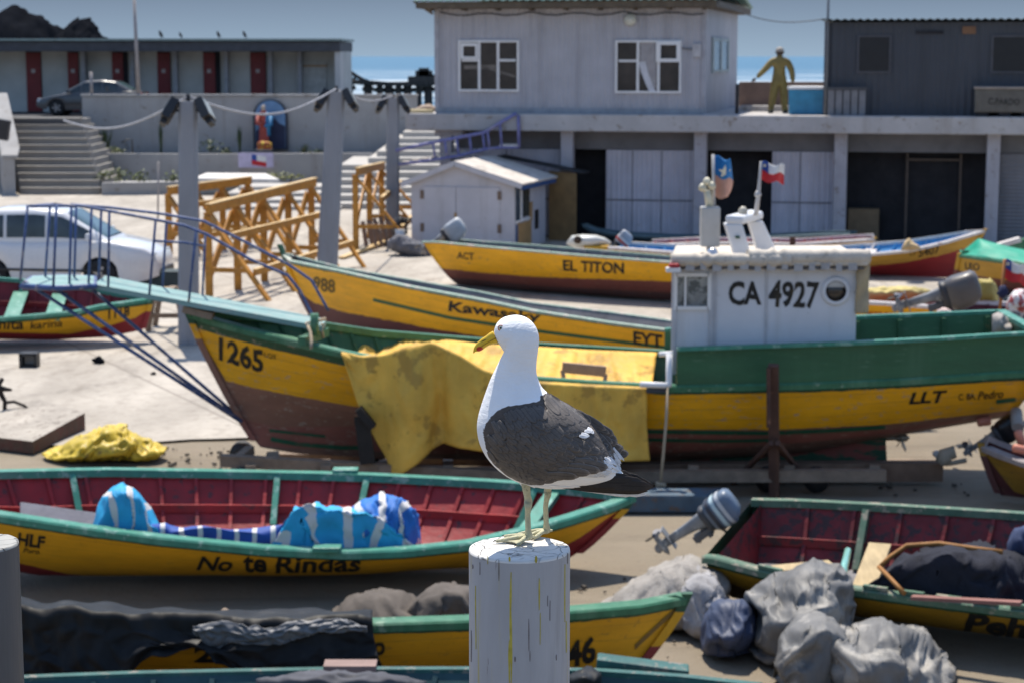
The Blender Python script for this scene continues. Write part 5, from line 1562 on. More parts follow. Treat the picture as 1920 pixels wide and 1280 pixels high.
    info = dict(root=root, bvh=bvh, gn=gn, gf=gf, ax=axn, n=n, A=A, B=B, N=N, sect=sect, inner=inner, L=Ln)
    def near_at(u):
        lo = min(range(N + 1), key=lambda i: abs(proj(gn[i])[0] - u))
        return gn[lo]
    info['near_at'] = near_at
    def far_at(u):
        lo = min(range(N + 1), key=lambda i: abs(proj(gf[i])[0] - u))
        return gf[lo]
    info['far_at'] = far_at
    return info

def outboard(label, cowl_uv, prop_uv, Y0, Y1, c, stripe_c=None, band=None, group='outboard motors', fat=1.0, roll=0.0, cw=1.35):
    """an outboard engine tilted up: cowl at one end, gear case and propeller at the other"""
    top, bot = P(*cowl_uv, Y0), P(*prop_uv, Y1)
    ax = top - bot; L = ax.length; z = ax.normalized()
    y = Vector((0, 1, 0)); x = y.cross(z).normalized(); y = z.cross(x).normalized()      # x: towards the boat side
    if roll: 
        q = Matrix.Rotation(R(roll), 3, z); x = q @ x; y = q @ y
    rot = Matrix((x, y, z)).transposed()
    mid = (top + bot) / 2
    t = thing('outboard_motor', label, 'outboard motor', bot, group)
    W = lambda a, b, cc: bot + x * (a * L) + y * (b * L * fat) + z * (cc * L)
    key = 'cowl_%d_%d_%d' % tuple(int(q * 255) for q in c)
    cm = mat(key, c, .35, .12, 5, .05, 30, wear=dim(c, .5), wear_amt=.2)
    legm = mat('motor_leg_grey', (.20, .205, .215), .45, .2, 8, .1, 30, wear=(.42, .42, .40), wear_amt=.4)
    def loft(rings, n=20, sq=3.2):
        mb = MB(); vs, fs = [], []
        for zc, cx_, rx, ry in rings:
            for k in range(n):
                an = 2 * math.pi * k / n; ca, sa = math.cos(an), math.sin(an)
                vs.append(W(cx_ + rx * math.copysign(abs(ca) ** (2 / sq), ca), ry * math.copysign(abs(sa) ** (2 / sq), sa), zc))
        for i in range(len(rings) - 1):
            for k in range(n):
                k2 = (k + 1) % n; fs.append((i * n + k, i * n + k2, i * n + n + k2, i * n + n + k))
        fs.append(tuple(range(n))[::-1]); fs.append(tuple((len(rings) - 1) * n + k for k in range(n)))
        return mb.add(vs, fs, 0, True)
    def cs(rs): return [(.8 + (a - .8) * cw, b * cw, c_ * cw, d * cw) for a, b, c_, d in rs]
    loft(cs([(.80, .03, .10, .09), (.82, .035, .165, .13), (.90, .04, .185, .145), (1.02, .035, .18, .145), (1.10, .02, .165, .13), (1.14, .01, .13, .10), (1.155, 0, .06, .05)])).build('cowl', cm, t)
    loft(cs([(.74, .02, .13, .10), (.76, .025, .15, .115), (.815, .03, .15, .12), (.82, .03, .14, .11)])).build('lower_pan', mat('motor_dark_pan', (.05, .05, .055), .5), t)
    loft([(.22, 0, .055, .028), (.35, .0, .06, .032), (.55, .005, .075, .045), (.70, .01, .10, .075), (.76, .015, .12, .09)], 14, 2.4).build('leg', legm, t)
    mb = MB(); mb.box(W(-.03, 0, .24), (.30 * L, .14 * L * fat, .014 * L), rot, taper=1.0); mb.build('cavitation_plate', legm, t, bevel=.01)
    loft([(.0, .02, .02, .012), (.02, .02, .055, .016), (.1, .0, .06, .02), (.22, 0, .06, .026)], 12, 2).build('skeg', legm, t)
    c0 = W(0, 0, .11)
    gr = Matrix((z, y, x)).transposed()
    mb = MB(); mb.lathe([(.01 * L, -.14 * L), (.035 * L, -.10 * L), (.042 * L, 0), (.035 * L, .09 * L), (.006 * L, .15 * L)], c0, 'Z', 12, rot=Matrix((y, z, x)).transposed()); gcase = mb.build('gear_case', legm, t)
    mb = MB()
    pc = W(-.15, 0, .11)
    for k in range(3):
        an = 2 * math.pi * k / 3 + .5
        r1 = y * math.cos(an) + z * math.sin(an); r2 = y * -math.sin(an) + z * math.cos(an)
        pts = [(.02, -.02), (.06, -.06), (.12, -.055), (.135, .0), (.11, .05), (.05, .035), (.02, .02)]
        mb.prism([(p[0] * L, p[1] * L) for p in pts], lambda a, b, d, r1=r1, r2=r2: pc + r1 * a + r2 * b + x * (b * .5 + d), .006)
    mb.lathe([(.012 * L, -.03 * L), (.03 * L, -.02 * L), (.03 * L, .05 * L)], pc, 'Z', 10, rot=Matrix((y, z, x)).transposed())
    mb.build('propeller', mat('propeller_metal', (.12, .12, .13), .4, metal=.5), t)
    mb = MB(); mb.box(W(.16, .05, .62), (.08 * L, .05 * L, .26 * L), rot); mb.box(W(.16, -.05, .62), (.08 * L, .05 * L, .26 * L), rot); mb.box(W(.20, 0, .70), (.05 * L, .20 * L, .05 * L), rot)
    mb.bar(W(.10, 0, .66), W(.22, 0, .50), .04 * L, .04 * L); mb.build('clamp_bracket', mat('motor_bracket', (.09, .09, .095), .5), t)
    mb = MB(); mb.tube([W(.12, .02, .78), W(.34, .02, .86), W(.52, .02, .90)], [.018 * L, .016 * L, .02 * L], 8); mb.build('tiller', mat('motor_bracket', (.09, .09, .095)), t)
    if stripe_c is not None:
        for i, (zc, cc) in enumerate(stripe_c):
            mb = MB(); vs, fs = [], []
            n = 20
            for zz in (.8 + (zc - .8) * cw, .8 + (zc + .045 - .8) * cw):
                for k in range(n):
                    an = 2 * math.pi * k / n; ca, sa = math.cos(an), math.sin(an)
                    vs.append(W(cw * (.037 + .190 * math.copysign(abs(ca) ** (2 / 3.2), ca)), cw * .1505 * math.copysign(abs(sa) ** (2 / 3.2), sa), zz))
            for k in range(n): fs.append((k, (k + 1) % n, n + (k + 1) % n, n + k))
            mb.add(vs, fs, 0, True); mb.build('cowl_stripe', mat('stripe_%d' % int(cc[0] * 255 + cc[2] * 9), cc, .4), t)
    return t, W

# ---- the big 1265 boat -------------------------------------------------------
RB = (.20, .085, .055)
paint1 = paint_bands('paint_1265', [GRN, YEL, (.27, .125, .08), (.30, .105, .075), (.19, .10, .07)], .05, (.40, .31, .23), .55)
nearL = [(352, 587), (400, 603), (470, 622), (560, 643), (640, 662), (760, 686), (900, 704), (1100, 719), (1250, 727), (1500, 722), (1700, 713), (1890, 700), (1912, 699)]
yb = [(352, 588), (423, 713), (520, 735), (640, 757), (800, 782), (1000, 798), (1210, 803), (1440, 805), (1660, 795), (1900, 768)]
B1 = boat('largest boat, numbered 1265, with a green topside, white cabin and yellow tarpaulin', (352, 585, 23.2), (1911, 628, 23.0), 1.2, .48, .80,
          nearL, [(352, 586), (470, 592), (560, 601), (700, 622), (1000, 646), (1240, 660), (1500, 655), (1700, 648), (1870, 636), (1912, 634)],
          [(420, 800), (490, 838), (560, 850), (700, 858), (900, 860), (1300, 856), (1500, 845), (1620, 822), (1720, 806), (1905, 776)],
          [[(u, v + 22) for u, v in nearL[:5]] + [(900, 716), (1250, 739), (1500, 735), (1700, 726), (1900, 713)], yb,
           [(352, 600), (430, 780), (520, 800), (660, 798), (800, 800), (1000, 806), (1210, 812), (1660, 806), (1900, 772)], [(352, 610), (470, 835), (800, 850), (1240, 850), (1660, 815), (1900, 775)]],
          paint1, gunw_green, greenin, k0=.085, k1=.985, e_mid=.42, floor=.45, rail=(.12, .06), name='fishing_launch')
r1 = B1['root']
# raised green washboards aft of the cabin front, both sides, and across the stern
wtop = poly([(1255, 657), (1400, 652), (1610, 645), (1750, 638), (1912, 628)])
ftop = poly([(1255, 622), (1500, 605), (1610, 598), (1870, 588), (1912, 587)])
for g, f, s_, nm in ((B1['gn'], wtop, 1, 'near'), (B1['gf'], ftop, -1, 'far')):
    mb = MB(); cap = MB()
    idx = [i for i in range(B1['N'] + 1) if proj(B1['gn'][i])[0] > 1254]
    vs, fs, cp = [], [], []
    for i in idx:
        b = g[i].copy(); u = proj(b)[0]; tz = P(u, f(u), b.y).z
        tp = Vector((b.x, b.y, tz)) + B1['n'] * s_ * .03; cp.append(tp)
        for q in (b + B1['n'] * s_ * .012, tp, tp - B1['n'] * s_ * .045, b - B1['n'] * s_ * .05): vs.append(q)
    for k in range(len(idx) - 1):
        for j in range(4): fs.append((k * 4 + j, k * 4 + (j + 1) % 4, k * 4 + 4 + (j + 1) % 4, k * 4 + 4 + j))
    fs.append((0, 1, 2, 3)); fs.append(tuple((len(idx) - 1) * 4 + j for j in (3, 2, 1, 0)))
    mb.add(vs, fs); mb.build('washboard', mat('washboard_green', (.030, .115, .052), .5, .16, 2, .25, 18, wear=(.07, .16, .09), wear_amt=.35, stretch=(.5, 1, 3)), r1)
    for k in range(len(cp) - 1): cap.bar(cp[k] + Vector((0, 0, .02)), cp[k + 1] + Vector((0, 0, .02)), .10, .04)
    cap.build('washboard_rail', gunw_teal, r1)
    for k in range(2, len(cp) - 1, 3):
        q = cp[k] - B1['n'] * s_ * .085; rb = MB(); rb.bar(q - Vector((0, 0, .02)), Vector((q.x, q.y, g[idx[k]].z - (.03 if s_ > 0 else .4))), .07, .05, up=(1, 0, 0))
        rb.build('washboard_post', greenin, r1)
    if s_ > 0: nearcap = cp
    else: farcap = cp
mb = MB(); a, b = nearcap[-1], farcap[-1]
mb.add([a, b, b - Vector((0, 0, .75)), a - Vector((0, 0, .75)), a + B1['ax'] * -.05, b + B1['ax'] * -.05, b - Vector((0, 0, .75)) - B1['ax'] * .05, a - Vector((0, 0, .75)) - B1['ax'] * .05],
       [(0, 1, 2, 3), (7, 6, 5, 4), (0, 4, 5, 1), (1, 5, 6, 2), (2, 6, 7, 3), (3, 7, 4, 0)]); mb.build('transom_board', greenin, r1)
mb = MB(); mb.bar(a + Vector((0, 0, .02)), b + Vector((0, 0, .02)), .12, .05); mb.build('transom_rail', gunw_teal, r1)
# rubbing line under the washboard
dg_ = mat('dull_green', (.02, .10, .05), .6, .2, 6, .2, 20, wear=(.2, .07, .05), wear_amt=.3)
for pts, h_ in (([(1868, 752), (1904, 748)], 8), ([(1205, 808), (1440, 811), (1560, 806), (1660, 799)], 7), ([(1205, 823), (1340, 826), (1445, 824)], 6), ([(505, 806), (560, 812), (610, 817)], 5), ([(508, 822), (560, 832), (640, 838), (690, 838)], 8)):
    stripe(r1, B1['bvh'], pts, h_, dg_, 'paint_line')
mb = MB()
ks = [P(1240, 846, 23.0), P(1658, 796, 23.0), P(1662, 868, 23.0), P(1300, 872, 23.0)]
mb.add([q + Vector((0, -.05, 0)) for q in ks] + [q + Vector((0, .05, 0)) for q in ks], [(0, 1, 2, 3), (7, 6, 5, 4), (0, 4, 5, 1), (1, 5, 6, 2), (2, 6, 7, 3), (3, 7, 4, 0)])
mb.build('skeg', mat('skeg_green_red', (.020, .075, .038), .6, .2, 3, .2, 14, wear=(.22, .055, .04), wear_amt=.75, wear_scale=3, stretch=(.5, 1, 2)), r1)
mb = MB(); c = P(1690, 820, 23.0)
mb.tube([P(1655, 821, 23.0), c], .03, 8)
for k in range(3):
    an = 2 * math.pi * k / 3 - .5
    r_ = Vector((0, math.cos(an), math.sin(an))); q_ = Vector((0, -math.sin(an), math.cos(an)))
    mb.prism([(.02, -.03), (.1, -.075), (.2, -.05), (.22, .02), (.12, .07), (.02, .03)], lambda a, b, d, r_=r_, q_=q_: c + r_ * a + q_ * b + Vector((b * .6 + d, 0, 0)), .012)
mb.lathe([(.02, -.08), (.045, -.05), (.045, .06), (.01, .1)], c, 'X', 10)
mb.build('propeller', mat('bronze', (.28, .25, .20), .4, metal=.6), r1)
lettering(r1, B1['bvh'], '1265', (411, 674), (494, 700), 43, ink, .03, .0, name='number')
lettering(r1, B1['bvh'], 'LQS', (496, 669), (518, 673), 9, ink, .01, name='lettering')
lettering(r1, B1['bvh'], 'LLT', (1704, 757), (1776, 752), 22, ink, .03, .25, name='lettering')
lettering(r1, B1['bvh'], 'C. BA.', (1797, 749), (1829, 747), 12, ink, .01, .1, name='lettering')
lettering(r1, B1['bvh'], 'Pedro', (1833, 748), (1881, 744), 15, ink, .012, .3, name='lettering')
# the railed plank (pulpit) running out over the bow
lp_blue = mat('rail_blue', (.05, .09, .22), .5, .25, 8, .1, 30, wear=(.26, .25, .29), wear_amt=.45)
plankm = mat('plank_teal', (.19, .32, .31), .7, .2, 4, .2, 20, wear=(.34, .36, .33), wear_amt=.4, stretch=(.4, 2, 2))
YPn, YPf = 22.75, 23.45
def PK(u, v, d): return P(u, v, lerp(YPn, YPf, d))
mb = MB()
tip0, tip1 = PK(175, 533, 0), PK(604, 612, 0)
d0 = Vector((0, YPf - YPn, .02))
mb.add([tip0, tip1, tip1 + d0 * .75, tip0 + d0, tip0 - Vector((0, 0, .06)), tip1 - Vector((0, 0, .06)), tip1 + d0 * .75 - Vector((0, 0, .06)), tip0 + d0 - Vector((0, 0, .06))],
       [(0, 1, 2, 3), (7, 6, 5, 4), (0, 4, 5, 1), (1, 5, 6, 2), (2, 6, 7, 3), (3, 7, 4, 0)]); pk = mb.build('plank', plankm, r1)
mb = MB(); pf = [PK(40, 527, -.1), PK(108, 543, -.35), PK(178, 534, -.1), PK(178, 530, 1.1), PK(120, 524, 1.3), PK(60, 520, 1.1)]
zt_ = [Vector((q.x, q.y, tip0.z + .01 + (.0))) for q in pf]
mb.add(zt_ + [q - Vector((0, 0, .05)) for q in zt_], [tuple(range(6)), tuple(range(11, 5, -1))] + [(i, i + 6, (i + 1) % 6 + 6, (i + 1) % 6) for i in range(6)]); mb.build('platform', plankm, r1)
rim = MB(); rim.tube([q - Vector((0, 0, .03)) for q in zt_] + [zt_[0] - Vector((0, 0, .03))], .035, 8); rim.build('platform_rim', lp_blue, r1)
rail0 = [(57, 387), (150, 386), (205, 396), (300, 414), (345, 423), (388, 440), (470, 487), (540, 517), (562, 545), (590, 600)]
railn = [PK(u, v, 0) for u, v in rail0]
railf = [PK(u + 12, v - 9, 1) for u, v in [(120, 393), (190, 398), (290, 410), (370, 424), (450, 464), (530, 506), (572, 535), (604, 592)]]
for pts in (railn, railf):
    sm = []
    for i in range(len(pts) - 1):
        for k in range(4): sm.append(pts[i].lerp(pts[i + 1], k / 4))
    sm.append(pts[-1]); mb = MB(); mb.tube(sm, .018, 8); mb.build('handrail', lp_blue, r1)
mb = MB(); mb.tube([PK(57, 387, 0), PK(100, 383, 1.3), PK(140, 388, 1)], .018, 8); mb.build('front_rail', lp_blue, r1); mb = MB(); mb.tube([PK(290, 452, 0), PK(345, 455, 0), PK(384, 462, .3)], .016, 6); mb.build('mid_rail', lp_blue, r1)
fnr = poly(rail0); fpl = poly([(40, 527), (108, 541), (178, 533), (604, 612)])
for u, du, d in ((52, -14, 0), (94, -10, 1), (106, -6, -.35), (134, -4, 0), (143, -4, .9), (172, -6, 0), (190, -5, 1), (205, -2, 0), (292, -12, 0), (312, -8, 1), (368, -14, 0), (385, -6, .9)):
    a = PK(u, fnr(u) - 2, d); b = PK(u + du, fpl(u + du) - (4 if d > .5 else 0), d)
    mb = MB(); mb.tube([a, b], .016, 6); mb.build('rail_post', lp_blue, r1)
for (u, v), d, e_ in (((44, 527), 0, 0), ((106, 543), .0, .4), ((166, 537), .6, 1)):
    mb = MB(); mb.tube([PK(u, v, d), P(lerp(452, 458, e_), 790, 22.95 + .25 * e_)], .022, 8); mb.build('strut', lp_blue, r1)
# foredeck clutter: bitts and rope
mb = MB(); q = P(590, 628, 22.6); mb.bar(P(566, 640, 22.4), P(610, 622, 23.2), .10, .10); mb.tube([q, q + Vector((0, 0, .25))], .05, 8); mb.build('bitts', gunw_green, r1)
mb = MB(); mb.tube([P(575, 606, 22.7), P(582, 622, 22.5), P(584, 640, 22.4), P(583, 652, 22.3)], .02, 6); mb.tube([P(604, 606, 22.8), P(603, 620, 22.8), P(606, 634, 22.8)], .02, 6); mb.tube([P(570, 608, 22.8), P(590, 603, 22.8), P(610, 598, 22.9)], .022, 6)
mb.build('lashing', mat('old_rope', (.36, .29, .20), .9), r1)
mb = MB(); mb.bar(P(345, 578, 22.9), P(400, 592, 22.9), .22, .08); mb.build('bow_block', mat('grey_old_wood', (.22, .165, .12)), r1)
# cabin
Yc0, Yc1 = 22.14, 23.75
cpoly = [P(1258, 505, Yc0), P(1606, 500, Yc0), P(1606, 646, Yc0), P(1276, 652, Yc0)]
def CB(u, v, d=0.0):
    q = P(u, v, Yc0); return q + Vector((0, d, 0))
cabm = mat('cabin_white', (.62, .63, .66), .5, .05, 2, .08, 18, wear=(.40, .38, .36), wear_amt=.2, wear_scale=5)
z1c = CB(1400, 497).z; z0c = min(g.z for g in B1['gn']) + .12
xa, xb = CB(1262, 560).x, CB(1606, 560).x
mb = MB()
# side wall with a window opening forward and a round porthole aft: panel pieces round the window
wx0, wx1 = CB(1268, 545).x, CB(1328, 545).x
wz1, wz0 = CB(1300, 517).z, CB(1300, 576).z
def slab(mb, x0, x1, z0, z1, y0=Yc0, t=.04, mi=0): mb.box(((x0 + x1) / 2, y0 + t / 2, (z0 + z1) / 2), (x1 - x0, t, z1 - z0), mi=mi)
slab(mb, xa, wx0, z0c, z1c); slab(mb, wx0, wx1, z0c, wz0); slab(mb, wx0, wx1, wz1, z1c); slab(mb, wx1, xb, z0c, z1c)
xf = xa * Yc1 / Yc0 + .06
slab(mb, xf, xb, z0c, z1c, y0=Yc1)
mb.add([Vector((x, y, z)) for z in (z0c, z1c) for x, y in ((xa, Yc0 + .04), (xa + .05, Yc0 + .04), (xf + .05, Yc1), (xf, Yc1))], [(3, 2, 1, 0), (4, 5, 6, 7), (0, 1, 5, 4), (1, 2, 6, 5), (2, 3, 7, 6), (3, 0, 4, 7)]); mb.box((xb - .02, (Yc0 + Yc1) / 2 + .02, (z0c + z1c) / 2), (.04, Yc1 - Yc0 - .04, z1c - z0c))
cabin = mb.build('cabin', cabm, r1)
mb = MB()
for u in (1341, 1437): x = CB(u, 560).x; mb.box((x, Yc0 - .008, (z0c + z1c) / 2 - .02), (.03, .016, z1c - z0c - .04))
x = CB(1334, 560).x; mb.box((x, Yc0 - .012, (z0c + z1c) / 2), (.05, .022, z1c - z0c)); mb.box((CB(1263, 560).x, Yc0 - .012, (z0c + z1c) / 2), (.05, .022, z1c - z0c))
mb.build('panel_strip', mat('cabin_grey_trim', (.46, .46, .48)), cabin)
mb = MB(); slab(mb, wx0, wx1, wz0, wz1, Yc0 + .02, .006); mb.build('window', mat('dusty_pane', (.30, .31, .30), .25, .3, 3, wear=(.10, .11, .11), wear_amt=.6), cabin)
mb = MB()
for x0, x1, z0, z1 in ((wx0 - .03, wx0 + .01, wz0 - .03, wz1 + .03), (wx1 - .01, wx1 + .03, wz0 - .03, wz1 + .03), (wx0, wx1, wz0 - .03, wz0 + .01), (wx0, wx1, wz1 - .01, wz1 + .03)): slab(mb, x0, x1, z0, z1, Yc0 - .03, .03)
x = lerp(wx0, wx1, .28); slab(mb, x - .012, x + .012, wz0, wz1, Yc0 - .02, .03)
mb.build('window_frame', white, cabin)
pc = CB(1567, 546) + Vector((0, -.012, 0))
mb = MB(); mb.lathe([(.118, -.012), (.135, -.016), (.165, -.010), (.170, .0), (.165, .012), (.118, .012)], pc, 'Y', 32, cap=False); ph = mb.build('porthole', cabm, r1)
mb = MB(); mb.lathe([(.001, .002), (.122, .002), (.122, .009), (.001, .009)], pc, 'Y', 28); mb.build('porthole_glass', glass_mat('porthole_glass', (.035, .03, .028)), ph)
mb = MB(); mb.prism([(.11 * math.cos(R(a_)), .11 * math.sin(R(a_))) for a_ in range(25, 156, 10)], lambda a, b, d: pc + Vector((a, -.004 + d, b)), .004); mb.build('porthole_blind', mat('blind_pale', (.45, .44, .42)), ph)
cbv = BVHTree.FromPolygons([Vector((xa, Yc0, z0c)), Vector((xb, Yc0, z0c)), Vector((xb, Yc0, z1c)), Vector((xa, Yc0, z1c))], [(0, 1, 2, 3)])
lettering(r1, cbv, 'CA', (1366, 572), (1428, 574), 45, ink, .035, name='number', lift=.004)
lettering(r1, cbv, '4927', (1441, 576), (1537, 580), 51, ink, .03, .08, name='number', lift=.004)
# roof: board, rolled canvas edge, scalloped valance
mb = MB(); mb.add([Vector((x, y, z1c + z)) for z in (.002, .06) for x, y in ((xa - .06, Yc0 - .15), (xb + .1, Yc0 - .15), (xb + .1, Yc1 + .1), (xf - .03, Yc1 + .1))], [(3, 2, 1, 0), (4, 5, 6, 7), (0, 1, 5, 4), (1, 2, 6, 5), (2, 3, 7, 6), (3, 0, 4, 7)]); mb.build('cabin_roof', mat('canvas_cream', (.58, .52, .44), .9, .15, 4, .5, 14, wear=(.33, .29, .24), wear_amt=.4), r1, bevel=.02)
mb = MB()
ny = Yc0 - .13
mb.tube([Vector((lerp(CB(1400, 490).x, xb + .12, i / 24), ny + .05 + .02 * noise.noise(Vector((i * .7, 0, 0))), z1c + .10 + .012 * noise.noise(Vector((i, 2, 0))))) for i in range(25)], [.092 + .03 * noise.noise(Vector((i * .9, 5, 1))) for i in range(25)], 10)
mb.tube([Vector((lerp(xa - .04, CB(1480, 490).x, i / 20), ny + .02, z1c + .07 + .02 * noise.noise(Vector((i, 7, 0))))) for i in range(21)], [.075 + .035 * noise.noise(Vector((i * .9, 8, 1))) for i in range(21)], 10)
mb.build('canvas_roll', MATS['canvas_cream'], r1)
mb = MB()
for i in range(14):
    x = lerp(xa + .02, xb - .08, i / 13)
    mb.box((x, ny - .022, z1c - .02 + .01 * (i % 3)), (.07 + .03 * (i % 2), .012, .075))
mb.build('valance_tabs', mat('canvas_grey', (.40, .39, .39), .9), r1)
mb = MB(); mb.grid(lambda a, b: Vector((lerp(xb - .02, xb + .13, b), Yc0 - .05 + .03 * math.sin(a * 9 + b * 4), lerp(z1c + .1, z1c - .55, a) - .1 * b * (1 - a))), 20, 4); mb.build('hanging_canvas', mat('canvas_tan', (.42, .34, .22), .9), r1, solid=.01)
mb = MB(); mb.grid(lambda a, b: Vector((lerp(xa - .03, xb + .06, a), ny + .04 - .03 * b + .02 * math.sin(a * 40), z1c + .03 - .06 * b - .015 * abs(math.sin(a * 34)))), 80, 3); mb.build('valance', mat('gap_shade_grey', (.14, .135, .135), .9), r1, solid=.008)  # dark strip behind the tabs paints the shade in their gaps
# white arch
def arch_leg(u0, u1, v0, u2, u3, v1, y):  # slanted flat leg
    return [P(u0, v0, y), P(u1, v0, y), P(u3, v1, y), P(u2, v1, y)]
archm = mat('arch_white', (.70, .70, .71), .35, .04, 3, .03, 30)
mb = MB()
for q, y in ((arch_leg(1359, 1392, 420, 1378, 1410, 482, 22.3), 22.3), (arch_leg(1403, 1431, 415, 1424, 1461, 482, 23.0), 23.0)):
    mb = MB(); mb.add(q + [p + Vector((0, .22, 0)) for p in q], [(0, 1, 2, 3), (7, 6, 5, 4), (0, 4, 5, 1), (1, 5, 6, 2), (2, 6, 7, 3), (3, 7, 4, 0)])
    mb.build('arch_leg', archm, r1, bevel=.02)
mb = MB()
q = [P(1359, 420, 22.3), P(1393, 422, 22.3), P(1432, 412, 23.22), P(1403, 408, 23.22)]
qt = [p + Vector((0, 0, .10)) for p in q]
mb.add(q + qt, [(3, 2, 1, 0), (4, 5, 6, 7), (0, 1, 5, 4), (1, 2, 6, 5), (2, 3, 7, 6), (3, 0, 4, 7)]); mb.build('arch_top', archm, r1, bevel=.03)
mb = MB(); mb.box(P(1383, 445, 22.28), (.05, .02, .03)); mb.build('arch_socket', mat('dark_green_plug', (.02, .08, .05)), r1)
mb = MB(); p_ = P(1393, 402, 22.6); mb.tube([P(1393, 408, 22.6), p_], .02, 6); mb.lathe([(.01, -.03), (.05, -.02), (.055, .03), (.02, .07)], p_ + Vector((0, 0, .02)), n=10); mb.build('mast_lamp', mat('lamp_cream', (.50, .46, .38), .4), r1)
mb = MB(); mb.tube([P(1417, 404, 22.8), P(1422, 365, 22.8), P(1425, 330, 22.8), P(1427, 303, 22.8)], [.03, .024, .018, .014], 8); mb.lathe([(.02, -.03), (.045, 0), (.02, .05)], P(1421, 366, 22.8), n=8); fp = mb.build('flagstaff', mat('staff_grey', (.50, .48, .47), .5), r1)
def flag(parent_label, origin_px, w, h_, Y, kind, name, group=None, droop=0.0):
    u, v = origin_px
    o0 = P(u, v, Y)
    t = thing(name, parent_label, 'flag', o0, group)
    def pt(a, b): return o0 + Vector((a * w, .05 * math.sin(a * 7 + b) * (1 + a), -b * h_ - a * droop * (.6 + .4 * a) + .02 * math.sin(a * 9 + b * 2)))
    mb = MB()
    if kind == 'lone_star':
        n1 = 24
        mb.grid(lambda a, b: pt(a, .5 * b), n1, 10, 1); mb.grid(lambda a, b: pt(a, .5 + .5 * b), n1, 10, 0)
        c = mb.build('cloth', [MATS['flag_red'], MATS['flag_white'], MATS['flag_blue']], t, solid=.004)
        for p in c.data.polygons:
            ctr = c.data.vertices[p.vertices[0]].co.x / w
            if p.material_index == 1 and ctr < .30: p.material_index = 2
        sc_ = pt(.16, .25); sz = h_ * .13
    else:
        mb.grid(lambda a, b: pt(a * (1 - .25 * (1 - b)), .5 * b), 20, 10, 0); c = mb.build('cloth', [mat('flag_mid_blue', (.02, .17, .42), .7, .15), mat('flag_faded_pink', (.55, .30, .22), .8, .2, 5)], t, solid=.004)
        mb = MB(); mb.grid(lambda a, b: pt(a * (1 - .35 * b * b), .5 + .5 * b) + Vector((0, .0, 0)), 20, 10, 0); mb.build('lower_cloth', MATS['flag_faded_pink'], t, solid=.004)
        sc_ = pt(.5, .30); sz = h_ * .17
    pts = []
    for k in range(10):
        an = math.pi / 2 + k * math.pi / 5; r_ = sz if k % 2 == 0 else sz * .42
        pts.append((r_ * math.cos(an), r_ * math.sin(an)))
    mb = MB(); mb.prism(pts, lambda a, b, d: sc_ + Vector((a, -.022 - d, b)), .004); mb.build('star', mat('star_pale', (.70, .62, .45), .7), t)
    return t
flag('small red and white flag with a blue star corner, flying above the white cabin arch', (1427, 305), .285, .21, 22.8, 'lone_star', 'cabin_flag', droop=.04)
# grey chimney box, lamp mast and the blue flag
mb = MB(); q = P(1331, 425, 22.9); mb.box(q, (.225, .2, (P(1331, 388, 22.9).z - P(1331, 462, 22.9).z))); mb.bar(P(1330, 462, 22.9), P(1336, 498, 22.9), .08, .05); mb.build('funnel_box', mat('funnel_grey', (.42, .415, .40), .7, .1), r1, bevel=.015)
mb = MB(); mb.tube([P(1331, 388, 22.9), P(1326, 358, 22.9)], .045, 8)
for dx, dz in ((0, .07), (-.05, 0), (.06, .02)):
    s_ = P(1325, 352, 22.9) + Vector((dx, -.02, dz)); mb.lathe([(.01, -.045), (.045, -.03), (.05, .01), (.02, .05)], s_, n=10)
mb.build('lamp_cluster', mat('cream_lamp', (.62, .57, .42), .4), r1)
mb = MB(); mb.tube([P(1339, 390, 22.95), P(1337, 290, 22.95)], .02, 6); mb.build('flagstaff', MATS['staff_grey'], r1)
flag('blue and faded pink flag with a pale star on the staff above the cabin', (1340, 294), .23, .47, 22.95, 'blue_star', 'cabin_pennant', droop=.04)
mb = MB(); q = P(1336, 482, 22.2); mb.lathe([(.02, -.09), (.07, -.07), (.085, 0), (.05, .09), (.01, .11)], q, n=12); mb.build('search_light', mat('chrome_bit', (.55, .56, .58), .2, metal=.7), r1)
mb = MB(); q = P(1264, 499, 21.95); mb.box(q, (.12, .10, .06)); mb.build('side_light', mat('red_lens', (.45, .03, .03), .3), r1, bevel=.02)
mb = MB(); q = P(1262, 506, 21.95); mb.box(q, (.16, .12, .05)); mb.build('side_light_base', white, r1)
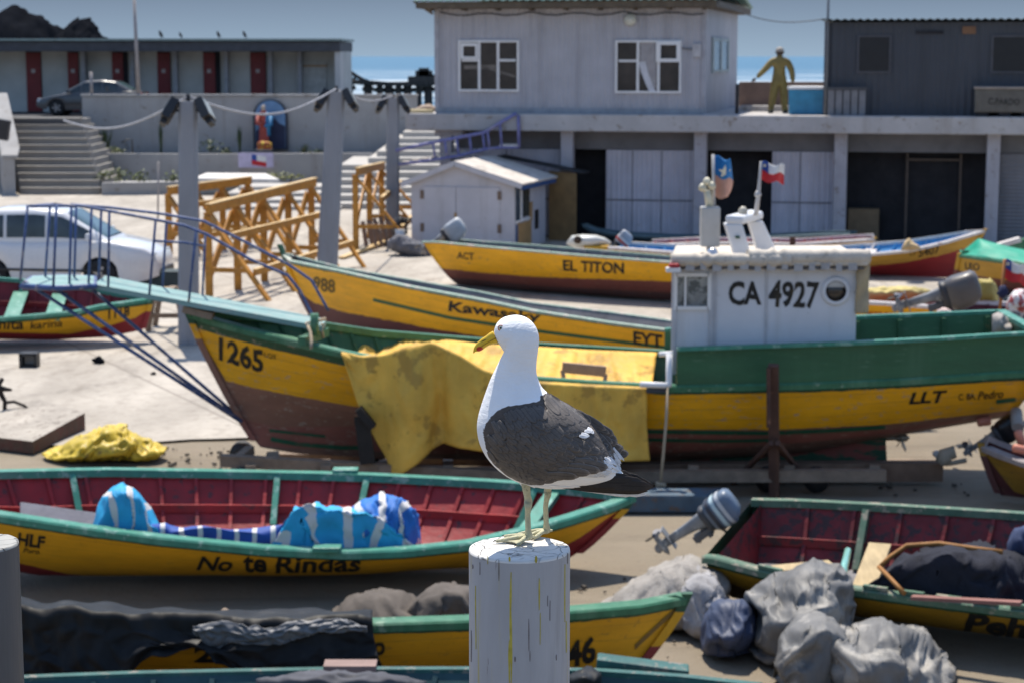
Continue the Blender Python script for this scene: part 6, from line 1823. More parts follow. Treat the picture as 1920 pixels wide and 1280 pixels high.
# tarpaulin over the hold
tarp = mat('yellow_tarp', (.70, .415, .065), .7, .22, 1.8, .35, 12, wear=(.44, .255, .045), wear_amt=.5, wear_scale=2.6)
vtop = poly([(640, 655), (680, 626), (760, 628), (860, 640), (900, 645), (1000, 650), (1100, 656), (1232, 661)])
vmid = poly([(640, 659), (680, 668), (720, 664), (760, 650), (808, 641), (860, 664), (905, 692), (950, 706), (1000, 716), (1100, 722), (1212, 727)])
vbot = poly([(640, 664), (690, 775), (735, 884), (775, 858), (805, 838), (828, 826), (880, 833), (930, 842), (1050, 850), (1212, 857)])
tp = thing('tarpaulin', 'stained yellow tarpaulin draped over the side of the 1265 boat', 'tarpaulin', P(930, 720, 22))
def tarp_pt(a, b):
    u = lerp(640, 1212, a)
    g = B1['near_at'](u)
    yn = float(np.interp(u, tgu, tgy)) - .12
    bk = .42
    if b < bk:
        s = b / bk
        uu = u + lerp(20 * sstep(0, .1, a), 0, s); pt_ = P(uu, vtop(uu), yn + 2.15); pm = P(u, vmid(u), yn)
        p = pt_.lerp(pm, s)
        p.z += -.07 * math.sin(math.pi * s) + .06 * crinkle(Vector((u / 110, s * 1.6, 1)), 1.5) * math.sin(math.pi * s)
        return p
    s = (b - bk) / (1 - bk)
    pm = P(u, vmid(u), yn); pb_ = P(u, vbot(u), yn - .10)
    p = pm.lerp(pb_, s)
    fold = .05 * crinkle(Vector((u / 110, s * 1.8, 2)), 1.5) + .16 * math.exp(-((u - (815 + 14 * s)) / 22) ** 2) - .13 * math.exp(-((u - (770 - 10 * s)) / 40) ** 2) + .05 * math.sin(u / 47) * s + .03 * math.sin(u / 19 + s * 3) * s
    cr2 = .05 * crease(Vector((u / 160, s * 1.2, 4)), 1.5)
    return p + Vector((0, -.05 * math.sin(math.pi * min(1, s * 1.4)) + (fold + cr2) * min(1, s * 3), 0))
tgu = [proj(g)[0] for g in B1['gn']]; tgy = [g.y for g in B1['gn']]
mb = MB(); mb.grid(tarp_pt, 120, 60)
pin_ = [(i * 61 + j, 1.0) for i in range(121) for j in (0, 24, 25, 26)] + [(i * 61 + j, 1.0) for i in (0, 1) for j in range(61)]
settle(mb, [], 12, 12.0, .03, shrink=-.05, pins=pin_)
mb.build('sheet', tarp, tp, solid=.012)
mb = MB(); q0, q1 = P(1054, 688, 22.3), P(1136, 696, 22.3)
mb.bar(q0, q1, .06, .12); mb.bar(q0 - Vector((0, 0, .04)), P(1057, 708, 22.25), .04, .04); mb.bar(q1 - Vector((0, 0, .04)), P(1134, 714, 22.25), .04, .04)
single('wooden_bracket', mb, mat('grey_brown_wood', (.27, .20, .16), .85), 'small wooden bracket lying on top of the yellow tarpaulin', 'bracket', P(1095, 712, 22.3))
mb = MB(); mb.tube([P(1255, 662, 21.8), P(1254, 718, 21.75), P(1254, 724, 21.75)], .035, 8); mb.tube([P(1200, 720, 21.7), P(1255, 722, 21.72)], .035, 8); mb.tube([P(1236, 664, 21.9), P(1262, 662, 21.85)], .03, 8); mb.build('white_rail', white, r1)
mb = MB(); slab(mb, P(1212, 730, 21.72).x, P(1254, 730, 21.72).x, P(1230, 736, 21.72).z, P(1230, 725, 21.72).z, 21.72, .03); mb.build('rail_block', mat('dark_slate', (.05, .055, .065)), r1)
# rope hanging down the side
mb = MB()
mb.tube([P(1252, 724, 21.7), P(1249, 790, 21.55), P(1243, 860, 21.5), P(1238, 905, 21.5)], .018, 6)
mb.tube([P(1238, 905, 21.5), P(1232, 950, 21.3), P(1236, 990, 21.2), P(1243, 1010, 21.1)], .016, 6); mb.tube([P(1239, 905, 21.5), P(1247, 950, 21.4), P(1256, 992, 21.3)], .016, 6); mb.tube([P(1237, 905, 21.5), P(1224, 925, 21.4), P(1228, 985, 21.3)], .014, 6)
mb.tube([P(1230, 906, 21.5), P(1248, 910, 21.45)], .03, 6)
single('hanging_rope', mb, mat('old_rope', (.36, .29, .20), .9), 'old rope hanging knotted from the side of the 1265 boat', 'rope', P(1240, 1000, 21.3))
# timber prop
mb = MB(); mb.bar(G(1452, 928) , P(1450, 684, 21.55), .115, .10); mb.bar(P(1441, 800, 21.5), P(1441, 690, 21.5), .04, .06)
mb.bar(G(1380, 915) + Vector((0, .3, 0)), P(1446, 830, 21.6), .05, .05); mb.bar(G(1520, 912) + Vector((0, .3, 0)), P(1458, 830, 21.6), .05, .05)
single('timber_prop', mb, mat('reddish_prop', (.085, .042, .030), .8, .3, 4, .2, 18, wear=(.20, .10, .06), wear_amt=.4), 'dark reddish upright timber prop against the side of the 1265 boat', 'prop', G(1452, 928))
# trolley
tro = thing('boat_trolley', 'long weathered timber trolley carrying the 1265 boat', 'trolley', (0, 22.8, 0))
oldw = mat('grey_old_wood', (.22, .165, .12), .9, .25, 6, .3, 20)
for (a, b), nm in (((P(415, 862, 22.2), P(960, 892, 21.9)), 'n'), ((P(960, 892, 21.9), P(1660, 890, 21.9)), 'n'), ((P(520, 858, 23.8), P(1760, 872, 23.7)), 'f')):
    mb = MB(); mb.bar(a, b, .14, .13); mb.build('side_beam', oldw, tro)
mb = MB(); mb.bar(P(1160, 884, 22.6), P(1765, 882, 22.6), .2, .22); mb.build('keel_beam', mat('brown_beam', (.19, .12, .08), .85, .3, 3), tro)
for u in (470, 610, 720, 840, 960, 1120, 1300, 1480, 1640):
    a, b = P(u, 880, 21.95), P(u, 866, 23.8); mb = MB(); mb.bar(a, b, .12, .10); mb.build('cross_beam', oldw, tro)
for u in (455, 700, 1010, 1440, 1530):
    for y in (22.1, 23.6):
        c = P(u, 900, y); c.z = .15
        mb = MB(); mb.lathe([(.05, -.05), (.15, -.045), (.15, .045), (.05, .05)], c, 'Y', 18); mb.build('wheel', blackm, tro)
for u0, v0, u1, v1 in ((678, 780, 690, 868), (672, 765, 700, 800)):
    mb = MB(); mb.bar(P(u0, v0, 21.95), P(u1, v1, 21.95), .17, .08); mb.build('chock', mat('black_tarred', (.02, .018, .017), .8), tro)
mb = MB(); mb.bar(P(470, 842, 22.6), P(440, 866, 22.2), .1, .1); mb.bar(P(510, 850, 22.4), P(515, 868, 22.3), .14, .1); mb.build('bow_chock', oldw, tro)
mb = MB(); mb.bar(G(790, 893) + Vector((0, 0, .1)), G(905, 899) + Vector((0, 0, .1)), .10, .05)
single('pale_batten', mb, topm, 'pale batten lying along the trolley left of the gull', 'batten', G(850, 896))
mb = MB(); a = G(1180, 965); b = G(1345, 962); mb.box(((a.x + b.x) / 2 , a.y + .3, .10), (b.x - a.x + .3, .4, .20))
single('blue_trough', mb, mat('dusty_blue_box', (.07, .11, .15), .85, .3, 3, wear=(.12, .09, .07), wear_amt=.5), 'dusty blue trough on the ground under the hanging rope', 'trough', Vector(((a.x + b.x) / 2, a.y, 0)), bevel=.02)

# ---- 988 boat -----------------------------------------------------------------
p2 = paint_bands('paint_988', [GRN, YEL, (.15, .045, .04)], .05, (.24, .14, .08), .4)
n2 = [(528, 474), (545, 490), (640, 509), (760, 536), (900, 562), (1000, 583), (1150, 606), (1275, 622), (1320, 628)]
B2 = boat('yellow boat numbered 988 with its tall bow by the leaning lamp post', (532, 476, 34.4), (1300, 626, 29.4), .88, .5, .72, n2,
          [(528, 474), (640, 503), (900, 548), (1000, 569), (1150, 587), (1275, 604), (1330, 611)],
          [(560, 590), (610, 612), (800, 650), (1000, 672), (1300, 705)],
          [[(u, v + 5) for u, v in n2], [(560, 545), (585, 566), (640, 584), (800, 614), (900, 630), (1013, 644), (1180, 660), (1300, 670)]], p2, gunw_pale, greyin, k0=.09, extra_fore=.12, rail=(.07, .03), floor=.7, ribs=False)
lettering(B2['root'], B2['bvh'], '988', (588, 543), (629, 551), 26, mat('faded_letter', (.16, .10, .02), .7, .2), .03, .0, name='number')
lettering(B2['root'], B2['bvh'], 'Kawasaky', (841, 589), (1014, 611), 25, ink, .03, .05)
lettering(B2['root'], B2['bvh'], 'EYT', (1188, 645), (1242, 652), 24, ink, .03)
lettering(B2['root'], B2['bvh'], 'LQ. NC', (1247, 642), (1270, 644), 6, ink, .01)
stripe(B2['root'], B2['bvh'], [(700, 562), (845, 596), (1020, 622), (1272, 654)], 6, mat('line_green', (.03, .11, .05), .6))
mb = MB(); mb.tube([P(548, 486, 34.2), P(556, 482, 34.2)], .05, 8); mb.build('bow_ring', blackm, B2['root'])
# ---- El Titon ------------------------------------------------------------------
p3 = paint_bands('paint_titon', [YEL, (.22, .065, .045), (.12, .055, .045)], .06, (.26, .15, .09), .5)
n3 = [(820, 454), (900, 462), (1000, 471), (1100, 480), (1260, 492), (1400, 499), (1560, 502)]
B3 = boat('yellow boat lettered EL TITON with rusty bottom before the white hut', (1500, 502, 38.2), (822, 456, 42.6), .85, .55, .74, n3,
          [(820, 447), (1000, 460), (1100, 468), (1260, 481), (1400, 490), (1560, 500)], [(870, 536), (1000, 552), (1260, 570), (1480, 580)],
          [[(822, 503), (900, 511), (1000, 519), (1260, 528), (1500, 535)], [(870, 522), (1000, 536), (1260, 549), (1500, 556)]], p3, gunw_pale, greyin, k0=.1, k1=.93, rail=(.08, .03), floor=.5)
lettering(B3['root'], B3['bvh'], 'ACT', (857, 485), (889, 488), 13, ink, .02)
lettering(B3['root'], B3['bvh'], 'EL TITON', (1056, 508), (1170, 514), 21, ink, .03)
outboard('silver grey outboard tilted up at the stern of the EL TITON boat', (850, 430), (786, 474), 42.9, 43.0, (.40, .42, .44), fat=.95)
# ---- red bottomed boat at the back right --------------------------------------
p4 = paint_bands('paint_5407', [(.55, .30, .045), (.30, .022, .022)], .05, (.22, .12, .08), .35)
n4 = [(1150, 465), (1278, 475), (1400, 480), (1540, 482), (1600, 480), (1703, 471), (1772, 455), (1847, 433)]
B4 = boat('yellow boat with red bottom, white rails and blue inside', (1847, 433, 43.6), (1152, 466, 46.0), .85, .5, .75, n4,
          [(1150, 454), (1290, 461), (1450, 465), (1540, 464), (1600, 460), (1694, 453), (1755, 444), (1810, 435), (1847, 433)], [(1150, 522), (1400, 538), (1620, 547), (1720, 545), (1790, 528)],
          [[(1150, 490), (1300, 498), (1500, 502), (1615, 501), (1700, 492), (1772, 477), (1822, 460), (1847, 436)]], p4, gunw_white, bluein, k0=.085, thwarts=(.3, .45))
lettering(B4['root'], B4['bvh'], 'LF', (1706, 480), (1718, 478), 6, mat('faded_letter', (.16, .10, .02)), .02)
lettering(B4['root'], B4['bvh'], '5407', (1722, 483), (1762, 475), 16, mat('dull_letter', (.07, .045, .015), .7), .03, name='number')
mb = MB(); heap(mb, [(1690, 466), (1696, 454), (1704, 448), (1714, 456), (1726, 464)], [(1690, 470), (1726, 468)], 43.3, .25, .07, 4)
single('rope_bundle', mb, mat('tan_rope', (.45, .33, .18), .9), 'tan bundle of rope on the rail of the red bottomed boat', 'rope', P(1706, 468, 43.3))
outboard('small grey outboard with red and white panel at the stern of the red bottomed boat', (1168, 448), (1130, 490), 46.2, 46.3, (.34, .37, .42), [(.93, (.65, .62, .60)), (.87, (.55, .06, .03))], fat=.8)
# white skiff and dark rowing boat by the building
mb = MB()
sk = thing('white_skiff', 'small white fibreglass skiff hull behind the EL TITON boat', 'skiff', P(1100, 470, 47.5))
heap(mb, [(1062, 456), (1072, 442), (1092, 440), (1118, 441), (1134, 446), (1146, 454)], [(1062, 458), (1080, 466), (1110, 464), (1146, 458)], 47.5, .5, .01, 1, flat=3)
mb.build('hull', mat('gelcoat', (.60, .60, .56), .3, .08), sk)
mb = MB(); mb.lathe([(.02, -.02), (.10, -.01), (.08, .02)], P(1083, 450, 47.03), 'Y', 12); mb.build('hatch', mat('brown_hole', (.05, .03, .02)), sk)
mb = MB(); q = P(1118, 474, 47.2); mb.box(q, (.62, .4, .36)); mb.build('yellow_block', mat('yellow_box', (.55, .30, .02), .6), sk, bevel=.03)
nd = [(1095, 424), (1120, 434), (1170, 441), (1260, 446), (1400, 447), (1560, 440)]
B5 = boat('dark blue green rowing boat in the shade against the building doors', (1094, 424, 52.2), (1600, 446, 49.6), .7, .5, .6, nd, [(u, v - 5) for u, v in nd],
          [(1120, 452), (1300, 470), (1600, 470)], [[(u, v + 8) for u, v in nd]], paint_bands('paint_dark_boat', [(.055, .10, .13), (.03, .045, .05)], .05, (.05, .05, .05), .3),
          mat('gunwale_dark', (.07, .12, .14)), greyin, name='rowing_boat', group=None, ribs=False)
nm = [(1230, 466), (1300, 462), (1400, 462), (1500, 464), (1640, 455)]
B5b = boat('yellow boat with white rail and red inside, mostly hidden behind the cabin', (1640, 452, 47.6), (1215, 458, 49.0), .8, .5, .7, [(u, v - 6) for u, v in nm], [(u, v - 15) for u, v in nm],
          [(1230, 500), (1640, 500)], [[(u, v + 2) for u, v in nm]], paint_bands('paint_behind', [(.60, .33, .03), (.05, .12, .06)], .04, (.3, .2, .1), .3), gunw_white, redin)
mb = MB(); mb.bar(P(1486, 470, 46.8), P(1486, 445, 46.8), .13, .1)
single('brown_mooring_post', mb, mat('reddish_prop', (.085, .042, .030)), 'short brown post standing behind the white cabin roof', 'post', P(1486, 472, 46.8))
# ---- boat with the green cover at the right edge -----------------------------
p6 = paint_bands('paint_leo', [(.48, .25, .015), (.16, .045, .03), (.07, .03, .025)], .05, (.2, .12, .06), .4)
n6 = [(1790, 476), (1803, 480), (1882, 491), (1920, 496), (2000, 500), (2200, 500)]
B6 = boat('yellow boat lettered LEO under a bright green cover at the right edge', (1800, 478, 40.5), (2230, 500, 38.0), .9, .5, .7, n6, [(u, v - 9) for u, v in n6], [(1786, 520), (1850, 548), (1920, 560), (2200, 570)],
          [[(1788, 505), (1820, 515), (1920, 531), (2200, 540)], [(1788, 512), (1850, 532), (1920, 546), (2200, 555)]], p6, gunw_green, greenin, k0=-.02, group='yellow fishing boats')
lettering(B6['root'], B6['bvh'], 'LEO', (1810, 505), (1837, 508), 13, ink, .02)
tg = thing('green_cover', 'bright green tarpaulin ridge stretched over the boat lettered LEO', 'tarpaulin', P(1860, 480, 40))
rdg = poly([(1800, 476), (1836, 448), (1870, 457), (1920, 470), (2000, 478), (2200, 484)])
def gc(a, b):
    u = lerp(1800, 2200, a); g = float(np.interp(u, [proj(x)[0] for x in B6['gn']], [x.y for x in B6['gn']]))
    bm_ = poly(n6)
    if b < .5:
        s = b * 2; p = P(u, bm_(u) - 2, g - .02).lerp(P(u, rdg(u), g + .85), s)
    else:
        s = b * 2 - 1; p = P(u, rdg(u), g + .85).lerp(P(u, bm_(u) - 9, g + 1.7), s)
    return p + Vector((0, 0, .03 * crease(Vector((u / 80, b * 4, 2)), 1.4)))
mb = MB(); mb.grid(gc, 80, 24); mb.build('sheet', mat('bright_green_sheet', (.01, .28, .17), .45, .15, 3, .1, 18), tg, solid=.012)
nb6 = [(1850, 470), (1905, 452), (2000, 440)]
mb = MB(); mb.bar(P(1868, 462, 44), P(1912, 449, 44), .25, .10); mb.bar(P(1880, 472, 44), P(1930, 460, 44), .2, .35, mi=1)
single('rail_end', mb, [gunw_white, MATS['gunwale_green']], 'weathered rail end of a boat behind the bright green cover', 'boat rail', P(1890, 470, 44))
# ---- boats behind the stern of 1265 ------------------------------------------
p7 = paint_bands('paint_cloth_boat', [YEL, (.2, .05, .04)], .05, (.25, .15, .08), .4)
n7 = [(1330, 560), (1500, 562), (1607, 566), (1662, 569), (1763, 577), (1790, 580)]
B7 = boat('yellow boat with red lettering and rumpled cloth, right of the white cabin', (1330, 558, 36.2), (1782, 578, 34.6), .75, .5, .72, n7, [(u, v - 20) for u, v in n7], [(1340, 600), (1500, 640), (1780, 645)],
          [[(u, v + 36) for u, v in n7]], p7, gunw_white, redin)
lettering(B7['root'], B7['bvh'], 'PETRONILA', (1624, 593), (1700, 597), 9, mat('red_letter', (.42, .04, .02), .6), .02)
mb = MB(); heap(mb, [(1605, 545), (1625, 540), (1660, 541), (1690, 537), (1720, 540), (1745, 545)], [(1605, 562), (1650, 565), (1700, 562), (1745, 556)], 35.3, .4, .12, 3)
single('cream_cloth', mb, mat('cream_yellow_cloth', (.52, .42, .17), .9, .15), 'rumpled cream yellow cloth lying in the boat right of the cabin', 'cloth', P(1670, 562, 35.3))
n8 = [(1740, 592), (1800, 596), (1920, 600), (2200, 605)]
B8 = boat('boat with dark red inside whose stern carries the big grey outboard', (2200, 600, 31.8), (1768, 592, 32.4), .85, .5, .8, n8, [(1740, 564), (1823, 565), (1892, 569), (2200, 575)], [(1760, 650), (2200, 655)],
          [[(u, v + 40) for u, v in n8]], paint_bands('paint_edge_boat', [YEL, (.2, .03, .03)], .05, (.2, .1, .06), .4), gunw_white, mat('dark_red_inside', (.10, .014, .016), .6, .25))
outboard('big dark grey outboard tilted up behind the stern of the 1265 boat', (1800, 540), (1672, 578), 31.6, 31.8, (.115, .105, .10), fat=1.1)
mb = MB(); q = P(1850, 540, 33.4); heap(mb, [(1824, 530), (1832, 525), (1856, 524), (1866, 532), (1872, 548)], [(1824, 566), (1872, 566)], 33.2, .3, .08, 5, flat=4)
single('yellow_wrapped_crate', mb, mat('olive_yellow_wrap', (.38, .30, .075), .6, .2, 4), 'squarish bundle wrapped in olive yellow sheet behind the big outboard', 'bundle', P(1850, 566, 33.2))
mb = MB(); mb.tube([P(1874, 582, 30.5), P(1878, 550, 30.5), P(1884, 486, 30.5)], .025, 6); fs_ = MB(); 
single('flagstaff', mb, mat('orange_staff', (.36, .14, .04), .6), 'orange brown staff carrying the flag at the right edge', 'flagstaff', P(1874, 582, 30.5))
flag('red and white flag with a blue corner drooping at the right edge', (1884, 487), .36, .31, 30.5, 'lone_star', 'edge_flag', droop=.12)
mb = MB(); mb.tube([P(1874, 556, 30.4), P(1882, 548, 30.4), P(1880, 536, 30.4)], [.07, .09, .05], 8)
single('navy_rag', mb, mat('navy_cloth', (.015, .02, .06), .9), 'navy rag tied to the staff below the right edge flag', 'rag', P(1876, 556, 30.4))
mb = MB(); heap(mb, [(1886, 570), (1892, 556), (1902, 546), (1918, 544), (1940, 560)], [(1886, 588), (1940, 596)], 29.0, .3, .08, 4)
single('red_cap_bundle', mb, mat('red_white_bundle', (.30, .045, .045), .6, .3, 6, wear=(.6, .6, .6), wear_amt=.7, wear_scale=5), 'red and white bundle at the right edge above the stern', 'bundle', P(1912, 590, 29))
mb = MB(); heap(mb, [(1880, 590), (1895, 580), (1910, 585), (1940, 600)], [(1880, 600), (1905, 622), (1940, 640)], 27.0, .35, .10, 4, seed=4)
single('grey_bundle', mb, mat('dark_grey_cloth', (.06, .06, .07), .8, .4, 5), 'dark grey bundle just beyond the stern of the 1265 boat', 'bundle', P(1910, 630, 27))
mb = MB(); heap(mb, [(1860, 592), (1872, 588), (1884, 598), (1896, 612), (1908, 622)], [(1860, 626), (1908, 628)], 23.4, .35, .10, 5, seed=8)
single('grey_cover', mb, mat('grey_tan_cover', (.34, .31, .28), .85, .2, 4), 'crumpled grey tan sheet on the stern corner of the 1265 boat', 'sheet', P(1884, 626, 23.4))
mb = MB(); heap(mb, [(1756, 582), (1766, 578), (1778, 580), (1790, 586)], [(1756, 590), (1790, 592)], 25.6, .15, .05, 4)
single('pink_rag', mb, mat('pink_rag', (.55, .42, .38), .9), 'pale pink rag on the far rail of the 1265 stern', 'rag', P(1772, 590, 25.6))
# boat seen under the counter
n9 = [(1060, 700), (1400, 706), (1600, 712), (1735, 708)]
B9 = boat('yellow boat with red bottom glimpsed beyond the propeller of the 1265 boat', (1736, 706, 26.2), (1080, 704, 26.6), .62, .5, .75, n9, [(u, v - 16) for u, v in n9], [(1080, 850), (1400, 858), (1610, 858), (1690, 850)],
          [[(1080, 838), (1650, 838), (1680, 836), (1740, 800)]], paint_bands('paint_under', [YEL, (.28, .02, .025)], .05, (.25, .15, .08), .3), gunw_green, redin, k0=.1)
# right edge boat, black engine and floats
n10 = [(1842, 838), (1870, 850), (1920, 868), (2100, 890), (2400, 905)]
B10 = boat('dull yellow boat at the right edge with its bow below the 1265 stern', (1842, 838, 21.9), (2420, 880, 20.4), .75, .5, .75, n10, [(u, v - 22) for u, v in n10], [(1880, 930), (1960, 960), (2400, 985)],
          [[(1844, 846), (1900, 920), (2000, 950), (2400, 970)]], paint_bands('paint_dull', [(.30, .17, .02), (.08, .02, .02)], .05, (.12, .08, .04), .5), mat('gunwale_grey', (.30, .26, .25), .6), mat('dark_red_inside', (.10, .014, .016)), k0=.07)
outboard('black outboard tilted up behind the right edge yellow boat', (1888, 800), (1806, 850), 22.3, 22.4, (.012, .012, .014), fat=1.1)
pink = mat('pink_float', (.55, .20, .13), .5, .1)
def fl(label, u0, v0, u1, v1, Y, r):
    a, b = P(u0, v0, Y), P(u1, v1, Y); d = b - a
    mb = MB(); mb.tube([a, a + d * .04, a + d * .1, a + d * .9, a + d * .96, b], [r * .4, r * .8, r, r, r * .8, r * .4], 12)
    single('net_float', mb, pink, label, 'float', a, 'pink net floats at the right edge')
fl('pink net float lying level beneath the 1265 stern', 1832, 791, 1858, 788, 22.6, .055)
fl('pink net float standing steeply at the right edge', 1908, 806, 1917, 834, 21.6, .05)
fl('pale orange float lying on the bow of the right edge boat', 1898, 838, 1930, 846, 21.4, .05)
mb = MB(); heap(mb, [(1748, 846), (1757, 842), (1766, 848)], [(1748, 852), (1757, 860), (1766, 854)], 23.0, .08, .02, 4)
single('white_bottle', mb, white, 'small white container on the trolley end beneath the stern', 'container', P(1757, 860, 23))
mb = MB(); mb.tube([P(1763, 868, 22.4), P(1782, 868, 22.4), P(1812, 862, 22.4)], .03, 6); mb.tube([P(1765, 868, 22.4), P(1773, 852, 22.4), P(1784, 846, 22.4), P(1790, 858, 22.4)], [.08, .10, .08, .03], 8)
single('bleached_root', mb, mat('bleached_wood', (.36, .32, .25), .9), 'bleached driftwood piece beside the black outboard', 'driftwood', P(1780, 870, 22.4))
mb = MB(); mb.tube([P(1905, 770, 22.2), P(1908, 800, 22.0)], .07, 8)
single('grey_fender', mb, mat('fender_grey', (.30, .28, .26), .8), 'grey hanging fender at the corner of the 1265 stern', 'fender', P(1908, 800, 22.0))
# ---- left boat 1118 ------------------------------------------------------------
p11 = paint_bands('paint_1118', [GRN, (.80, .40, .010), (.30, .02, .022)], .05, (.2, .1, .06), .4)
n11 = [(-360, 600), (-100, 598), (0, 598), (50, 594), (140, 586), (187, 575), (283, 562)]
B11 = boat('yellow boat numbered 1118 with dark red inside at the left edge', (283, 561, 34.0), (-330, 560, 33.4), .88, .5, .72, n11, [(-360, 520), (0, 523), (120, 531), (217, 551), (283, 561)], [(-330, 632), (0, 635), (110, 637), (200, 632), (272, 618)],
           [[(u, v + 9) for u, v in n11], [(-330, 618), (0, 623), (130, 626), (200, 612), (252, 596), (284, 578)]], p11, gunw_teal, mat('maroon_inside', (.17, .015, .018), .6, .25, 4), k0=.03, thwarts=(.30, .42), floor=.1)
lettering(B11['root'], B11['bvh'], 'mita', (-12, 617), (44, 617), 18, ink, .02, .1)
lettering(B11['root'], B11['bvh'], 'karina', (57, 617), (117, 612), 14, ink, .01, .1)
lettering(B11['root'], B11['bvh'], '1118', (203, 599), (243, 592), 18, ink, .03, name='number')
# ---- No te rindas ----------------------------------------------------------------
p12 = paint_bands('paint_rindas', [GRN, (.80, .40, .010), (.28, .02, .022)], .04, (.28, .18, .06), .35)
n12 = [(-200, 935), (-100, 950), (0, 968), (150, 991), (300, 1011), (500, 1031), (650, 1038), (760, 1034), (880, 1021), (970, 1001), (1060, 976), (1150, 948), (1190, 930)]
f12 = [(-200, 905), (-100, 893), (0, 885), (200, 881), (400, 884), (600, 888), (700, 891), (850, 899), (970, 906), (1100, 918), (1190, 929)]
B12 = boat('yellow boat lettered NO TE RINDAS holding the blue striped cloths', (1190, 930, 18.7), (-190, 910, 18.3), 1.08, .52, .45, n12, f12, [(-190, 1020), (30, 1066), (200, 1100), (450, 1120), (700, 1117), (900, 1098), (1060, 1050), (1120, 1010)],
           [[(u, v + 13) for u, v in n12], [(-190, 1010), (0, 1047), (183, 1087), (400, 1105), (640, 1102), (873, 1078), (1000, 1048), (1080, 1012), (1170, 948)]], p12, gunw_teal, redin, k0=.085, k1=.93,
           thwarts=(), floor=.16, rail=(.13, .055))
lettering(B12['root'], B12['bvh'], 'No', (368, 1067), (436, 1070), 27, ink, .025, .3)
lettering(B12['root'], B12['bvh'], 'te', (456, 1071), (500, 1072), 31, ink, .03, .0)
lettering(B12['root'], B12['bvh'], 'Rindas', (516, 1073), (676, 1070), 31, ink, .022, .1)
lettering(B12['root'], B12['bvh'], 'HLF', (32, 1020), (86, 1028), 24, ink, .035, .15)
lettering(B12['root'], B12['bvh'], 'Puro', (44, 1034), (74, 1037), 9, ink, .01, .2)
bw = B12
for tq in (.14, .385, .515, .80):
    i = int(bw['N'] * tq ** (1 / 1.15))
    a = bw['inner'](i, -1, .97, .06); b = bw['inner'](i, -1, .4, .09)
    mb = MB(); mb.bar(a, b, .10, .06, up=tuple(bw['ax'])); mb.build('knee', gunw_teal, bw['root'])
i = int(bw['N'] * .165 ** (1 / 1.15)); mb = MB(); mb.bar(bw['gn'][i] + Vector((0, 0, -.02)), bw['gf'][max(1, i - 4)] + Vector((0, 0, -.03)), .14, .06); mb.build('thwart', gunw_teal, bw['root'])
for u, pts_ in ((575, bw['gn']), (675, bw['gf'])):
    g = min(pts_, key=lambda q: abs(proj(q)[0] - (620 if pts_ is bw['gn'] else 640)))
    mb = MB(); mb.box(g + Vector((0, 0, .045)), (.26, .16, .05)); mb.build('oar_block', gunw_teal, bw['root'], bevel=.01)
def striped(name, c1, c2, freq, width=.36):
    m, n, l, b = nt(name)
    a = nattr(n, 'su')
    w = nnoise(n, l, nmap(n, l, (1, 1, 1)), 3, 3)
    s = nmath(n, l, 'FRACT', nmath(n, l, 'ADD', nmath(n, l, 'MULTIPLY', a, freq), nmath(n, l, 'MULTIPLY', w, .25)))
    st = nmath(n, l, 'LESS_THAN', s, width)
    f = nnoise(n, l, nmap(n, l, (1, 1, 1)), 4, 6)
    l.new(nmix(n, l, st, nmix(n, l, nrange(n, l, f, .3, .7), dim(c1, .8), dim(c1, 1.2)), c2), b.inputs['Base Color'])
    b.inputs['Roughness'].default_value = .7
    nbump(n, l, b, nnoise(n, l, nmap(n, l, (1, 1, 1)), 60, 4), .15, .01)
    MATS[name] = m
    return m
BLU, WHT = (.016, .33, .60), (.58, .56, .55)
def inside(mb, b, zmin=.12, gap=.2):
    """keep a heap within the boat's sides and above its floor"""
    gx = sorted((g.x, g.y, g.z) for g in b['gn']); xs_ = [g[0] for g in gx]; ys_ = [g[1] for g in gx]
    fx_ = sorted((g.x, g.y) for g in b['gf']); xf_ = [g[0] for g in fx_]; yf_ = [g[1] for g in fx_]
    for p in mb.v:
        y0 = float(np.interp(p.x, xs_, ys_)) + gap; y1 = float(np.interp(p.x, xf_, yf_)) - gap
        p.y = min(max(p.y, y0 + .02 * noise.noise(p * 6)), y1); p.z = max(p.z, float(np.interp(p.x, xs_, [g[2] for g in gx])) - zmin)
    return mb
def cloth(label, top, bot, Y, th, fr, seed, c=BLU, k=3.0, cr=.12, ymap=None, wd=.36):
    if seed == 12: mb = MB(); heap(mb, top, bot, Y, th, cr, k, 130, 84, seed, ymap=ymap, fold=pleats((.5, .3, .8), 3))
    else: mb = bagged(top, bot, Y, th, seed, 1.12, res=(80, 54), frames=13, bend=.06, swell=.26, crumple=.18)
    inside(mb, B12)
    single('striped_cloth', mb, striped('stripes_%d' % seed, c, WHT, fr, wd), label, 'cloth', P((top[0][0] + top[-1][0]) / 2, bot[len(bot) // 2][1], Y), 'blue striped cloths in the boat')
cloth('blue and white striped cloth standing in folds at the left of the boat', [(176, 1000), (186, 948), (188, 924), (210, 914), (240, 911), (262, 925), (280, 948), (290, 985)], [(176, 1004), (230, 1012), (290, 1018)], 17.9, .32, 4, 11, k=2.2, cr=.26, wd=.27)
cloth('dark blue and white striped cloth spread flat along the boat bottom', [(270, 985), (310, 978), (340, 988), (380, 984), (430, 990), (480, 988), (530, 982)], [(270, 1016), (400, 1024), (530, 1032)], 17.75, .22, 7.5, 12, (.008, .06, .30), 2.2, .07, wd=.26)
cloth('largest bright blue striped cloth heaped beside the middle of the boat', [(494, 1020), (520, 985), (545, 955), (566, 938), (580, 944), (610, 958), (650, 962), (700, 966), (735, 985), (748, 1018)], [(494, 1028), (620, 1042), (748, 1036)], 17.75, .42, 5.5, 13, k=2.2, cr=.28, wd=.27)
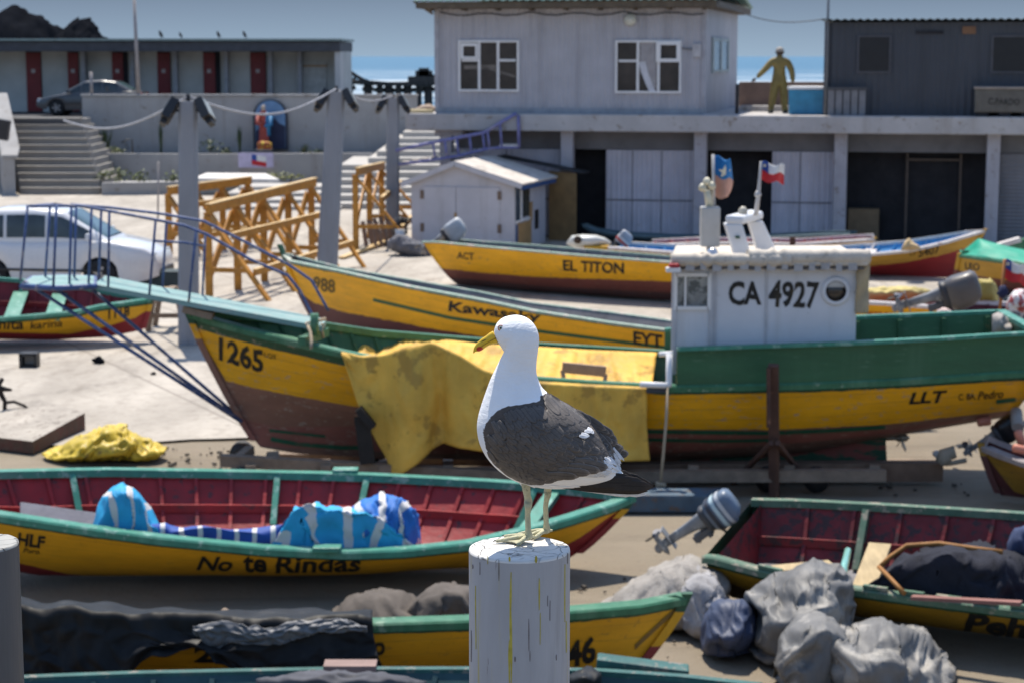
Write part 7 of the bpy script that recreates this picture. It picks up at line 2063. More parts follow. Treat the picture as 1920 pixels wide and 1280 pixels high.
cloth('blue striped cloth bundled round at the right of the largest one', [(640, 968), (668, 948), (694, 946), (706, 933), (735, 929), (758, 936), (774, 958), (782, 1000)], [(640, 985), (700, 1015), (782, 1018)], 18.2, .30, 4, 14, (.01, .14, .48), 3.2, .26, wd=.27)
mb = MB(); q = [P(36, 940, 18.6), P(190, 962, 18.4), P(190, 996, 18.1), P(36, 972, 18.3)]
mb.add(q + [p + Vector((0, .12, -.03)) for p in q], [(0, 1, 2, 3), (7, 6, 5, 4), (0, 4, 5, 1), (1, 5, 6, 2), (2, 6, 7, 3), (3, 7, 4, 0)])
single('grey_board', mb, mat('slate_board', (.10, .10, .125), .8), 'slate grey board lying in the left end of the red inside', 'board', q[3], bevel=.02)
# ---- 46 boat with the black sheet --------------------------------------------------
p13 = paint_bands('paint_46', [GRN, (.74, .37, .009), (.25, .03, .03)], .04, (.22, .13, .05), .45)
n13 = [(-200, 1140), (40, 1152), (300, 1162), (500, 1170), (700, 1173), (880, 1167), (1070, 1150), (1200, 1139), (1285, 1122)]
B13 = boat('yellow boat ending in 46 with a black sheet over its side', (1286, 1122, 15.0), (-330, 1150, 14.9), .86, .5, .6, n13, [(u, v - 9) for u, v in n13], [(-200, 1290), (600, 1300), (1000, 1290), (1180, 1262), (1240, 1200)],
           [[(u, v + 15) for u, v in n13], [(-200, 1286), (600, 1296), (1000, 1286), (1180, 1259), (1240, 1196)]], p13, gunw_green, greyin, k0=.06, k1=.95, e_mid=.4, floor=.3, ribs=False)
lettering(B13['root'], B13['bvh'], '46', (1062, 1252), (1117, 1240), 52, ink, .03, name='number')
lettering(B13['root'], B13['bvh'], '2', (364, 1240), (402, 1241), 30, ink, .04, name='number')
lettering(B13['root'], B13['bvh'], 'rto', (672, 1228), (722, 1226), 30, ink, .03)
stripe(B13['root'], B13['bvh'], [(1190, 1212), (1240, 1165), (1272, 1138)], 10, mat('worn_brown', (.20, .12, .03)), 'rubbed_mark')
blkp = mat('black_polythene', (.013, .013, .0135), .56, .3, 3, .08, 9, wear=(.04, .038, .035), wear_amt=.3, wear_scale=3, spec=.2)
grp = mat('grey_polythene', (.13, .13, .135), .5, .3, 3, .04, 6)
bs = thing('black_sheet', 'black polythene sheet draped along the side of the 46 boat', 'sheet', P(350, 1200, 14.2))
bt_ = poly([(-160, 1138), (40, 1146), (150, 1152), (250, 1160), (370, 1168), (500, 1168), (600, 1164), (690, 1172)])
bb_ = poly([(-160, 1300), (230, 1300), (256, 1250), (290, 1222), (350, 1206), (385, 1210), (450, 1254), (520, 1290), (640, 1290), (690, 1246), (706, 1250)])
gu13, gy13 = [proj(g)[0] for g in B13['gn']][::-1], [g.y for g in B13['gn']][::-1]
def bsheet(a, b):
    u = lerp(-160, 700, a); y = float(np.interp(u, gu13, gy13)) - .06
    if b < .25:
        s = b / .25; p = P(u, bt_(u) - 9, y + .5).lerp(P(u, bt_(u) + 4, y), s); p.z += .04
    else:
        s = (b - .25) / .75; p = P(u + 20 * s * sstep(.9, 1, a), bt_(u) + 4, y).lerp(P(u + 20 * s * sstep(.9, 1, a), bb_(u), y - .06), s)
    c = crinkle(Vector((u / 190, b * 1.1, 3)), 1.3) * .16
    return p + Vector((0, -.07 - abs(c) * (.3 + b), .05 * noise.noise(Vector((u / 60, b * 3, 0))) + (.05 if b < .3 else 0)))
mb = MB(); mb.grid(bsheet, 200, 50); mb.build('sheet', blkp, bs, solid=.006)
gs = MB()
def gsheet(a, b):
    u = lerp(366, 690, a); y = float(np.interp(u, gu13, gy13)) - .15
    vt = poly([(366, 1170), (420, 1158), (500, 1172), (560, 1158), (640, 1157), (690, 1168)])(u)
    vb = poly([(366, 1178), (390, 1205), (412, 1212), (440, 1196), (480, 1202), (540, 1200), (600, 1180), (690, 1178)])(u)
    p = P(u, lerp(vt, vb, b), y - .03 * math.sin(math.pi * b))
    return p + Vector((0, -.12 * abs(crinkle(Vector((u / 80, b * 1.2, 7)), 1.2)) - .06, .03 * crease(Vector((u / 60, b * 2, 9)), 1.0)))
gs.grid(gsheet, 110, 24)
single('grey_plastic', gs, grp, 'shiny grey plastic sheet folded over the middle of the black sheet', 'sheet', P(530, 1200, 14), solid=.006)
mb = MB(); heap(mb, [(88, 1142), (120, 1136), (170, 1140), (215, 1150)], [(88, 1152), (215, 1158)], 14.9, .16, .06, 5)
single('black_bundle', mb, blkp, 'small black shiny bundle on the rail at the lower left', 'bundle', P(150, 1155, 14.9))
mb = MB(); mb.tube([P(420, 1146, 15.0), P(455, 1164, 14.8)], [.035, .02], 8)
single('bare_stick', mb, oldw, 'short bare stick poking out above the grey plastic sheet', 'stick', P(440, 1160, 14.9))
# ---- nearest boat at the bottom edge --------------------------------------------------
n14 = [(-100, 1520), (1400, 1520)]
f14 = [(-200, 1288), (40, 1270), (250, 1262), (640, 1254), (880, 1254), (1120, 1257), (1280, 1268), (1420, 1284)]
B14 = boat('nearest boat, with weathered teal rail along the bottom edge', (1440, 1300, 12.6), (-260, 1300, 12.6), .9, .5, .6, [(-260, 1420), (300, 1440), (1000, 1440), (1300, 1390), (1440, 1304)], f14, [(-260, 1560), (600, 1600), (1440, 1540)],
           [[(-260, 1450), (1440, 1450)]], paint_bands('paint_near', [(.5, .28, .02), (.2, .03, .03)], .04, (.2, .1, .05), .4), mat('gunwale_worn_teal', (.025, .10, .09), .6, .25, 6, .2, 30, wear=(.20, .18, .15), wear_amt=.45, wear_scale=8), mat('dark_teal_inside', (.02, .06, .065), .6), k0=.08, floor=.15, rail=(.07, .03))
mb = MB(); mb.bar(P(608, 1248, 13.35), P(706, 1248, 13.35), .16, .05)
single('pink_board', mb, mat('pink_brown_board', (.26, .175, .15), .8), 'short pinkish board lying on the bottom edge rail left of the post', 'board', P(657, 1250, 13.35))
mb = MB(); mb.bar(P(1118, 1246, 13.3), P(1290, 1268, 13.25), .17, .14)
single('teal_timber', mb, mat('gunwale_worn_teal', (.035, .13, .12)), 'thick teal timber lying on the bottom edge rail right of the post', 'timber', P(1200, 1265, 13.3), bevel=.012)
for lab, top, bot, s_ in (('dark cloth heap in the nearest boat left of the post', [(480, 1272), (560, 1262), (640, 1262), (720, 1266), (800, 1275)], [(480, 1300), (800, 1305)], 3), ('black plastic heap in the nearest boat right of the post', [(1062, 1268), (1085, 1258), (1110, 1256), (1128, 1262)], [(1062, 1290), (1128, 1290)], 5)):
    mb = MB(); heap(mb, top, bot, 12.9, .25, .08, 4, seed=s_)
    single('dark_heap', mb, blkp if s_ == 5 else mat('dark_grey_cloth', (.06, .06, .07)), lab, 'heap', P(top[0][0], 1300, 12.9))
# brown cloths on the shaded sand between the boats
for i, (lab, top, bot, y) in enumerate((('dusty brown cloth heap on the sand left of the white post', [(628, 1136), (660, 1120), (700, 1116), (740, 1108), (780, 1120)], [(628, 1142), (700, 1150), (780, 1148)], 16.9),
                                   ('dusty brown cloth heap close behind the white post', [(770, 1124), (800, 1112), (830, 1106), (870, 1108), (930, 1122)], [(770, 1146), (850, 1152), (930, 1150)], 16.7))):
    mb = bagged(top, bot, y, .35, 20 + i, 1.12, res=(60, 40), frames=12, swell=.25)
    single('brown_cloth', mb, mat('dusty_cloth', (.105, .088, .074), .95, .25, 4, .3, 20), lab, 'cloth', P(top[2][0], 1148, y), 'dusty cloths on the sand')
# ---- right boat with red inside --------------------------------------------------------
p15 = paint_bands('paint_peh', [GRN, (.40, .22, .015), (.12, .06, .015)], .04, (.16, .10, .04), .5)
n15 = [(1332, 1046), (1413, 1068), (1500, 1088), (1580, 1103), (1707, 1121), (1920, 1148), (2300, 1170), (2700, 1120)]
f15 = [(1395, 938), (1500, 940), (1640, 947), (1780, 955), (1920, 964), (2200, 990), (2600, 1060)]
B15 = boat('dark yellow boat at the right with red inside and plank seat', (2760, 1080, 14.9), (1366, 990, 17.6), .92, .5, .72, n15, f15, [(1380, 1135), (1600, 1190), (1900, 1240), (2400, 1280), (2700, 1240)],
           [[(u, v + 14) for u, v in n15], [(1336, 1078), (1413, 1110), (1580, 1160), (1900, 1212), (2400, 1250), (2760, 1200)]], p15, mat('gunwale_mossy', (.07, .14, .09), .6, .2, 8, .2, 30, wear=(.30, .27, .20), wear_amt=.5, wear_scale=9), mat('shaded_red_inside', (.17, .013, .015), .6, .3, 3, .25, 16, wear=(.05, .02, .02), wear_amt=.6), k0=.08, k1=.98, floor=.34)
lettering(B15['root'], B15['bvh'], 'Peh', (1806, 1182), (1926, 1196), 36, ink, .04, .2)
outboard('grey blue outboard with white stripes tilted up at the right boat stern', (1352, 948), (1228, 1030), 17.7, 17.9, (.13, .17, .23), [(.93, (.45, .56, .58)), (1.0, (.48, .50, .52)), (.86, (.04, .04, .05))], fat=1.0, cw=1.1)
r15 = B15
i = min(range(r15['N'] + 1), key=lambda k: abs(proj(r15['gf'][k])[0] - 1638))
mb = MB(); mb.bar(r15['inner'](i, -1, .97, .06), r15['inner'](i, -1, .35, .09), .09, .06, up=tuple(r15['ax'])); mb.build('knee', MATS['gunwale_mossy'], r15['root'])
mb = MB(); mb.bar(P(1650, 1022, 17.35), P(1618, 1108, 16.3), .20, .05); mb.build('thwart', mat('pale_old_plank', (.42, .32, .18), .85, .2, 4, .3, 14, stretch=(4, 1, 1)), r15['root'])
mb = MB()
for k in range(9): mb.bar(r15['gn'][max(0, int(r15['N'] * lerp(.93, .55, k / 8)))] + Vector((0, 0, .05)), r15['gn'][max(0, int(r15['N'] * lerp(.90, .52, k / 8)))] + Vector((0, 0, .05)), .05, .03)
mb.build('rail_cleats', MATS['gunwale_mossy'], r15['root'])
mb = bagged([(1640, 1066), (1690, 1040), (1760, 1032), (1850, 1040), (1960, 1036)], [(1640, 1090), (1760, 1118), (1960, 1136)], 16.4, .5, 33, 1.1, frames=12, swell=.3, crumple=.18); inside(mb, B15)
single('navy_net_heap', mb, mat('navy_net', (.012, .013, .022), .95, .3, 9, .5, 50), 'wide dark navy heap of netting lying in the right boat', 'nets', P(1790, 1100, 16.4))
mb = MB(); mb.tube([P(1650, 1062, 16.5), P(1668, 1044, 16.55), P(1700, 1022, 16.6), P(1760, 1018, 16.5), P(1830, 1028, 16.3), P(1880, 1034, 16.2)], .022, 8)
mb.tube([P(1648, 1062, 16.4), P(1662, 1076, 16.2), P(1680, 1095, 16.0), P(1696, 1112, 15.9)], .02, 8)
single('orange_hose', mb, mat('orange_rope', (.30, .13, .03), .7), 'orange hose curling along the top of the navy nets', 'hose', P(1650, 1090, 16.4))
mb = MB(); mb.tube([P(1590, 1030, 16.7), P(1583, 1060, 16.5), P(1580, 1085, 16.3), P(1574, 1100, 16.2)], [.03, .035, .03, .02], 8)
single('glinting_bottle', mb, mat('glint_green', (.25, .50, .42), .08, metal=.3), 'glinting greenish bottle left of the plank seat', 'bottle', P(1576, 1100, 16.2))
mb = MB(); q = P(1905, 990, 16.6); heap(mb, [(1888, 1018), (1900, 995), (1920, 985), (1945, 985)], [(1888, 1050), (1945, 1060)], 16.6, .25, .09, 4, seed=31)
single('blue_jacket', mb, mat('dark_blue_cloth', (.03, .045, .10), .9, .25), 'dark blue cloth bundle at the right edge of the right boat', 'cloth', q)
mb = MB(); mb.bar(P(1710, 1119, 15.75), P(1915, 1130, 15.3), .08, .03)
single('red_batten', mb, mat('red_brown_batten', (.22, .10, .08), .8), 'thin reddish batten along the near rail of the right boat', 'batten', P(1810, 1125, 15.6))
mb = MB(); mb.bar(P(1452, 1068, 16.9), P(1560, 1058, 17.0), .2, .04)
single('bleached_board', mb, mat('pale_old_plank', (.42, .32, .18)), 'pale board lying behind the tall grey plastic bag', 'board', P(1500, 1066, 16.9))
# nets and bags before it
netw = mat('pale_net', (.30, .275, .245), .95, .25, 5, .6, 40, wear=(.22, .20, .18), wear_amt=.5)
for i, (lab, top, bot, y, th, m_) in enumerate((
    ('pale heap of net below the tilted grey blue outboard', [(1140, 1118), (1170, 1100), (1215, 1084), (1262, 1062), (1300, 1052), (1332, 1060), (1348, 1090)], [(1140, 1128), (1240, 1145), (1300, 1150), (1348, 1110)], 17.2, .45, netw),
    ('greyish net bundle at the right boat corner in front of the pale heap', [(1262, 1130), (1275, 1098), (1300, 1082), (1340, 1088), (1362, 1120)], [(1262, 1150), (1290, 1176), (1330, 1172), (1362, 1130)], 16.7, .35, mat('grey_net_light', (.30, .29, .29), .95, .3, 5, .6, 40)),)):
    mb = bagged(top, bot, y, th, 50 + i, 1.12, bend=.01, swell=.3, crumple=.16)
    single('fishing_net', mb, m_, lab, 'nets', P(top[2][0], bot[1][1], y), 'heaps of net by the right boat')
mb = bagged([(1308, 1170), (1325, 1140), (1350, 1122), (1385, 1118), (1410, 1135), (1422, 1160)], [(1308, 1180), (1340, 1200), (1390, 1204), (1422, 1190)], 16.0, .32, 60, 1.1, res=(56, 40), frames=12, swell=.16)
single('blue_sack', mb, mat('slate_blue_sack', (.045, .06, .11), .6, .2, 4, .2, 20), 'slate blue sack between the nets and the grey plastic bags', 'sack', P(1365, 1200, 16))
bagm = mat('grey_clear_plastic', (.16, .155, .148), .6, .4, 2.2, .08, 12, wear=(.30, .28, .25), wear_amt=.55, wear_scale=2.2)
for lab, top, bot, y, th, sd, ls in (
    ('tall crumpled grey plastic bag standing against the right boat', [(1408, 1110), (1416, 1080), (1440, 1072), (1480, 1060), (1510, 1045), (1545, 1042), (1568, 1058), (1582, 1090)], [(1408, 1150), (1420, 1205), (1470, 1228), (1540, 1215), (1582, 1120)], 16.1, .42, 71, 1.15),
    ('low wide crumpled grey plastic bag slumped on the sand', [(1560, 1200), (1590, 1160), (1640, 1155), (1690, 1158), (1735, 1175), (1765, 1210), (1776, 1240)], [(1560, 1260), (1650, 1285), (1776, 1290)], 15.4, .5, 72, 1.15),
    ('small pale grey plastic bag between the tall and the wide one', [(1452, 1190), (1480, 1160), (1510, 1148), (1545, 1152), (1580, 1180), (1600, 1215)], [(1452, 1218), (1500, 1255), (1600, 1268)], 15.25, .34, 73, 1.1)):
    mb = bagged(top, bot, y, th, sd, ls, res=(100, 70) if sd < 73 else (70, 50), frames=15, swell=.25 if sd < 73 else .2)
    single('plastic_bag', mb, bagm, lab, 'bag', P(top[3][0], bot[1][1], y), 'grey plastic bags by the right boat')
# scattered litter on the sand
lit = mat('dark_litter', (.06, .05, .04), .9, .4)
mb = MB(); r_ = random.Random(5)
for i in range(90):
    u, v = r_.uniform(290, 470), r_.uniform(840, 880)
    if i > 45: u, v = r_.uniform(1080, 1300), r_.uniform(1050, 1270)
    if i > 70: u, v = r_.uniform(1640, 1900), r_.uniform(895, 930)
    q = G(u, v); s = r_.uniform(.008, .028)
    mb.box(q + Vector((0, 0, s * .3)), (s * r_.uniform(1, 3), s * 1.4, s), Matrix.Rotation(r_.uniform(0, 3), 3, 'Z'))
o = mb.build('litter', lit); o['kind'] = 'stuff'
# ------------------------------------------------------------------ the white post and the gull standing on it
YP = 3.74
def pile_mat(name, c, streak, dark):
    m, n, l, b = nt(name)
    v = nmap(n, l, (1, 1, 1))
    f = nnoise(n, l, nmap(n, l, (1, 1, .25)), 12, 7)
    c0 = nmix(n, l, nrange(n, l, f, .3, .7), dim(c, .86), dim(c, 1.06))
    s = nnoise(n, l, nmap(n, l, (55, 55, 1.6)), 1.0, 3)
    s2 = nnoise(n, l, nmap(n, l, (3, 3, 2)), 3.0, 3)
    k = nmath(n, l, 'MULTIPLY', nrange(n, l, s, .60, .70), nrange(n, l, s2, .42, .58))
    c0 = nmix(n, l, nmath(n, l, 'MULTIPLY', k, .75), c0, streak)
    d = nnoise(n, l, nmap(n, l, (70, 70, 7)), 1.0, 5)
    d2 = nnoise(n, l, nmap(n, l, (9, 9, 5)), 1.0, 3)
    k2 = nmath(n, l, 'MULTIPLY', nrange(n, l, d, .66, .70), nrange(n, l, d2, .50, .60))
    c0 = nmix(n, l, k2, c0, dark)
    d3 = nnoise(n, l, nmap(n, l, (30, 30, 2.2)), 1.0, 4)
    c0 = nmix(n, l, nrange(n, l, d3, .58, .72, 0, .35), c0, dim(c, .45))
    l.new(c0, b.inputs['Base Color'])
    b.inputs['Roughness'].default_value = .5
    h = nmath(n, l, 'ADD', nmath(n, l, 'MULTIPLY', s, .6), nmath(n, l, 'MULTIPLY', d, .5))
    nbump(n, l, b, h, .35, .004)
    MATS[name] = m
    return m
def pile_top(name, c):
    m, n, l, b = nt(name)
    v = nmap(n, l, (1, 1, 1))
    vo = n.new('ShaderNodeTexVoronoi'); vo.feature = 'DISTANCE_TO_EDGE'; vo.inputs['Scale'].default_value = 17
    w = nnoise(n, l, v, 14, 5)
    wv = n.new('ShaderNodeMixRGB'); wv.inputs[0].default_value = .10
    l.new(v, wv.inputs[1]); 
    wn2 = n.new('ShaderNodeTexNoise'); wn2.inputs['Scale'].default_value = 18; l.new(v, wn2.inputs['Vector']); l.new(wn2.outputs['Color'], wv.inputs[2])
    l.new(wv.outputs[0], vo.inputs['Vector'])
    g = nnoise(n, l, v, 9, 3)
    crack = nmath(n, l, 'MULTIPLY', nrange(n, l, vo.outputs['Distance'], 0.0, .035, 1, 0), nrange(n, l, g, .40, .55))
    c0 = nmix(n, l, nrange(n, l, w, .3, .7), dim(c, .85), dim(c, 1.05))
    c0 = nmix(n, l, nrange(n, l, nnoise(n, l, v, 40, 5), .62, .7, 0, .6), c0, (.35, .31, .26))
    c0 = nmix(n, l, nmath(n, l, 'MULTIPLY', crack, .9), c0, (.06, .055, .05))
    l.new(c0, b.inputs['Base Color']); b.inputs['Roughness'].default_value = .6
    hh = nmath(n, l, 'SUBTRACT', nmath(n, l, 'MULTIPLY', w, .5), crack)
    nbump(n, l, b, hh, .6, .006)
    MATS[name] = m
    return m
def pile(u, v, Y, wpx, label, side, top, seed, lean=0.0):
    c = P(u, v, Y); D = (c - CAM).dot(FW); r0 = wpx / 2 * D / FPX
    zt = c.z
    t = thing('mooring_post', label, 'post', (c.x, c.y, 0), 'timber posts of the quay rail')
    mb = MB(); n, m = 96, 40
    zs = [0, zt * .5] + [lerp(zt - 1.0, zt - .006, k / (m - 2)) for k in range(m - 1)]
    vs, fs = [], []
    for z in zs:
        for k in range(n):
            a = 2 * math.pi * k / n
            r = r0 * (1 + .006 * noise.noise(Vector((math.cos(a) * 3, math.sin(a) * 3, z * 1.5 + seed))) + .004 * noise.noise(Vector((math.cos(a) * 14, math.sin(a) * 14, z * 2 + seed))))
            vs.append(Vector((c.x + r * math.cos(a), c.y + r * math.sin(a), z)))
    for i in range(len(zs) - 1):
        for k in range(n): k2 = (k + 1) % n; fs.append((i * n + k, i * n + k2, i * n + n + k2, i * n + n + k))
    mb.add(vs, fs, 0, True); mb.build('shaft', side, t)
    mb = MB(); vs, fs = [], []
    R_ = [1.0, .99, .96, .8, .55, .3, .1]
    for j, q in enumerate(R_):
        for k in range(n):
            a = 2 * math.pi * k / n
            rr = r0 * q * (1 + .008 * noise.noise(Vector((math.cos(a) * 14, math.sin(a) * 14, zt * 2 + seed))) - .018 * max(0, noise.noise(Vector((math.cos(a) * 6, math.sin(a) * 6, seed * 3))) - .25) * (j < 2))
            z = zt + (-.006 if j == 0 else -.001 if j == 1 else .0) + .0022 * noise.noise(Vector((math.cos(a) * q * 4, math.sin(a) * q * 4, seed))) * (q < .99)
            vs.append(Vector((c.x + rr * math.cos(a), c.y + rr * math.sin(a), z)))
    for j in range(len(R_) - 1):
        for k in range(n): k2 = (k + 1) % n; fs.append((j * n + k, j * n + k2, j * n + n + k2, j * n + n + k))
    fs.append(tuple((len(R_) - 1) * n + k for k in range(n))); mb.add(vs, fs, 0, True); mb.build('cut_top', top, t)
    return t, zt, c, r0
pside = pile_mat('white_pile_paint', (.37, .38, .405), (.42, .35, .05), (.13, .10, .10))
ptop = pile_top('cracked_white_top', (.72, .69, .64))
post, ZT, PC, PR = pile(974, 1026, YP, 190, 'white painted round post with yellow drips carrying the gull', pside, ptop, 1)
def drip(x, v0, v1, w, m, nm):
    mb = MB(); n = 24; vs, fs = [], []
    z0, z1 = P(974, v0, YP - PR).z, P(974, v1, YP - PR).z
    for i in range(n + 1):
        z = lerp(z0, z1, i / n); xx = x + 1.2 * noise.noise(Vector((z * 9, x, 0)))
        for k in (-1, 0, 1):
            ww = w * (.5 + .5 * noise.noise(Vector((z * 25, x, 4))) + .3) * math.sin(math.pi * min(.97, max(.03, i / n))) ** .4
            a = math.asin(max(-1, min(1, (xx + k * ww / 2 - 974) / 95.0)))
            r = PR * 1.006 + (.0008 if k == 0 else -.0006)
            vs.append(Vector((PC.x + r * math.sin(a), PC.y - r * math.cos(a), z)))
    for i in range(n):
        for k in range(2): fs.append((i * 3 + k, i * 3 + k + 1, i * 3 + 4 + k, i * 3 + 3 + k))
    mb.add(vs, fs, 0, True); mb.build(nm, m, post)
ydr, gdr = mat('yellow_drip', (.42, .36, .05), .5, .25, 40), mat('grey_drip', (.17, .155, .16), .6, .3, 40)
for x, v0, v1, w in ((958, 1072, 1282, 6.0), (955, 1200, 1282, 5), (1010, 1085, 1145, 3.5), (1012, 1150, 1210, 2), (1058, 1070, 1180, 3), (1061, 1180, 1240, 2.5), (893, 1110, 1230, 2), (1004, 1042, 1056, 6), (956, 1043, 1052, 5), (915, 1046, 1062, 2)): drip(x, v0, v1, w, ydr, 'yellow_drip')
for x, v0, v1, w in ((901, 1062, 1086, 4), (887, 1072, 1080, 4), (991, 1160, 1220, 3), (1063, 1052, 1072, 3), (1030, 1130, 1168, 2), (884, 1200, 1260, 3), (993, 1220, 1240, 3), (1042, 1235, 1246, 3), (1026, 1120, 1140, 2), (966, 1230, 1240, 4), (936, 1050, 1090, 2)): drip(x, v0, v1, w, gdr, 'grey_chip')
dside = pile_mat('dark_pile_paint', (.085, .088, .095), (.12, .11, .08), (.03, .03, .03))
pile(-42, 1016, 3.78, 150, 'dark grey round post at the left edge', dside, pile_top('cracked_grey_top', (.34, .33, .30)), 5)

# the gull: sections given in photo pixels (front outline point, back outline point, half width)
YG0 = YP + .005
KPX = (P(1000, 800, YG0) - P(999, 800, YG0)).length
def bird(u, v, d):
    """u, v as seen from the side, d = distance from the bird's middle plane in pixels (positive = far side)"""
    q = P(u, v, YG0); q.y += d * KPX
    return q
RG = [((933, 640), (926, 622), 9), ((936, 645), (930, 609), 18), ((940, 651), (938, 599.5), 26), ((943, 656), (950, 593.5), 31), ((944.5, 660), (970, 591), 35),
      ((942, 666), (990, 597.5), 37.5), ((938, 673), (1004, 612), 38.5), ((933, 683), (1010.5, 632), 38), ((927, 695), (1009, 655), 38), ((919.5, 711), (1006, 680), 40), ((912, 731), (1007, 704), 48),
      ((903, 757), (1019, 729), 62), ((896, 783), (1043, 747.5), 76), ((894.5, 806), (1066, 759), 86), ((900, 832), (1086, 772.5), 91), ((914, 858), (1104, 789), 91), ((936, 881), (1119, 808), 86),
      ((964, 899), (1133, 829), 76), ((996, 909), (1146, 850), 62), ((1030, 914), (1156, 868), 46), ((1064, 914), (1163, 880), 32), ((1096, 911), (1170, 889), 20), ((1118, 908), (1174, 895), 11)]
RGa = np.array([[f[0], f[1], b[0], b[1], w] for f, b, w in RG], float)
def cubic(arr, x):
    i = int(min(max(math.floor(x), 0), len(arr) - 2)); t = x - i
    p0 = arr[max(i - 1, 0)]; p1 = arr[i]; p2 = arr[i + 1]; p3 = arr[min(i + 2, len(arr) - 1)]
    return p1 + .5 * t * (p2 - p0 + t * (2 * p0 - 5 * p1 + 4 * p2 - p3 + t * (3 * (p1 - p2) + p3 - p0)))
def body_px(x, th):
    fu, fv, bu, bv, w = cubic(RGa, x)
    c, s = math.cos(th), math.sin(th)
    cu, cv = (fu + bu) / 2, (fv + bv) / 2
    return cu + (bu - cu) * c, cv + (bv - cv) * c, -w * s
NX, NT = 330, 180
bp, bf = [], []
for i in range(NX + 1):
    x = (len(RG) - 1) * i / NX
    for k in range(NT): bp.append(body_px(x, 2 * math.pi * k / NT))
for i in range(NX):
    for k in range(NT): k2 = (k + 1) % NT; bf.append((i * NT + k, (i + 1) * NT + k, (i + 1) * NT + k2, i * NT + k2))
bf.append(tuple(range(NT))); bf.append(tuple(NX * NT + k for k in range(NT))[::-1])
# ruffled plumage
bw_ = []
for (u, v, d) in bp:
    q = Vector((u * .05, v * .05, d * .05))
    a = noise.noise(Vector((q.x * 2.6, q.y * 5.0, q.z * 2))) * .8 + noise.noise(q * 9) * .35
    bw_.append(bird(u, v, d * (1 + .012 * a)) + Vector((0, 0, 0)))
def fr_front(v): return float(np.interp(v, [742, 750, 758, 772, 786, 800, 830, 850, 870, 885, 898], [1012, 950, 934, 920, 911, 906, 911, 921, 936, 960, 985]))
lowb = poly([(906, 806), (912, 834), (922, 855), (936, 870), (950, 881), (966, 891), (985, 898), (1006, 895), (1037, 887), (1068, 881), (1094, 875), (1130, 862), (1165, 850)])
def wingness(u, v):
    a = min(u - fr_front(v), lowb(u) - v, (v - 742) if u < 1012 else 99)
    return max(0.0, min(1.0, .5 + a / 9))
bdk = [wingness(u, v) if v > 735 else 0.0 for (u, v, d) in bp]
gl = thing('gull', 'white headed gull with dark wings and a yellow bill standing on the white post', 'gull', (PC.x, PC.y, ZT))
def plumage():
    m, n, l, b = nt('white_plumage')
    v = nmap(n, l, (1, 1, 1))
    f = nnoise(n, l, v, 22, 6)
    h = nnoise(n, l, nmap(n, l, (60, 60, 190)), 1.0, 6, .6)
    c = nmix(n, l, nrange(n, l, f, .3, .7), (.84, .84, .845), (.90, .90, .90))
    fz = nnoise(n, l, nmap(n, l, (110, 110, 330)), 1.0, 4)
    dk = nmath(n, l, 'ADD', nattr(n, 'wing'), nrange(n, l, fz, 0, 1, -.45, .45))
    c = nmix(n, l, nrange(n, l, dk, .42, .58), c, nmix(n, l, fz, (.125, .106, .094), (.075, .063, .056)))
    l.new(c, b.inputs['Base Color']); b.inputs['Roughness'].default_value = .9
    b.inputs['Specular IOR Level'].default_value = .15
    nbump(n, l, b, nmath(n, l, 'ADD', h, nmath(n, l, 'MULTIPLY', f, .7)), .45, .004)
    return m
wpl = plumage()
mb = MB(); mb.add(bw_, bf, 0, True, {'wing': bdk}); mb.build('body', wpl, gl)
pxb = BVHTree.FromPolygons([Vector(p) for p in bp], bf)
def surf(u, v, sgn=1):
    """depth of the bird's flank at (u, v); sgn 1 = the side turned to the viewer"""
    loc, nor, i, dist = pxb.ray_cast(Vector((u, v, -400)), Vector((0, 0, 1)))
    if loc is None:
        loc, nor, i, dist = pxb.find_nearest(Vector((u, v, 0)))
        return loc.z * .8 if abs(loc.z) < 30 else 0.0, False
    return loc.z, True
def feather_mat(name, c, edge, tip=None):
    m, n, l, b = nt(name)
    a = nattr(n, 'edge'); r_ = nattr(n, 'row')
    v = nmap(n, l, (1, 1, 1))
    bar = nnoise(n, l, nmap(n, l, (150, 150, 420)), 1.0, 3)
    f = nnoise(n, l, v, 30, 4)
    rv = nnoise(n, l, r_, 7.3, 1)
    c0 = nmix(n, l, nrange(n, l, f, .3, .7), dim(c, .75), dim(c, 1.2))
    c0 = nmix(n, l, nrange(n, l, bar, .35, .7, 0, .5), c0, dim(c, .55))
    c0 = nmix(n, l, nrange(n, l, a, .62, 1.0, 0, .85), c0, edge)
    sh = nmath(n, l, 'LESS_THAN', nmath(n, l, 'ABSOLUTE', nmath(n, l, 'SUBTRACT', nattr(n, 'mid'), .5)), .035)
    c0 = nmix(n, l, nmath(n, l, 'MULTIPLY', sh, .7), c0, dim(c, .35))
    l.new(c0, b.inputs['Base Color']); b.inputs['Roughness'].default_value = .62
    b.inputs['Specular IOR Level'].default_value = .3
    nbump(n, l, b, bar, .3, .002)
    MATS[name] = m
    return m
darkf = feather_mat('mantle_feather', (.112, .098, .089), (.33, .29, .26))
whitef = feather_mat('white_feather', (.76, .76, .77), (.84, .84, .84))
blackf = feather_mat('primary_feather', (.030, .024, .021), (.065, .05, .042))
fr_ = random.Random(11)
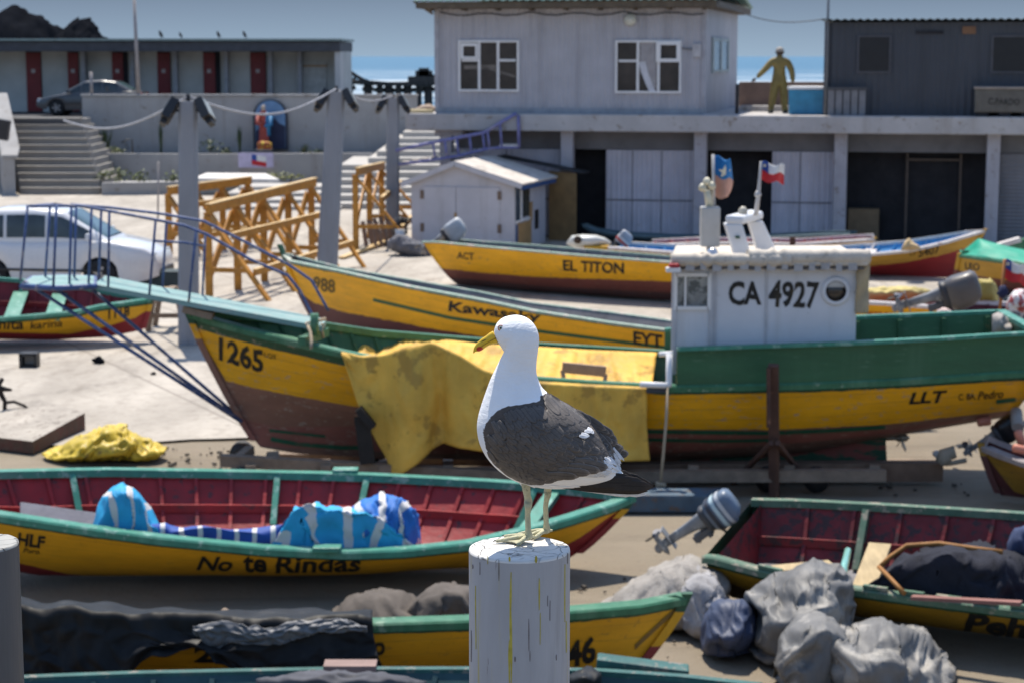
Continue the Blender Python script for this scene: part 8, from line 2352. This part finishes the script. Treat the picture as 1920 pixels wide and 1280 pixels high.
def feather(mb, u, v, ang, L, W, base=.6, lift=3.0, sgn=1, bend=0.0, tipround=.5, depth=None, curl=0.0, soft=1.0):
    """one overlapping feather lying on the flank, from its base at (u, v), pointing along ang (0 = to the tail, + = downwards)"""
    nr, nc = 9, 6
    vs, ed, md = [], [], []
    row = fr_.random()
    for i in range(nr + 1):
        s = i / nr
        a = ang + bend * s
        cu = u + L * s * math.cos(ang + bend * s * .5); cv = v + L * s * math.sin(ang + bend * s * .5)
        wd = W * .5 * (min(1.0, .55 + s * 1.3)) * (math.sqrt(max(0.0, 1 - max(0, (s - tipround) / (1 - tipround)) ** 2)) if s > tipround else 1.0)
        wd = max(wd, .25)
        for j in range(nc + 1):
            q = (j / nc) * 2 - 1
            pu = cu - math.sin(a) * wd * q; pv = cv + math.cos(a) * wd * q
            if depth is None: z, ok = surf(pu, pv)
            else: z = -depth(s, q)
            z = z - (base + lift * s ** 1.5 + .10 * wd * (1 - q * q) * .5) + curl * s * s
            vs.append(bird(pu, pv, z * sgn))
            ed.append(soft * max(s ** 3, abs(q) ** 4 * .85)); md.append(j / nc)
    fs = []
    for i in range(nr):
        for j in range(nc): k = i * (nc + 1) + j; fs.append((k, k + nc + 1, k + nc + 2, k + 1))
    mb.add(vs, fs, 0, True, {'edge': ed, 'mid': md, 'row': [row] * len(vs)})
for sgn, nm in ((1, 'wing'), (-1, 'wing')):
    fr_.seed(11)
    mb = MB()
    # from the tail end forwards, so that the nearer rows lie over the farther ones
    spots = []
    for iu in range(0, 24):
        u = 1148 - iu * 10.6
        for iv in range(0, 19):
            v = 738 + iv * 9.0 + (iu % 2) * 4.5
            uu = u + fr_.uniform(-3.4, 3.4); vv = v + fr_.uniform(-3, 3)
            if uu < fr_front(vv) + 7: continue
            if vv > lowb(uu) - 5: continue
            z, ok = surf(uu, vv)
            if not ok: continue
            spots.append((uu, vv, iu))
    for uu, vv, iu in spots:
        t = sstep(905, 1150, uu); up = sstep(760, 880, vv)
        L = lerp(22, 54, t) * fr_.uniform(.8, 1.25) * lerp(1.0, .9, up); W = lerp(12, 17, t) * fr_.uniform(.8, 1.2)
        ang = lerp(.95, .62, t) - up * .42 + fr_.uniform(-.10, .10)
        room = lowb(uu + L * math.cos(ang)) - (vv + L * math.sin(ang))
        if room < 2: ang -= .35; L *= .8
        base = .5 + .13 * iu
        feather(mb, uu, vv, ang, L, W, base, lerp(1.6, 4.2, t) * fr_.uniform(.5, 1.5), sgn, bend=-.12, soft=lerp(.62, 1, t))
    for i in range(34):      # long coverts lying along the lower edge
        s = i / 33; u = lerp(916, 1120, s); v = lowb(u) - 7 + fr_.uniform(-2, 2)
        a = math.atan2(lowb(u + 14) - lowb(u), 14)
        feather(mb, u, v, a + .05, lerp(26, 44, s), 11, 1.5 + .05 * i, 1.2, sgn, tipround=.4)
    w = mb.build(nm, darkf, gl, fix=False, solid=.0006)
    # big tertials sweeping to the tail
    mb = MB()
    for i, (u, v, a, L, W) in enumerate(((1088, 838, .42, 74, 22), (1086, 828, .47, 76, 22), (1090, 818, .55, 72, 22), (1096, 808, .62, 70, 20), (1100, 800, .72, 66, 18), (1074, 846, .33, 70, 20), (1060, 856, .22, 66, 18), (1044, 864, .14, 62, 17), (1024, 872, .10, 58, 16))):
        feather(mb, u, v, a, L, W, 2.6 + i * .35, 2.5, sgn, bend=.05, tipround=.6)
    mb.build('tertials', darkf, w, fix=False, solid=.0008)
    mb = MB()   # white trailing edge: tips of the secondaries and tertials
    for i in range(20):
        s = i / 19
        u = lerp(1078, 1146, s); v = lowb(u) - lerp(0, -3, s) + fr_.uniform(-2, 2)
        feather(mb, u, v, lerp(.05, .75, s) + fr_.uniform(-.1, .1), lerp(34, 28, s), 6, 1.6 + .1 * i, 1.8, sgn, tipround=.3)
    for i in range(16):
        s = i / 15
        u = lerp(1112, 1150, s) + fr_.uniform(-4, 4); v = lerp(868, 838, s) + fr_.uniform(-4, 4)
        feather(mb, u, v, lerp(.35, .95, s) + fr_.uniform(-.12, .12), 26 * fr_.uniform(.8, 1.2), 5, 4.6 + .1 * i, 3.0, sgn, tipround=.3)
    mb.build('white_edge', whitef, w, fix=False, solid=.0006); mb = MB()
    for u, v, a in ((1088, 800, .45), (1094, 797, .3), (1100, 794, .75), (1084, 803, .3)): feather(mb, u, v, a, 17, 6, 8.0, 1.2, sgn, tipround=.3)
    mb.build('scapular_spot', whitef, w, fix=False, solid=.0006)
    mb = MB()   # the folded primaries
    tips = [(1226, 916), (1212, 908), (1188, 900), (1160, 893), (1136, 889), (1214, 921), (1190, 919)]
    for i, (tu, tv) in enumerate(tips[::1]):
        bu, bv = 1046 + 6 * (i % 5), (897 if i < 5 else 902)
        L = math.hypot(tu - bu, tv - bv); a = math.atan2(tv - bv, tu - bu)
        W = (26 if i < 5 else 16)
        off = 20 - i * .2 if i < 5 else 17
        dp = lambda s, q, i=i: lerp(34, 9, min(1, s * 1.0)) + [0, 1.2, 2.4, 3.6, 4.8, -1.5, -.6][i]
        feather(mb, bu, bv - (3 if i < 5 else 0), a, L, W, 0, .5, sgn, bend=-.03, tipround=.72, depth=dp)
    pm = mb.build('primaries', blackf, w, fix=False, solid=.0008)
    mb = MB()
    for (tu, tv, a0, k) in ((1157, 893, 1.05, 4.8), (1186, 900, 1.05, 3.6), (1209, 908, 1.0, 2.4), (1224, 915, .9, 1.2)):
        for j in range(7):
            s = j / 6; pu = tu - 7 + 8 * math.sin(s * 2.4); pv = tv - 7 + s * 17
            q = bird(pu, pv, -(lerp(34, 9, (pu - 1046) / (tu - 1046)) + k + 1.5) * sgn); q2 = bird(pu + 1.3, pv + .2, -(lerp(34, 9, (pu - 1046) / (tu - 1046)) + k + 1.5) * sgn)
            if j: mb.add([pq[0], pq[1], q2, q], [(0, 1, 2, 3)], at={'edge': [1] * 4, 'mid': [.2] * 4, 'row': [0] * 4})
            pq = (q, q2)
    mb.build('pale_tips', whitef, pm, fix=False)
mb = MB()
for i, (tu, tv, d) in enumerate(((1176, 922, 12), (1182, 925, 6), (1212, 926, 3), (1190, 927, 0), (1212, 925, -3), (1182, 925, -6), (1176, 922, -12), (1150, 916, 8), (1150, 916, -8))):
    bu, bv = 1050, 904; L = math.hypot(tu - bu, tv - bv); a = math.atan2(tv - bv, tu - bu)
    feather(mb, bu, bv, a, L, 15, 0, 0, 1, tipround=.82, depth=lambda s, q, d=d: d)
mb.build('tail', whitef, gl, fix=False, solid=.001)
mb = MB()   # downy ends under the belly, loose breast feathers against the dark wing
for i in range(40):
    s = i / 39; u = lerp(975, 1070, s); v = 905 - 3 * math.sin(s * 3) + fr_.uniform(-2, 2)
    feather(mb, u, v, fr_.uniform(-.1, .6), fr_.uniform(9, 20), 6, .4, 2.2, 1 if i % 2 else -1, tipround=.3)
mb.build('belly_down', wpl, gl, fix=False, solid=.0005)
# bill
BR = [((934, 643.5), (924, 620.5), 8.6), ((926, 645), (918, 624), 7.6), ((918, 647.2), (911, 629.5), 6.6), ((911, 651.0), (904, 634), 5.8), ((905.5, 655.2), (898.5, 638.5), 5.2), ((899.5, 658.2), (893.5, 643.5), 4.6), ((894.5, 658.8), (889.8, 649), 3.6), ((891, 659.5), (887.8, 655), 2.2), ((888.6, 662.2), (887.0, 660.8), .7)]
BRa = np.array([[f[0], f[1], b[0], b[1], w] for f, b, w in BR], float)
mb = MB(); vs, fs, rd = [], [], []
NB, NK = 44, 24
for i in range(NB + 1):
    fu, fv, bu, bv, w = cubic(BRa, (len(BR) - 1) * i / NB)
    for k in range(NK):
        th = 2 * math.pi * k / NK; c, s = math.cos(th), math.sin(th)
        cu, cv = (fu + bu) / 2, (fv + bv) / 2
        pinch = 1 - .10 * math.exp(-((c + .25) / .10) ** 2)      # the line of the closed mouth
        u, v = cu + (bu - cu) * c, cv + (bv - cv) * c
        vs.append(bird(u, v, -w * s * pinch))
        rd.append(max(0.0, 1 - math.hypot((u - 899.5) / 8.0, (v - 653.8) / 6.2)))
for i in range(NB):
    for k in range(NK): k2 = (k + 1) % NK; fs.append((i * NK + k, (i + 1) * NK + k, (i + 1) * NK + k2, i * NK + k2))
fs.append(tuple(range(NK))); fs.append(tuple(NB * NK + k for k in range(NK))[::-1])
def bill_mat():
    m, n, l, b = nt('bill_yellow')
    a = nattr(n, 'spot')
    f = nnoise(n, l, nmap(n, l, (1, 1, 1)), 60, 5)
    c = nmix(n, l, nrange(n, l, f, .35, .7), (.82, .52, .012), (.66, .42, .03))
    c = nmix(n, l, nrange(n, l, a, .10, .30), c, (.55, .025, .015))
    l.new(c, b.inputs['Base Color']); b.inputs['Roughness'].default_value = .38
    nbump(n, l, b, f, .15, .002)
    return m
mb.add(vs, fs, 0, True, {'spot': rd}); bill = mb.build('bill', bill_mat(), gl)
mb = MB()
for sgn in (1, -1):
    pts = [bird(u, v, -sgn * d) for u, v, d in ((935.5, 630.5, 12.3), (931, 632.4, 10.3), (925, 635, 8.9), (917, 639.5, 7.6), (909, 644.5, 6.5), (901, 650, 5.1), (894, 655, 3.4))]
    mb.tube(pts, [.0008, .0007, .0006, .0005, .0005, .0004, .0003], 6)
mb.build('gape_line', mat('gape_brown', (.22, .09, .02), .6), bill)
mb = MB()
for sgn in (1, -1): mb.tube([bird(903, 639.5, -sgn * 5.0), bird(907, 637.2, -sgn * 5.8), bird(911.5, 635, -sgn * 6.5)], [.0004, .0009, .0004], 6)
mb.build('nostril', mat('nostril_dark', (.05, .03, .01), .7), bill)
# eyes
for sgn in (1, -1):
    z, ok = surf(939, 611.8)
    def E(rad, off, flat, m, nm, par):
        mb = MB(); vs, fs = [], []
        for i in range(9):
            ph = math.pi * i / 8
            for k in range(20):
                th = 2 * math.pi * k / 20
                vs.append(bird(939 + rad * math.sin(ph) * math.cos(th), 611.8 + rad * math.sin(ph) * math.sin(th), (z - off - flat * math.cos(ph)) * sgn))
        for i in range(8):
            for k in range(20): k2 = (k + 1) % 20; fs.append((i * 20 + k, i * 20 + k2, i * 20 + 20 + k2, i * 20 + 20 + k))
        mb.add(vs, fs, 0, True); return mb.build(nm, m, par)
    ey = E(5.9, -.2, 1.3, mat('eye_ring_red', (.40, .06, .03), .5), 'eye', gl)
    E(4.5, .4, 1.5, mat('iris_pale', (.62, .58, .48), .1), 'iris', ey)
    E(2.1, 1.2, 1.3, mat('pupil_black', (.006, .006, .006), .05), 'pupil', ey)
# legs and webbed feet
legc = mat('leg_yellow_grey', (.50, .47, .30), .55, .18, 30, .35, 160, wear=(.30, .27, .18), wear_amt=.35, wear_scale=60)
def foot_at(u, v):
    q = G(u, v, ZT + .004); return q
for (top, kn, mid, ft, toes, r) in (
    ((986, 906, -22), (990.5, 941, -24), (989.5, 970, -25), (991, 1013), ((930, 1014), (946, 1004), (968, 1021)), 1.0),
    ((1031, 910, 22), (1028, 931, 24), (1024, 966, 26), (1025, 1001), ((971, 1000), (978, 1008.5), (1000, 1009)), .92)):
    f0 = foot_at(*ft); f0.z += .004
    a = bird(*top); k_ = bird(*kn); m_ = bird(*mid)
    # bring the leg in from the body to the foot's own depth
    for q, s in ((k_, .45), (m_, .8)): q.y = lerp(a.y, f0.y, s)
    kx = KPX * r
    mb = MB()
    pts = [a + Vector((0, 0, .02)), a, a.lerp(k_, .55), k_ + Vector((0, 0, .003)), k_, k_ - Vector((0, 0, .008)), k_.lerp(m_, .55), m_, m_.lerp(f0, .6), f0 + Vector((0, 0, .006)), f0]
    mb.tube(pts, [11 * kx, 8.0 * kx, 6.6 * kx, 7.6 * kx, 8.2 * kx, 7.2 * kx, 5.6 * kx, 5.4 * kx, 5.6 * kx, 8.0 * kx, 7.0 * kx], 14)
    lg = mb.build('leg', legc, gl)
    tl = [foot_at(*t) for t in toes]
    mb = MB()
    for t in tl:
        d = t - f0; pts = [f0 + Vector((0, 0, .003)), f0 + d * .35 + Vector((0, 0, .005)), f0 + d * .68 + Vector((0, 0, .002)), f0 + d * .86 + Vector((0, 0, .001)), t]
        mb.tube(pts, [6.2 * kx, 4.6 * kx, 4.6 * kx, 3.6 * kx, 2.6 * kx], 10)
    bk = f0 + Vector((.012, .002, .004)); mb.tube([f0 + Vector((0, 0, .004)), bk], [4.5 * kx, 2.2 * kx], 8)
    mb.build('toes', legc, lg)
    mb = MB()
    for t0, t1 in ((tl[0], tl[1]), (tl[0], tl[2])):
        def wb(a_, b_, t0=t0, t1=t1):
            e_ = f0.lerp(t0, a_).lerp(f0.lerp(t1, a_), b_); e_ = e_.lerp(f0, .16 * 4 * b_ * (1 - b_) * a_)
            return e_ + Vector((0, 0, .0005 + .002 * (1 - a_)))
        mb.grid(lambda a_, b_, wb=wb: wb(.12 + a_ * .78, b_), 8, 6)
    mb.build('web', mat('web_skin', (.46, .43, .29), .6, .2, 60, .4, 200), lg, solid=.0012)
    mb = MB()
    for t in tl:
        d = (t - f0).normalized(); mb.tube([t - d * .003 + Vector((0, 0, .001)), t + d * .003 + Vector((0, 0, .0015)), t + d * .007 - Vector((0, 0, .001))], [.0017, .0014, .0004], 6)
    mb.build('claws', mat('claw_black', (.02, .018, .016), .4), lg)
